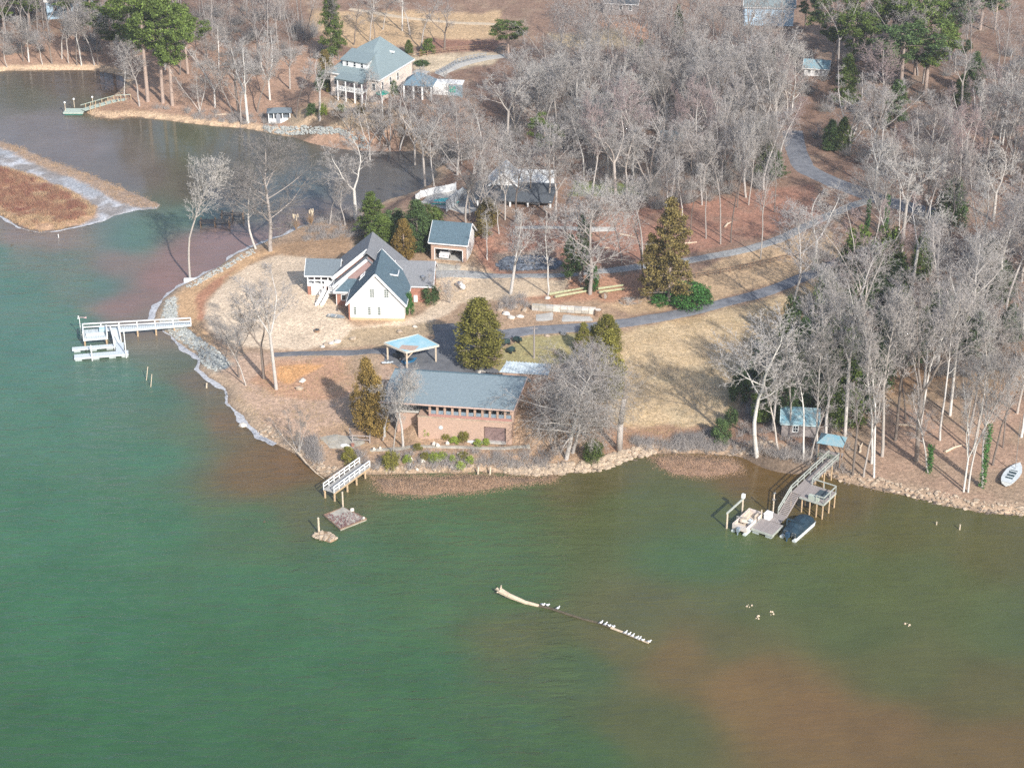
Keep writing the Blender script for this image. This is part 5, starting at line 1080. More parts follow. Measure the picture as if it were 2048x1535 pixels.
T = thing('garden_statue', 'low white sack and planter group on the patio near the footbridge', 'planter', at(690, 893)); b_ = MB(); b_.blob((0,0,.15),(.6,.25,.2),8,.2); b_.build('sack', white, T); b_ = MB(); b_.cyl((.9,.1,0),(.9,.1,.35),.2,.25,10); b_.build('pot', brick, T)

# ------------------------------------------------------------------ bare winter trees
bark = tone_by_object('pale_bark', [(.52,.48,.44),(.40,.36,.32),(.58,.55,.51),(.34,.30,.27),(.47,.42,.37)], .25, 1.2)
twig = tone_by_object('winter_twigs', [(.22,.20,.18),(.43,.40,.37),(.34,.305,.28),(.48,.45,.41),(.39,.355,.335)], .18, 1.0)
twig_red = tone_by_object('reddish_twigs', [(.38,.28,.255),(.34,.27,.255)], .18, 1.0)
bark_dark = tone_by_object('dark_bark', [(.17,.14,.12),(.24,.20,.17)], .3, 1.5)
bark_white = tone_by_object('white_bark', [(.68,.65,.60),(.60,.57,.52)], .2, .9)
bark_pine = tone_by_object('pine_bark', [(.42,.32,.26),(.34,.27,.23)], .3, 1.5)

def tubes(segs, n, cone=False):
    """segs: (m,8) p0 p1 r0 r1 -> vertices, faces"""
    S_ = np.asarray(segs, float); p0 = S_[:, :3]; p1 = S_[:, 3:6]; d = p1-p0; d /= np.linalg.norm(d, axis=1)[:, None]+1e-9
    ref = np.where(np.abs(d[:, 2:3]) < .8, np.array([[0, 0, 1.]]), np.array([[1., 0, 0]])); a = np.cross(ref, d); a /= np.linalg.norm(a, axis=1)[:, None]; b_ = np.cross(d, a)
    t = np.arange(n)*2*math.pi/n; ring = a[:, None]*np.cos(t)[None, :, None]+b_[:, None]*np.sin(t)[None, :, None]
    A = p0[:, None]+ring*S_[:, 6][:, None, None]; m = len(S_); k = np.arange(n)
    if cone:
        V = np.concatenate([A, p1[:, None]], 1).reshape(-1, 3); o = (np.arange(m)*(n+1))[:, None]
        F_ = np.stack([o+k, o+(k+1) % n, np.broadcast_to(o+n, (m, n))], -1).reshape(-1, 3)
    else:
        Bv = p1[:, None]+ring*S_[:, 7][:, None, None]; V = np.concatenate([A, Bv], 1).reshape(-1, 3); o = (np.arange(m)*2*n)[:, None]; k2 = (k+1) % n
        F_ = np.concatenate([np.stack([o+k, o+k2, o+n+k2], -1).reshape(-1, 3), np.stack([o+k, o+n+k2, o+n+k], -1).reshape(-1, 3)])
    return V, F_
def join(parts):
    V = []; F_ = []; o = 0
    for v, f in parts:
        V.append(v); F_.append(f+o); o += len(v)
    return np.concatenate(V), np.concatenate(F_)

HP = 15.0
def bare(seed, start=.4, n1=17, spread=.42, ang=(38, 62), droop=0.0, lead=1, fork=.45, n2=8, n3=7, n4=6, wob=.07, twr=.0175, r0=.15, up=.10):
    rn = random.Random(seed); L0, L1, L2, L3, L4 = [], [], [], [], []
    store = [L0, L1, L2, L3, L4]
    def dirn(d, a, ph):
        d = Vector(d); o = d.orthogonal().normalized(); c = d.cross(o); return (d*math.cos(a)+(o*math.cos(ph)+c*math.sin(ph))*math.sin(a)).normalized()
    nseg = (11, 6, 3, 2, 1)
    def grow(p, d, L, r, lv, upw):
        pts = [(p.copy(), r)]; k = nseg[lv]; st = L/k
        for i in range(k):
            d = d+Vector((rn.gauss(0, wob), rn.gauss(0, wob), rn.gauss(0, wob*.6)+upw)); d.normalize()
            q = p+d*st; r2 = r*(1-.85/k) if lv < 4 else 0
            rr = pts[0][1]*(1-(i+1)/k*(.86 if lv else .80))
            store[lv].append((*p, *q, pts[-1][1], max(rr, .004))); p = q; pts.append((p.copy(), max(rr, .004)))
        return pts
    def point(pts, t):
        x = t*(len(pts)-1); i = min(int(x), len(pts)-2); f = x-i; a, b_ = pts[i], pts[i+1]
        return a[0].lerp(b_[0], f), (b_[0]-a[0]).normalized(), a[1]*(1-f)+b_[1]*f
    def kids(pts, L, lv):
        if lv >= 4: return
        n = (n1, n2, n3, n4)[lv]; t0 = (start if lv == 0 else .22); ph = rn.uniform(0, 6.28)
        for i in range(n):
            t = t0+(1-t0)*(i+rn.random()*.9)/n; t = min(t, .985); c, d, r = point(pts, t); ph += 2.4+rn.uniform(-.5, .5)
            a = rad(rn.uniform(*ang)) if lv == 0 else rad(rn.uniform(28, 58))
            if lv == 0:
                s = (t-t0)/(1-t0); a *= (1-.35*s); LL = HP*spread*(1-.62*s)*rn.uniform(.65, 1.15)*(.62+.6*min(1, s*3)); rr = min(r*.62, .028*LL+.01)
            else: LL = L*(.52, .46, .42)[lv-1]*(1.15-.5*t)*rn.uniform(.6, 1.25)*(1.12 if lv == 3 else 1); rr = (r*.6, r*.6, twr)[lv-1]; rr = max(rr, (.02, .015, twr)[lv-1])
            dd = dirn(d, a, ph); kp = grow(c, dd, LL, rr, lv+1, (up if lv == 0 else up*.5)-droop*(lv > 0)); kids(kp, LL, lv+1)
    if lead == 1: 
        pts = grow(Vector((0, 0, -.3)), Vector((rn.gauss(0, .02), rn.gauss(0, .02), 1)), HP*.95, r0, 0, .02); kids(pts, HP, 0)
    else:
        base = []; p = Vector((0, 0, -.3)); h0 = HP*fork; d0 = Vector((rn.gauss(0, .03), rn.gauss(0, .03), 1)).normalized()
        L0.append((*p, *(p+d0*h0*.5), r0*1.1, r0)); L0.append((*(p+d0*h0*.5), *(p+d0*h0), r0, r0*.85)); ph = rn.uniform(0, 6.28); s0 = start
        for i in range(lead):
            ph += 6.28/lead+rn.uniform(-.4, .4); dd = dirn(d0, rad(rn.uniform(14, 30)), ph); LL = (HP-h0)*rn.uniform(.85, 1.05); a0 = len(L0)
            pts = grow(p+d0*h0*rn.uniform(.93, 1), dd, LL, r0*.62, 0, .05)
            n = max(6, int(n1*1.2/lead)); 
            for j in range(n):
                t = .18+.8*(j+rn.random())/n; c, d, r = point(pts, min(t, .98)); p2 = rn.uniform(0, 6.28); a = rad(rn.uniform(30, 55)); l2 = HP*spread*.62*(1.15-.65*t)*rn.uniform(.6, 1.1)
                kp = grow(c, dirn(d, a, p2), l2, min(r*.6, .03*l2+.01), 1, up-droop*.3); kids(kp, l2, 1)
    return store
def bare_mesh(name, store, keep=1.0):
    tv, tf = join([tubes(store[0], 8)]+([tubes([s for s in store[1] if s[6] > .04], 5)] if any(s[6] > .04 for s in store[1]) else []))
    trunk = np_mesh(name+'_trunk', tv*K, tf, bark, True)
    thin = [s for s in store[1] if s[6] <= .04]
    parts = ([tubes(thin, 4)] if thin else [])+[tubes(store[2], 3), tubes([s[:7]+(s[7],) for s in store[3]], 3, True), tubes(store[4], 3, True)]
    cv, cf = join(parts); crown = np_mesh(name+'_crown', cv*K, cf, twig)
    P_ = np.array([s[3:6] for s in store[3]+store[4]]); w = np.percentile(np.abs(P_[:, 0]), 96)*2; h = np.percentile(P_[:, 2], 99.5)
    return trunk, crown, w, h
SPEC = {
 'tall_a': dict(seed=1, start=.45, n1=16, spread=.30, ang=(35,58)), 'tall_b': dict(seed=2, start=.5, n1=15, spread=.28, ang=(30,52)), 'tall_c': dict(seed=3, start=.38, n1=17, spread=.27, ang=(32,50), wob=.09),
 'tall_d': dict(seed=14, start=.42, n1=16, spread=.33, ang=(40,66), wob=.08), 'slim_a': dict(seed=4, start=.5, n1=13, spread=.19, ang=(28,48), r0=.15, n2=8), 'slim_b': dict(seed=5, start=.35, n1=14, spread=.17, ang=(30,60), r0=.11, n2=7, n3=6),
 'wide_a': dict(seed=6, start=.2, n1=22, n2=10, spread=.46, ang=(50,82), r0=.21, up=.07), 'wide_b': dict(seed=7, start=.22, n1=22, n2=10, spread=.40, ang=(45,80), r0=.2), 'drop_a': dict(seed=8, start=.22, n1=34, n2=10, n3=7, spread=.56, ang=(50,98), r0=.24, up=.0, droop=.17),
 'fork_a': dict(seed=9, lead=2, fork=.38, n1=16, spread=.42, r0=.19, wob=.10), 'fork_b': dict(seed=10, lead=3, fork=.3, n1=16, spread=.36, r0=.18, wob=.09), 'fork_c': dict(seed=11, lead=4, fork=.12, n1=18, spread=.36, r0=.18, wob=.08),
 'bush_a': dict(seed=12, lead=5, fork=.03, n1=18, spread=.40, r0=.10, wob=.08, n2=8), 'fork_d': dict(seed=13, lead=3, fork=.5, n1=15, spread=.34, r0=.17, wob=.09)}
PROTO = {}; LOW = []
for k_, sp in SPEC.items():
    st_ = bare(**sp); PROTO[k_] = bare_mesh(k_, st_)
    if k_ in ('tall_a', 'tall_c', 'fork_b', 'fork_d', 'tall_d'):
        rn_ = random.Random(3); LOW.append(join([tubes(st_[0][::2] if False else st_[0], 3), tubes(st_[1], 3, True), tubes([s[:6]+(.03, 0) for s in rn_.sample(st_[2], len(st_[2])//2)], 3, True), tubes([s[:6]+(.03, 0) for s in rn_.sample(st_[3], len(st_[3])//3)], 3, True), tubes([s[:6]+(.03, 0) for s in rn_.sample(st_[4], len(st_[4])//7)], 3, True)]))
del_ = None
def tree(kind, loc, h, width=None, rot=None, lean=(0, 0), label='', cat='tree', group=None, bk=None, tw=None, name='bare_tree', minor=1.0):
    tm, cm, w0, h0 = PROTO[kind]; s = h/h0; sx = s if not width else min(max(width/w0, s*.62), s*1.5)
    T = bpy.data.objects.new(name, None); COL.objects.link(T); T.location = (loc[0]*K, loc[1]*K, loc[2]*K)
    T.rotation_euler = (lean[1], lean[0], random.uniform(0, 6.28) if rot is None else rot); T.scale = (sx, sx, s); props(T, label, cat, group)
    for nm, me, mm in (('trunk', tm, bk), ('crown', cm, tw)):
        o = bpy.data.objects.new(nm, me); COL.objects.link(o); o.parent = T
        if mm: o.material_slots[0].link = 'OBJECT'; o.material_slots[0].material = mm
    return T
USED = []
def feat(u, v, vt, wpx, kind, label, bk=None, tw=None, lean=(0, 0), group=None, name='bare_tree'):
    x, y, z = at(u, v); h = max(2, top_z(y, vt)-z); s = FPX/(y*cT+HC*sT)
    USED.append((x, y)); return tree(kind, (x, y, z), h, wpx/s, None, lean, label, 'tree', group, bk, tw, name)
# ---- trees one can tell apart
feat(380,558,296,105,'tall_b','tall pale bare tree alone on the icy cove edge', lean=(-.03,0))
T = thing('tree_footing', 'white block footing around the lone shoreline tree', 'footing', at(381,561)); b_ = MB(); b_.box(-.9,-.25,-.1,.9,.25,.4); b_.build('block', white, T)
feat(541,502,270,190,'wide_b','broad spreading bare tree at the root of the cove shore')
feat(512,497,330,120,'tall_d','bare tree leaning left behind the broad cove shore tree', lean=(-.10,0))
feat(712,440,262,150,'fork_a','white barked forked sycamore behind the lake house', bark_white)
feat(690,450,330,90,'tall_c','bare tree close left of the forked sycamore'); feat(660,448,345,80,'slim_a','slim bare tree by the cove bank')
feat(553,778,545,130,'fork_d','bare tree with pale trunk nearest the dark path end', bark); feat(528,757,565,110,'fork_a','darker bare tree left of the path end tree', bark_dark)
feat(478,755,600,95,'fork_b','small bare tree on the riprap side of the clay slope', bark_dark); feat(492,770,650,70,'slim_b','slender bare sapling on the red clay point')
feat(598,912,815,85,'bush_a','low bare shrub tree at the water left of the footbridge')
feat(786,908,718,100,'tall_c','left pale bare tree before the brick house', bark); feat(806,893,728,95,'tall_a','right pale bare tree before the brick house', bark); feat(765,880,765,70,'slim_b','smaller bare tree at the brick house corner')
feat(1132,918,690,235,'drop_a','wide drooping bare tree right of the brick house', bark); feat(1170,872,700,130,'wide_a','bare tree close behind the drooping tree'); feat(1214,858,690,110,'tall_d','bare tree at the field edge behind the drooping tree', lean=(.04,0))
feat(1145,905,720,190,'drop_a','second trunk of the drooping tree clump', bark); feat(1105,900,760,150,'bush_a','bare thicket under the drooping tree', None, twig); feat(1180,800,680,110,'bush_a','purplish bare thicket behind the drooping tree', None, twig_red)
feat(900,606,528,85,'bush_a','small bare ornamental tree right of the house wing', bark)
feat(1021,588,402,120,'fork_a','bare tree leaning left over the drive right of the garage', lean=(-.14,0)); feat(1096,590,395,60,'slim_b','straight slim pale tree above the boulders', bark_white)
feat(1180,588,365,175,'wide_b','gnarled bare tree with ivy at its foot above the logs', bark); feat(1160,560,400,120,'fork_d','bare tree just behind the gnarled ivy tree')
feat(1287,568,372,70,'slim_a','dark trunked tree left of the tall rusty cedar', bark_dark); feat(1283,522,330,80,'tall_b','pale tree behind the dark trunked tree')
feat(1244,525,340,80,'tall_c','bare tree left of the tall cedar across the gravel drive'); feat(998,468,380,70,'tall_a','bare tree at the right rear of the garage')
feat(975,520,430,70,'slim_b','pale short tree beside the garage gable', bark_white)
for i, (u, v, vt) in enumerate(((1366,470,300),(1380,478,310),(1412,477,290),(1441,488,270),(1462,485,250),(1521,517,300),(1404,410,250),(1475,415,240),(1497,410,235),(1340,430,280),(1549,425,240),(1330,470,300))):
    feat(u, v, vt, 55, ('slim_a','tall_b','tall_a')[i % 3], 'tall slim tree on the red leafy bank, number %s from the left' % ('one two three four five six seven eight nine ten eleven twelve'.split()[i]), (bark, bark_dark, None)[i % 3], group='slim trees on the red leafy bank')
feat(1628,540,372,165,'fork_a','white forked tree at the bend of the asphalt driveway', bark_white); feat(1640,600,470,90,'tall_d','ivy footed bare tree below the driveway bend')
feat(1749,310,165,150,'fork_b','pale many limbed tree on the lane island', bark, None); feat(1750,380,240,150,'fork_a','pale forked tree right of the lane', bark_white, lean=(.05,0)); feat(2005,290,110,110,'fork_b','pale forked tree at the right frame edge', bark_white); feat(2000,285,125,80,'tall_b','pale tree left of the forked edge tree', bark_white)
feat(1515,910,598,190,'tall_d','tall pale tree leaning right at the field corner', bark_white, None, (.06,0))
for i, (u, v, vt, w, k_, ln) in enumerate(((1557,898,700,70,'slim_b',0),(1607,920,690,70,'slim_a',-.02),(1618,922,720,60,'slim_b',.02),(1634,924,650,90,'tall_a',.0),(1705,950,745,95,'fork_d',-.02),(1727,953,770,80,'slim_a',.0),(1748,955,600,120,'tall_c',-.02),(1764,912,570,130,'tall_a',.0),(1743,926,640,100,'slim_a',.0),
    (1832,921,520,170,'fork_a',.05),(1857,945,780,70,'slim_b',.03),(1927,983,755,110,'fork_b',-.01),(1936,984,700,90,'tall_b',.03),(1964,974,700,100,'tall_a',.01),(1811,838,560,110,'tall_c',0),(1833,862,600,90,'tall_b',0),(1841,848,560,90,'slim_a',.0),(1938,867,600,100,'tall_a',.0),(1947,908,640,90,'slim_a',.03),(2006,895,640,90,'tall_c',.0),(2034,826,560,100,'tall_a',.0),(2042,874,600,110,'tall_d',.0),(1650,880,600,120,'tall_d',-.03),(1690,870,560,130,'fork_d',0),(1790,880,600,110,'slim_a',.0),(1880,880,620,110,'tall_b',.02),(1900,830,540,110,'fork_d',.0),(1580,870,650,110,'fork_b',-.02),(1545,860,690,100,'fork_d',-.03),(1985,930,690,80,'slim_a',0))):
    wh = ('pale trunk at the water','slim trunk','grey trunk','forked trunk','straight trunk')[i % 5]
    feat(u, v, vt, w, k_, 'shore tree %s, %s' % (('left of the shed','behind the dock walkway','right of the walkway','between walkway and sailboat','near the sailboat')[min(4, int((u-1540)/105))], wh), (bark, bark_white, None, bark, bark_dark)[i % 5], None, (ln, 0), 'bare trees along the right shore')
for i, (u, v, vt, w, k_) in enumerate(((15,135,55,70,'tall_d'),(47,123,30,60,'tall_a'),(58,124,40,70,'fork_a'),(85,129,60,60,'tall_d'),(104,128,45,90,'fork_a'),(124,118,20,40,'slim_a'),(138,127,20,40,'slim_b'),(154,131,10,60,'tall_b'),(163,131,0,60,'tall_a'),(189,131,20,50,'slim_a'),(196,131,15,50,'tall_b'),(249,195,80,60,'tall_c'),(279,213,82,90,'tall_d'),(416,142,60,70,'tall_a'),(439,142,50,70,'tall_b'),(466,230,100,90,'tall_c'),(478,230,90,90,'fork_d'),(496,246,80,110,'fork_a'),(482,248,120,80,'fork_b'),(515,225,80,110,'tall_c'),(540,200,70,110,'fork_b'),(580,178,85,110,'fork_d'),(593,235,130,70,'slim_a'),(400,225,120,90,'bush_a'),(430,215,95,110,'fork_b'),(360,150,40,70,'tall_a'),(330,140,20,60,'slim_a'))):
    feat(u, v, vt, w, k_, 'far bank tree %s' % ('at the far left shore' if u < 110 else 'among the straight trunks left of the pines' if u < 230 else 'beside the far cove dock' if u < 300 else 'behind the big pines' if u < 445 and v < 160 else 'on the brown slope right of the pines' if u < 500 else 'on the slope left of the far house'), (bark, bark_dark, bark_white)[i % 3], None, (0, 0), 'bare trees on the far cove bank')
for i, (u, v, vt, w, k_, b__) in enumerate(((677,120,-20,50,'slim_a',bark_dark),(707,90,-30,50,'slim_b',bark_dark),(740,86,-20,45,'slim_a',bark),(752,84,-10,45,'slim_b',bark_dark),(805,62,-50,60,'slim_a',bark_white),(889,99,-10,110,'fork_b',bark_dark),(842,98,-15,60,'slim_a',bark),(765,60,-40,60,'slim_b',bark),(820,70,-30,50,'slim_a',bark),(731,214,130,70,'slim_b',bark_white),(766,236,150,60,'slim_a',bark_white),(800,235,165,80,'fork_b',bark),(640,240,120,90,'fork_d',bark),(700,255,170,110,'bush_a',bark),(760,262,170,120,'bush_a',bark))):
    feat(u, v, vt, w, k_, 'bare tree %s, %s' % ('behind the far brick house' if v < 130 else 'below the far brick house', ('dark trunked','pale trunked','bushy')[(1 if b__ in (bark_white, bark) else 0) if k_ != 'bush_a' else 2]), b__, None, (0, 0), 'bare trees round the far brick house')
for i, (u, v, vt, w, k_) in enumerate(((800,300,180,110,'tall_c'),(830,330,190,110,'fork_b'),(868,372,240,60,'tall_a'),(850,372,220,90,'fork_d'),(915,350,200,120,'wide_b'),(780,300,190,110,'fork_c'),(890,300,180,120,'wide_a'),(740,320,215,90,'fork_b'),(945,350,235,110,'tall_d'),(932,448,260,90,'tall_b'),(940,440,330,60,'slim_a'),(965,290,170,110,'tall_c'))):
    feat(u, v, vt, w, k_, 'bare tree %s' % ('between the cove and the pool' if u < 900 else 'standing before the ranch house porch' if v > 400 else 'left of the ranch house roof'), (bark, None)[i % 2], None, (0, 0), 'bare trees around the cove end and pool')
for i, (u, v, vt, w, k_) in enumerate(((985,455,290,80,'tall_c'),(1010,440,270,90,'fork_b'),(1038,448,280,90,'tall_d'),(1110,440,270,100,'fork_a'),(955,430,290,90,'fork_c'),(1130,470,330,80,'slim_a'),(1098,405,240,100,'wide_b'),(1005,400,250,80,'tall_a'),(1060,400,240,90,'fork_b'))):
    feat(u, v, vt, w, k_, 'bare tree screening the ranch house front, %s crown' % ('round','forked')[k_[0] == 'f'], (bark, None, bark_dark)[i % 3], None, (0, 0), 'bare trees screening the ranch house')
# a broken snag
x, y, z = at(1238, 900); T = thing('dead_snag', 'broken grey snag without a crown at the field shore', 'tree', (x, y, z)); b_ = MB(); zt = top_z(y, 790)-z
b_.cyl((0,0,-.2),(.1,0,zt*.5),.42,.34,9); b_.cyl((.1,0,zt*.5),(.45,.1,zt*.93),.34,.26,9); b_.build('trunk', bark, T, True); b_ = MB(); b_.cyl((.45,.1,zt*.9),(1.0,.3,zt*.97),.2,.06,6); b_.cyl((.45,.1,zt*.9),(.4,.1,zt*1.15),.16,.03,6); b_.build('limbs', bark_dark, T)
# ---- the woods
rnd = random.Random(21)
WOODS = [([(790,330),(860,345),(940,325),(1000,270),(1050,210),(1110,140),(1300,100),(1560,100),(1600,250),(1570,300),(1560,370),(1480,400),(1290,420),(1190,430),(1150,300),(1060,300),(940,290),(880,300)], 135, (10.5, 16)),
         ([(1600,110),(2140,100),(2140,820),(1960,800),(1800,800),(1720,740),(1600,760),(1530,740),(1600,620),(1720,520),(1770,440),(1900,440),(1780,370),(1640,310)], 92, (11.5, 18)),
         ([(-120,20),(240,20),(520,20),(640,60),(650,110),(560,150),(500,150),(400,110),(240,110),(-120,112)], 55, (11, 16))]
AVOID = [(px_, r) for px_, r in ((at(745,160)[:2],9),(at(842,180)[:2],6),(at(1010,340)[:2],5.5),(at(1062,345)[:2],5),(at(885,395)[:2],5),(at(1505,45)[:2],4),(at(1330,300)[:2],2.5),(at(1215,385)[:2],3.5),(at(1230,70)[:2],9),(at(930,130)[:2],8))]
ROADS_P = [[(1585,262),(1592,300),(1606,335),(1660,362),(1720,384),(1790,408),(1880,432)],[(1420,613),(1520,588),(1610,553),(1700,515),(1740,488)],[(1490,500),(1560,478),(1620,448),(1690,416),(1745,398)]]
RW_ = [at(u, v)[:2] for r_ in ROADS_P for (a, c) in zip(r_[:-1], r_[1:]) for t in (0,.33,.66) for u, v in [(a[0]+(c[0]-a[0])*t, a[1]+(c[1]-a[1])*t)]]
def landmark(u, v):
    L = ((1010,340,'the ranch house'),(1320,250,'the hidden tan cabin'),(1640,330,'the asphalt lane'),(1800,110,'the big round pine'),(1500,30,'the pale blue house'),(1090,260,'the lone bright pine'),(1280,120,'the twin small pines'),(1700,500,'the driveway bend'),(1900,650,'the right shore wood'),(1620,620,'the field edge'),(100,70,'the far left shore'),(290,100,'the big pines'),(560,110,'the slope left of the far house'),(1450,430,'the red leafy bank'),(1950,330,'the right frame edge'),(960,170,'the pool pavilion'),(1200,420,'the ranch garden path'))
    m = min(L, key=lambda q: ((q[0]-u)/1.3)**2+(q[1]-v)**2); dx, dy = u-m[0], v-m[1]
    rel = ('left of' if dx < 0 else 'right of') if abs(dx) > 1.2*abs(dy) else ('behind' if dy < 0 else 'in front of'); 
    return ('close ' if abs(dx)+abs(dy) < 70 else 'well ' if abs(dx)+abs(dy) > 150 else '')+rel+' '+m[2]
KS = ['tall_a','tall_b','tall_c','tall_d','fork_a','fork_b','fork_d','slim_a','wide_b','fork_c']
KW = {'t':'straight trunked','f':'forked','s':'slim','w':'spreading'}
DEEP = []; FAR_V = 215
for poly, n, (h0, h1) in WOODS:
    got = 0; tries = 0
    while got < n and tries < 9000:
        tries += 1; xs = [p[0] for p in poly]; ys = [p[1] for p in poly]; u, v = rnd.uniform(min(xs), max(xs)), rnd.uniform(min(ys), max(ys))
        if rnd.random() > 1-.25*(v-min(ys))/(max(ys)-min(ys)) or sdist(np.array(u), np.array(v), poly) < 0: continue
        x, y, z = at(u, v); dmin = 3.0 if poly is not WOODS[0][0] else 2.9
        if 1620 < u < 1920 and 180 < v < 340 and rnd.random() < .75: continue
        if 1500 < u < 1960 and 520 < v < 810 and rnd.random() < .45: continue
        if z < .35 or any((x-a)**2+(y-c)**2 < dmin**2 for a, c in USED) or any(math.hypot(x-p[0], y-p[1]) < r for p, r in AVOID) or any(math.hypot(x-a, y-c) < 2.6 for a, c in RW_): continue
        USED.append((x, y)); got += 1
        if Q(x, y, z)[1] < FAR_V: DEEP.append((x, y, z)); continue
        k_ = rnd.choice(KS); h = rnd.uniform(h0, h1)*(.8 if rnd.random() < .2 else 1); i_ = rnd.random()
        bkm, bw = ((bark_white, 'white barked') if i_ < .07 else (bark_dark, 'dark barked') if i_ < .25 else (bark, 'grey'))
        tw_ = twig_red if rnd.random() < .13 else None
        lb = '%s %s bare tree%s %s' % (bw, KW[k_[0]], ' with reddish twigs' if tw_ else (', tall,' if h > h1-1.2 else ''), landmark(u, v))
        tree(k_, (x, y, z), h, rnd.uniform(6.2, 9.5) if k_[0] != 's' else rnd.uniform(3.2, 5), None, (rnd.gauss(0,.025), rnd.gauss(0,.02)), lb, 'tree', 'bare trees in the woods', bkm if bkm is not bark else None, tw_)
# the woods beyond, reading as one mass
VV = []; FF = []; o_ = 0; cnt = 0; more = 0
while more < 75:
    x = rnd.uniform(-125, 135); y = rnd.uniform(348, 430)
    u, v = Q(x, y, 5)
    if v > 62 and not (u < -20 or u > 2070): continue
    if 600 < u < 1000 and v > -10: continue
    DEEP.append((x, y, hz(x, y))); more += 1
for x, y, _z in DEEP:
    V, F_ = LOW[cnt % len(LOW)]; s = rnd.uniform(.8, 1.15); a = rnd.uniform(0, 6.28); c_, s_ = math.cos(a), math.sin(a)
    Z = V*s; Z = np.stack([Z[:, 0]*c_-Z[:, 1]*s_+x, Z[:, 0]*s_+Z[:, 1]*c_+y, Z[:, 2]+hz(x, y)], 1)
    VV.append(Z); FF.append(F_+o_); o_ += len(V); cnt += 1
me = np_mesh('far_woods', np.concatenate(VV)*K, np.concatenate(FF), twig); o = bpy.data.objects.new('far_woods', me); COL.objects.link(o); props(o, 'far bare woods along the top of the picture', None, None, 'stuff')

# ------------------------------------------------------------------ evergreens
leaf_pine = mat('pine_needles', (.10,.14,.032), .7, .35, .9, rnd=True, spec=.2)
leaf_dark = mat('dark_evergreen', (.07,.11,.038), .7, .35, .9, rnd=True, spec=.2)
leaf_gold = mat('olive_cedar', (.20,.185,.04), .75, .3, .8, rnd=True, spec=.2)
leaf_rust = mat('rusty_cedar', (.26,.175,.05), .8, .3, .8, rnd=True, spec=.2)
leaf_brown = mat('bronze_cedar', (.20,.155,.055), .8, .3, .8, rnd=True, spec=.2)
leaf_lime = mat('lime_shrub', (.24,.30,.05), .7, .3, 1.0, rnd=True, spec=.2)
leaf_ivy = mat('ivy', (.05,.13,.03), .6, .35, 1.0, rnd=True, spec=.2)
def leaves(C, Rr, per, size, seed=0, flat=1.0):
    """leaf faces through clumps: centres C (n,3), radii Rr"""
    g = np.random.default_rng(seed); n = len(C)*per; c = np.repeat(C, per, 0); r = np.repeat(Rr, per)
    d = g.normal(size=(n, 3)); d /= np.linalg.norm(d, axis=1)[:, None]; p = c+d*(r*g.random(n)**.45)[:, None]*np.array([1, 1, flat])
    a = g.normal(size=(n, 3)); a /= np.linalg.norm(a, axis=1)[:, None]; b_ = np.cross(a, d+g.normal(size=(n, 3))*.5); b_ /= np.linalg.norm(b_, axis=1)[:, None]+1e-9
    s = size*g.uniform(.6, 1.4, n)[:, None]; V = np.stack([p-a*s*.5-b_*s*.3, p+a*s*.6, p+b_*s*.55], 1).reshape(-1, 3)
    return V, np.arange(n*3).reshape(-1, 3)
EV = {}
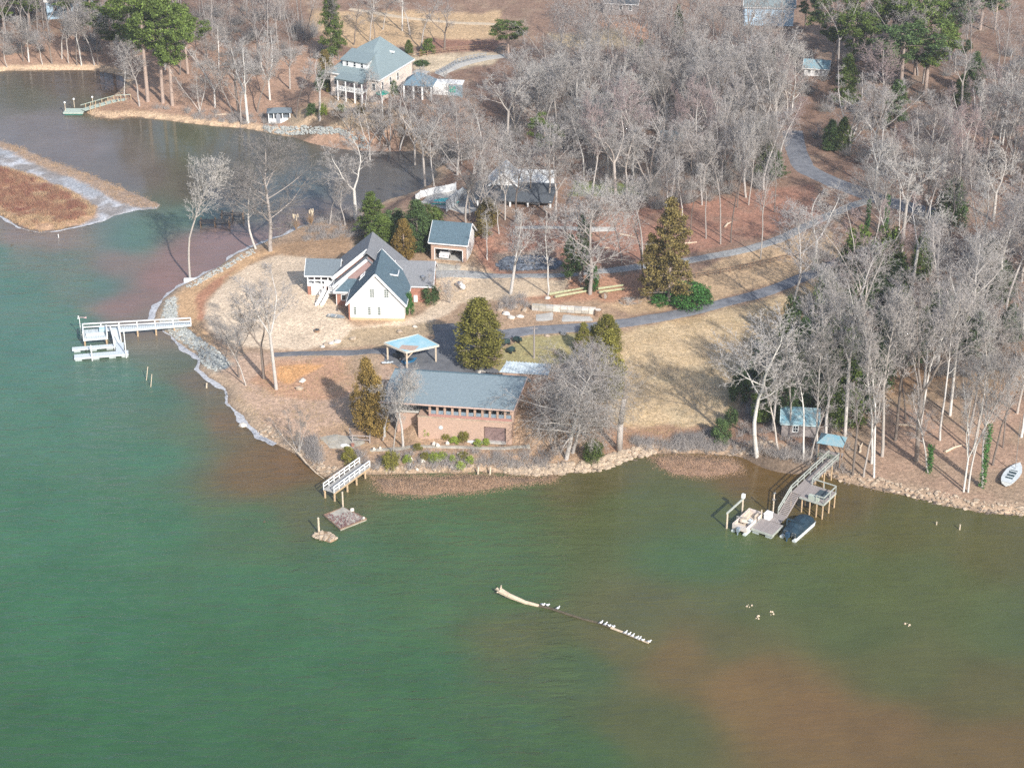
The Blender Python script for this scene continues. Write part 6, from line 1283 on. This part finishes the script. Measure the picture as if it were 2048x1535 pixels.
def ev_proto(name, kind, seed):
    g = np.random.default_rng(seed); rn = random.Random(seed); Sg = []
    if kind == 'pine':       # bare pole, rounded irregular top
        H_ = 14.0; Sg = [(0,0,-.3,.1,.1,H_*.55,.26,.19),(.1,.1,H_*.55,.2,0,H_*.96,.19,.04)]; Cs = []; Rs = []
        for i in range(34):
            t = .46+.54*rn.random()**.85; z = H_*t; wd = 3.3*math.sin(math.pi*min(1, (1-t)/.54*.82+.12))**.8; a = rn.uniform(0, 6.28); q = wd*rn.uniform(.45, 1)
            c = (math.cos(a)*q, math.sin(a)*q, z+rn.uniform(-.2, .5)); Sg.append((.1, .05, z-.8*q*.35, *c, .06, .02))
            for _ in range(3): Cs.append((c[0]+rn.gauss(0,.5), c[1]+rn.gauss(0,.5), c[2]+rn.gauss(0,.3))); Rs.append(rn.uniform(.45,.85))
        V, F_ = leaves(np.array(Cs), np.array(Rs), 85, .25, seed, .7); w0 = 6.6
    elif kind == 'cedar':    # ragged cone
        H_ = 10.0; Sg = [(0,0,-.2,0,0,H_*.9,.22,.03)]; Cs = []; Rs = []
        for i in range(250):
            t = rn.random()**1.15; z = H_*(.06+.9*t); wd = 2.55*min(1, .55+t*2.2)*(1-t)**.6*(.9+.15*math.sin(9*t+seed))+.15; a = rn.uniform(0, 6.28); q = wd*rn.random()**.4
            Cs.append((math.cos(a)*q, math.sin(a)*q, z)); Rs.append(rn.uniform(.35, .62))
        for i in range(40):
            t = rn.random(); z = H_*(.1+.8*t); a = rn.uniform(0, 6.28); q = 2.2*(1-t)+.2; Sg.append((0,0,z-.3,math.cos(a)*q,math.sin(a)*q,z+.3,.04,.01))
        V, F_ = leaves(np.array(Cs), np.array(Rs), 66, .17, seed, 1.1); w0 = 5.2
    elif kind == 'open':     # tall thin cedar with gaps
        H_ = 12.0; Sg = [(0,0,-.2,.1,.1,H_*.95,.24,.03)]; Cs = []; Rs = []
        for i in range(84):
            t = .16+.84*((i+rn.random())/84)**1.1; z = H_*t; wd = 2.8*(1-t)**.55*rn.uniform(.65, 1.05)*(.75 if .42 < t < .5 else 1)+.2; a = rn.uniform(0, 6.28)
            Sg.append((0,0,z-.5,math.cos(a)*wd,math.sin(a)*wd,z,.05,.015))
            for k in range(4): q = wd*(.3+.7*(k+rn.random())/4); Cs.append((math.cos(a)*q+rn.gauss(0,.2), math.sin(a)*q+rn.gauss(0,.2), z+rn.gauss(0,.2))); Rs.append(rn.uniform(.3,.55))
        V, F_ = leaves(np.array(Cs), np.array(Rs), 46, .19, seed, .9); w0 = 5.2
    elif kind == 'bush':
        H_ = 3.0; Cs = []; Rs = []; Sg = [(0,0,-.1,0,0,1.5,.1,.04),(0,0,.3,.4,.2,1.3,.05,.02)]
        for i in range(60):
            a = rn.uniform(0, 6.28); ph = rn.random(); q = 1.35*math.sqrt(1-ph*ph*.9)*rn.uniform(.5,1); Cs.append((math.cos(a)*q, math.sin(a)*q, .3+2.3*ph)); Rs.append(rn.uniform(.3,.5))
        V, F_ = leaves(np.array(Cs), np.array(Rs), 70, .14, seed); w0 = 3.2
    tv, tf = join([tubes(Sg[:2 if kind == 'pine' else 1], 8), tubes(Sg[1:], 4)])
    EV[name] = (np_mesh(name+'_trunk', tv*K, tf, bark_pine, True), np_mesh(name+'_crown', V*K, F_, leaf_pine), w0, float(np.percentile(V[:, 2], 99.7)))
for nm, kd, sd in (('pine_a','pine',31),('pine_b','pine',32),('pine_c','pine',33),('cedar_a','cedar',34),('cedar_b','cedar',35),('open_a','open',36),('open_b','open',37),('bush_a','bush',38),('bush_b','bush',39)): ev_proto(nm, kd, sd)
def ever(u, v, vt, wpx, kind, label, leaf, name='cedar_tree', cat='tree', group=None, lean=(0,0)):
    x, y, z = at(u, v); h = max(.5, top_z(y, vt)-z); s_ = FPX/(y*cT+HC*sT); tm, cm, w0, h0 = EV[kind]; sx = wpx/s_/w0; sz = h/h0
    T = bpy.data.objects.new(name, None); COL.objects.link(T); T.location = (x*K, y*K, z*K); T.rotation_euler = (lean[1], lean[0], random.uniform(0, 6.28)); T.scale = (sx, sx, sz); props(T, label, cat, group); USED.append((x, y))
    for nm, me, mm in (('trunk', tm, None), ('crown', cm, leaf)):
        o = bpy.data.objects.new(nm, me); COL.objects.link(o); o.parent = T
        if mm: o.material_slots[0].link = 'OBJECT'; o.material_slots[0].material = mm
    return T
ever(958,728,598,128,'cedar_a','big dense olive cedar between the carport and the driveway', leaf_gold)
ever(1338,608,398,108,'open_a','tall bronze cedar with a bare lower trunk in an ivy mound', leaf_brown); ever(1300,600,470,60,'open_b','narrower bronze growth on the left of the tall cedar', leaf_brown)
ever(736,860,716,80,'cedar_b','rusty brown cedar left of the brick house', leaf_rust); ever(756,870,752,66,'cedar_a','lower rusty cedar against the brick house corner', leaf_rust)
ever(808,518,438,62,'cedar_b','rusty cedar left of the garage', leaf_rust); ever(765,505,430,85,'cedar_a','green cedar behind the lake house roof', leaf_pine); ever(835,500,400,90,'cedar_b','dark green cedar between pool and garage', leaf_dark); ever(745,470,385,70,'open_a','loose green pine at the cove bank', leaf_pine, 'pine_tree'); ever(862,470,410,70,'bush_a','green shrub mass below the pool', leaf_pine, 'evergreen_shrub', 'shrub'); ever(790,480,420,80,'bush_b','green shrub mass behind the rusty cedar', leaf_dark, 'evergreen_shrub', 'shrub')
ever(975,450,395,60,'cedar_b','bronze cedar before the ranch house', leaf_brown); ever(965,475,440,50,'open_b','thin bronze cedar right of the garage roof', leaf_brown)
ever(1213,705,630,80,'cedar_a','olive cedar with rounded top below the driveway', leaf_gold); ever(1166,705,645,46,'cedar_b','smaller green cedar left of the olive cedar', leaf_gold); ever(1215,800,660,90,'cedar_b','olive cedar rising behind the drooping tree', leaf_gold); ever(1190,690,650,40,'bush_b','low olive shrub between the driveway cedars', leaf_gold, 'evergreen_shrub', 'shrub')
ever(1187,920,880,52,'bush_a','round green shrub at the drooping tree foot', leaf_pine, 'evergreen_shrub', 'shrub'); ever(1440,882,838,50,'bush_b','round dark green shrub at the field corner', leaf_dark, 'evergreen_shrub', 'shrub'); ever(1462,850,815,36,'bush_a','dark shrub behind the field corner shrub', leaf_dark, 'evergreen_shrub', 'shrub')
ever(697,925,893,38,'bush_b','small olive shrub left of the footbridge rail', leaf_gold, 'evergreen_shrub', 'shrub'); ever(782,935,903,44,'bush_a','small olive shrub right of the footbridge', leaf_gold, 'evergreen_shrub', 'shrub')
ever(862,605,570,46,'bush_a','dark green rounded shrub by the house wing', leaf_dark, 'evergreen_shrub', 'shrub'); ever(819,628,584,24,'bush_b','green climbing shrub on the white gable corner', leaf_ivy, 'evergreen_shrub', 'shrub')
ever(1165,560,430,46,'open_a','dark cedar behind the gnarled ivy tree', leaf_dark); ever(1140,560,470,44,'open_b','dark cedar left of the gnarled ivy tree', leaf_dark); ever(1185,580,530,34,'bush_b','ivy mass at the foot of the gnarled tree', leaf_ivy, 'ivy_mass', 'ivy')
ever(1375,606,566,105,'bush_a','green ivy mound right of the tall cedar', leaf_ivy, 'ivy_mass', 'ivy'); ever(1325,604,585,60,'bush_b','green ivy mound left of the tall cedar', leaf_ivy, 'ivy_mass', 'ivy'); ever(1410,605,578,40,'bush_b','right end of the ivy mound by the driveway', leaf_ivy, 'ivy_mass', 'ivy')
for u, v, vt, w, k_, lb in ((225,120,10,95,'pine_a','leftmost of the big shore pines'),(296,203,-40,110,'pine_b','big pine nearest the far cove dock'),(326,206,-10,100,'pine_c','middle of the three big cove pines'),(345,211,5,100,'pine_a','rightmost of the three big cove pines'),(376,148,30,80,'pine_c','pine behind the three big cove pines'),(265,150,-20,90,'pine_b','pine behind the far cove dock')): ever(u, v, vt, w, k_, lb, leaf_pine, 'pine_tree', group='pines on the far cove bank')
for i, (u, v, vt, w, k_) in enumerate(((10,70,-20,70,'pine_a'),(60,60,-30,70,'pine_c'),(140,50,-40,80,'pine_b'),(185,55,-30,70,'pine_a'),(35,50,-50,70,'pine_b'),(100,30,-60,70,'pine_c'))): ever(u, v, vt, w, k_, 'pine in the wood behind the far left shore, %s' % ('first','second','fifth','rightmost','third, further back','fourth, further back')[i], leaf_pine, 'pine_tree', group='pines behind the far left shore')
ever(1017,118,40,72,'pine_c','round topped pine beside the far lawn', leaf_pine, 'pine_tree'); ever(1090,335,230,62,'pine_a','lone bright green pine in the bare woods', leaf_lime if False else leaf_pine, 'pine_tree'); ever(1282,118,80,18,'cedar_a','upper of two tiny pines in the bare woods', leaf_pine, 'pine_tree'); ever(1282,155,120,16,'cedar_b','lower of two tiny pines in the bare woods', leaf_pine, 'pine_tree'); ever(665,125,-20,60,'open_b','tall open pine behind the far house', leaf_pine, 'pine_tree')
ever(652,165,100,46,'cedar_b','bronze green cedar left of the far house', leaf_brown); ever(648,178,140,40,'bush_b','green shrub at the far house corner', leaf_dark, 'evergreen_shrub', 'shrub')
for u, v, vt, w, k_, lf, lb in ((818,110,80,24,'cedar_a',leaf_pine,'left conifer behind the far lawn'),(857,108,76,32,'bush_b',leaf_pine,'rounded conifer behind the far lawn'),(842,112,98,12,'cedar_b',leaf_gold,'tiny clipped conifer behind the far lawn'),(782,188,158,38,'bush_b',leaf_dark,'dark rounded shrub at the corner of the far house'),(812,165,148,28,'bush_a',leaf_dark,'green shrub left of the pavilion'),(647,232,207,20,'bush_a',leaf_lime,'yellow green ball shrub below the far house'),(624,232,206,28,'bush_b',leaf_dark,'dark ball shrub below the far house'),(683,222,208,22,'bush_b',leaf_lime,'small yellow shrub before the far terrace'),(657,185,166,12,'cedar_b',leaf_gold,'narrow clipped conifer at the far house corner'),(720,228,208,26,'bush_a',leaf_brown,'brownish shrub on the terrace bank'),(843,129,122,38,'bush_a',leaf_dark,'ring of clipped hedge on the far lawn')):
    ever(u, v, vt, w, k_, lb, lf, 'garden_shrub', 'shrub')
for i, (u, v, vt, w, k_) in enumerate(((1665,140,-10,95,'pine_a'),(1700,170,20,85,'pine_b'),(1800,205,45,125,'pine_c'),(1850,190,40,110,'pine_a'),(1830,150,-10,110,'pine_b'),(1900,120,-30,90,'pine_c'),(1740,130,-30,100,'pine_a'),(1780,120,-40,100,'pine_c'),(1640,90,-30,70,'pine_b'),(1945,190,105,55,'cedar_a'),(1920,215,150,50,'cedar_b'),(1922,125,80,36,'pine_a'),(1690,220,110,60,'open_a'),(1790,260,160,60,'open_b'),(1685,300,235,50,'cedar_b'),(1660,300,240,48,'cedar_a'),(1530,350,280,60,'open_b'),(1550,360,300,50,'open_a'),(1990,60,-30,70,'pine_b'),(1870,60,-60,90,'pine_a'),(1960,60,-40,90,'pine_c'),(1540,180,95,30,'cedar_a'),(1355,90,10,30,'open_a'),(1610,60,-20,40,'pine_b'))):
    ever(u, v, vt, w, k_, 'evergreen %s %s' % ('with rounded crown' if k_[0] == 'p' else 'of narrow shape', landmark(u, v)), (leaf_pine, leaf_pine, leaf_dark)[i % 3] if k_[0] == 'p' else leaf_dark if i % 2 else leaf_pine, 'pine_tree' if k_[0] == 'p' else 'evergreen_tree', group='evergreens in the right hand woods')
for i, (u, v) in enumerate(((1735,590),(1752,610),(1770,560),(1690,650),(1620,690),(1590,760),(1640,760),(1660,800),(1700,790),(1725,830),(1760,700),(1800,650),(1880,660),(1930,640),(1915,680),(1560,790),(1600,830),(1660,850),(1760,770),(1820,730),(1530,840),(1680,720),(1580,700),(1710,560),(1950,720),(2000,600),(1840,560),(1900,450),(1480,800),(1560,735),(1605,720),(1640,700),(1670,690),(1520,770),(1545,800),(1700,740),(1745,740),(1780,720),(1650,630),(1715,620),(1790,600),(1845,690),(1900,690),(1610,800),(1980,560),(2020,680),(1570,850),(1700,850))):
    rr = random.Random(i); ever(u, v, v-rr.uniform(55, 110), rr.uniform(50, 90), ('cedar_a','cedar_b','bush_a','bush_b','open_a')[i % 5], 'dark evergreen undergrowth tree %s' % landmark(u, v), (leaf_dark, leaf_dark, leaf_pine)[i % 3], 'holly_tree', group='evergreens under the bare right woods')
for i, (u, v) in enumerate(((854,868),(910,884),(928,880),(955,890),(972,888),(850,920),(868,922),(905,922),(926,915),(940,925),(815,925),(835,900),(885,918),(920,935),(893,875))):
    rr = random.Random(i); ever(u, v, v-rr.uniform(9, 20), rr.uniform(16, 30), ('bush_a','bush_b')[i % 2], 'yellow green garden shrub %s' % (('against the left of the brick basement wall','left of the kayak','before the kayak','beside the kayak','right end by the kayak','at the left of the lower bed','second in the lower bed','middle of the lower bed','tallest in the lower bed','right end of the lower bed','beside the footbridge head','left of the terrace walk','between the lower bed clumps','at the front of the lower bed','under the lamp disc')[i]), (leaf_lime, leaf_gold)[i % 3 == 2], 'garden_shrub', 'shrub', group='garden shrubs below the brick house')
grp = 'white garden stones below the brick house'
for i, (u, v) in enumerate(((868,890),(875,893),(895,888),(820,930),(822,922),(870,915),(876,922),(882,922),(918,912),(922,928),(760,898),(748,900),(903,935),(846,925),(834,940))):
    b_ = MB(); r = random.uniform(.15, .3); b_.blob((0,0,r*.6), (r, r*.8, r*1.3), 6, .25); x, y, z = at(u, v); o = b_.build('garden_stone', stone_w); place(o, (x, y, z)); props(o, 'pale upright stone in the flower beds, %s' % ('near the kayak' if v < 905 and u > 800 else 'near the footbridge' if u < 800 else 'in the lower bed left part' if u < 860 else 'in the lower bed right part'), 'stone', grp)

# ivy climbing trunks
for u, v, h, lb in ((1964,974,8,'ivy sleeve on the straight trunk left of the sailboat'),(1857,945,3.5,'ivy on the leaning trunk in the shore wood'),(1628,540,2.0,'ivy on the foot of the white forked tree'),(1732,480,6,'bright ivy up a forked trunk near the driveway bend'),(1770,470,6,'second ivy clad trunk near the driveway bend'),(1640,600,4,'ivy on the tree below the driveway bend')):
    x, y, z = at(u, v); zz = np.linspace(.2, h, int(h*4)); C_ = np.stack([zz*.0, zz*.0, zz], 1); V, F_ = leaves(C_, np.full(len(zz), .42), 40, .2, int(u)); me = np_mesh('ivy', V*K, F_, leaf_ivy); o = bpy.data.objects.new('trunk_ivy', me); COL.objects.link(o); place(o, (x, y, z)); props(o, lb, 'ivy')

# ------------------------------------------------------------------ undergrowth, reeds, tufts
def spikes(name, spots, per, L_, r, spread, m, label, up=.6):
    g = np.random.default_rng(len(spots)); C_ = np.repeat(np.array(spots), per, 0); n = len(C_)
    d = g.normal(size=(n, 3))*spread; d[:, 2] = np.abs(d[:, 2])+up; d /= np.linalg.norm(d, axis=1)[:, None]; s = C_+np.concatenate([g.normal(size=(n, 2))*spread*.5, np.zeros((n, 1))], 1)
    e = s+d*(L_*g.uniform(.4, 1.2, n))[:, None]; V, F_ = tubes(np.concatenate([s, e, np.full((n, 1), r), np.zeros((n, 1))], 1), 3, True)
    o = bpy.data.objects.new(name, np_mesh(name, V*K, F_, m)); COL.objects.link(o); return props(o, label, None, None, 'stuff')
sp = []
for poly, n, _ in WOODS:
    for u, v in inpoly(poly, int(n*3.2)):
        x, y, z = at(u, v)
        if z > .3 and not any(math.hypot(x-p[0], y-p[1]) < r for p, r in AVOID) and not any(math.hypot(x-a, y-c) < 2.4 for a, c in RW_): sp.append((x, y, z))
spikes('brushwood', sp, 60, 3.6, .026, .7, twig, 'grey brushwood filling the forest floor')
sp = [at(u, v) for poly, n in (([(1260,880),(1440,882),(1640,900),(1700,950),(1560,915),(1400,900),(1290,902)],150), ([(700,905),(1120,905),(1130,935),(740,940)],110), ([(590,880),(640,880),(640,930),(600,900)],40), ([(1000,600),(1060,590),(1060,615),(1000,620)],20), ([(1480,720),(1700,700),(1700,900),(1480,880)],160), ([(640,430),(740,410),(740,470),(600,485)],70), ([(300,215),(520,230),(560,255),(400,240)],60), ([(1340,870),(1440,860),(1440,900),(1340,900)],40)) for u, v in inpoly(poly, n)]
spikes('brushwood', sp, 40, 1.2, .018, .6, twig, 'low scrub along the banks')
reed_red = mat('wine_red_marsh_grass', (.27,.10,.075), .9, .4, .35, col2=(.44,.27,.16)); reed_tan = mat('tan_reeds', (.50,.34,.20), .9, .3, .5); reed_mud = mat('mud_stubble', (.44,.29,.185), .9, .45, 1.5)
sp = []; 
xs = [p[0] for p in MARSH]; ys = [p[1] for p in MARSH]
while len(sp) < 1500:
    x, y = rnd.uniform(max(min(xs), -90), max(xs)), rnd.uniform(min(ys), max(ys))
    if sdist(np.array(x), np.array(y), MARSH) > .3 and vn(x, y, 1.6, 2) > .3: sp.append((x, y, max(hz(x, y), 0)))
a_ = [s for s in sp if sdist(np.array(s[0]), np.array(s[1]), MARSH) > 1.4 and vn(s[0], s[1], 3, 5) > .3]; b2 = [s for s in sp if s not in a_]
spikes('marsh_grass', a_, 26, .75, .03, .5, reed_red, 'wine red grass standing on the marsh island', .8); spikes('marsh_grass', b2, 26, .5, .03, .5, reed_tan, 'tan grass around the rim of the marsh island', .8)
def on(poly, n, pad=.1):
    out = []; xs = [p[0] for p in poly]; ys = [p[1] for p in poly]
    while len(out) < n:
        x, y = rnd.uniform(max(min(xs), -90), max(xs)), rnd.uniform(min(ys), max(ys))
        if sdist(np.array(x), np.array(y), poly) > pad: out.append((x, y, max(hz(x, y), 0)))
    return out
spikes('marsh_grass', on(BAR, 260), 16, .22, .025, .7, reed_tan, 'tan stubble along the outer bar', .4)
spikes('mud_stubble', on(MUD1, 900), 14, .22, .025, .8, reed_mud, 'brown plant stubble on the mud shoal before the brick house', .4)
spikes('mud_stubble', on(MUD2, 500), 14, .2, .025, .8, reed_mud, 'brown plant stubble on the round mud patch', .4)
spikes('mud_stubble', on(MUD3, 200), 12, .2, .025, .8, reed_mud, 'stubble on the shoal under the far cove dock', .4)
spikes('grass_tufts', [at(u, v) for u, v in inpoly(FIELD, 1300)], 10, .22, .018, .6, mat('dry_grass', (.50,.38,.20), .9, .3, .3), 'dry grass tufts over the sloping field', .5)
spikes('grass_tufts', [at(u, v) for u, v in inpoly([(560,705),(760,715),(740,860),(900,900),(1120,900),(1120,940),(760,945),(640,900),(560,880),(470,800)], 1000)], 9, .2, .018, .6, MATS['dry_grass'], 'dry tufts on the point below the clay slope', .5)
for u, v, lb in ((590,455,'left'),(620,446,'right')):
    x, y, z = at(u+2, v+4); T = thing('pampas_clump', lb+' of two tan plume grasses on the cove bank', 'grass clump', (x, y, z)); b_ = MB()
    for k in range(60):
        a = random.uniform(0, 6.28); l = random.uniform(.2, .9); b_.cyl((0,0,0), (math.cos(a)*l, math.sin(a)*l, random.uniform(1, 2)), .04, .01, 3)
    b_.build('blades', reed_tan, T); b_ = MB()
    for k in range(9): b_.blob((random.uniform(-.4,.4), random.uniform(-.3,.3), random.uniform(1.8,2.4)), (.1,.1,.35), 5, .1)
    b_.build('plumes', mat('cream_plume', (.62,.52,.38), .9, .1), T)
for u, v, a, L_, lb in ((1352,492,20,3.2,'fallen log on the red leafy bank by the gravel drive'),(1240,470,-30,2.6,'fallen log among the trees left of the red bank'),(1890,905,35,3.0,'fallen log in the shore wood left of the sailboat'),(1790,850,-15,2.8,'fallen log behind the right shore wood'),(1450,455,60,2.0,'short fallen log between slim trees on the red bank'),(430,232,10,2.6,'fallen log at the water on the far cove bank'),(1720,905,75,2.2,'fallen log by the head of the dock walkway'),(1180,500,12,2.8,'fallen log behind the slate rubble heap')):
    T = thing('fallen_log', lb, 'log', at(u, v), a, 'fallen logs on the forest floor'); b_ = MB(); b_.cyl((0,0,.13),(L_*.5,.1,.16),.16,.13,8); b_.cyl((L_*.5,.1,.16),(L_,-.05,.14),.13,.08,8); b_.build('stem', driftwood, T); b_ = MB(); b_.cyl((L_*.6,.05,.15),(L_*.75,.5,.4),.05,.02,5); b_.build('stub', driftwood, T)
# thin winter air
hz_m = bpy.data.materials.new('haze'); hz_m.use_nodes = True; nt = hz_m.node_tree; nt.nodes.clear(); out_ = nt.nodes.new('ShaderNodeOutputMaterial'); pv = nt.nodes.new('ShaderNodeVolumePrincipled')
pv.inputs['Color'].default_value = (.86,.90,.96,1); pv.inputs['Density'].default_value = HAZE if (HAZE := .00016) else 0; pv.inputs['Anisotropy'].default_value = .2; nt.links.new(pv.outputs[0], out_.inputs['Volume'])
if HAZE:
    b_ = MB(); b_.box(-1200,-100,-4,1200,1400,HC+6); o = b_.build('haze', hz_m); o['kind'] = 'stuff'; o['label'] = 'thin pale winter air'

# labels: where several stand alike, say which by its order along the group
_G = {}
for o in bpy.data.objects:
    if o.parent is None and 'label' in o and 'category' in o: _G.setdefault(o['label'], []).append(o)
_ORD = ['first','second','third','fourth','fifth','sixth','seventh','eighth','ninth','tenth','eleventh','twelfth','thirteenth','fourteenth','fifteenth','sixteenth','seventeenth','eighteenth']
for lb, os_ in _G.items():
    if len(os_) > 1 and len(lb.split()) < 16:
        os_.sort(key=lambda o: Q(o.location.x/K, o.location.y/K, 0)[0])
        for i, o in enumerate(os_):
            if i < len(_ORD): o['label'] = lb+(', leftmost' if i == 0 else ', rightmost' if i == len(os_)-1 else ', %s from left' % _ORD[i] if len(lb.split()) < 14 else ', middle one')
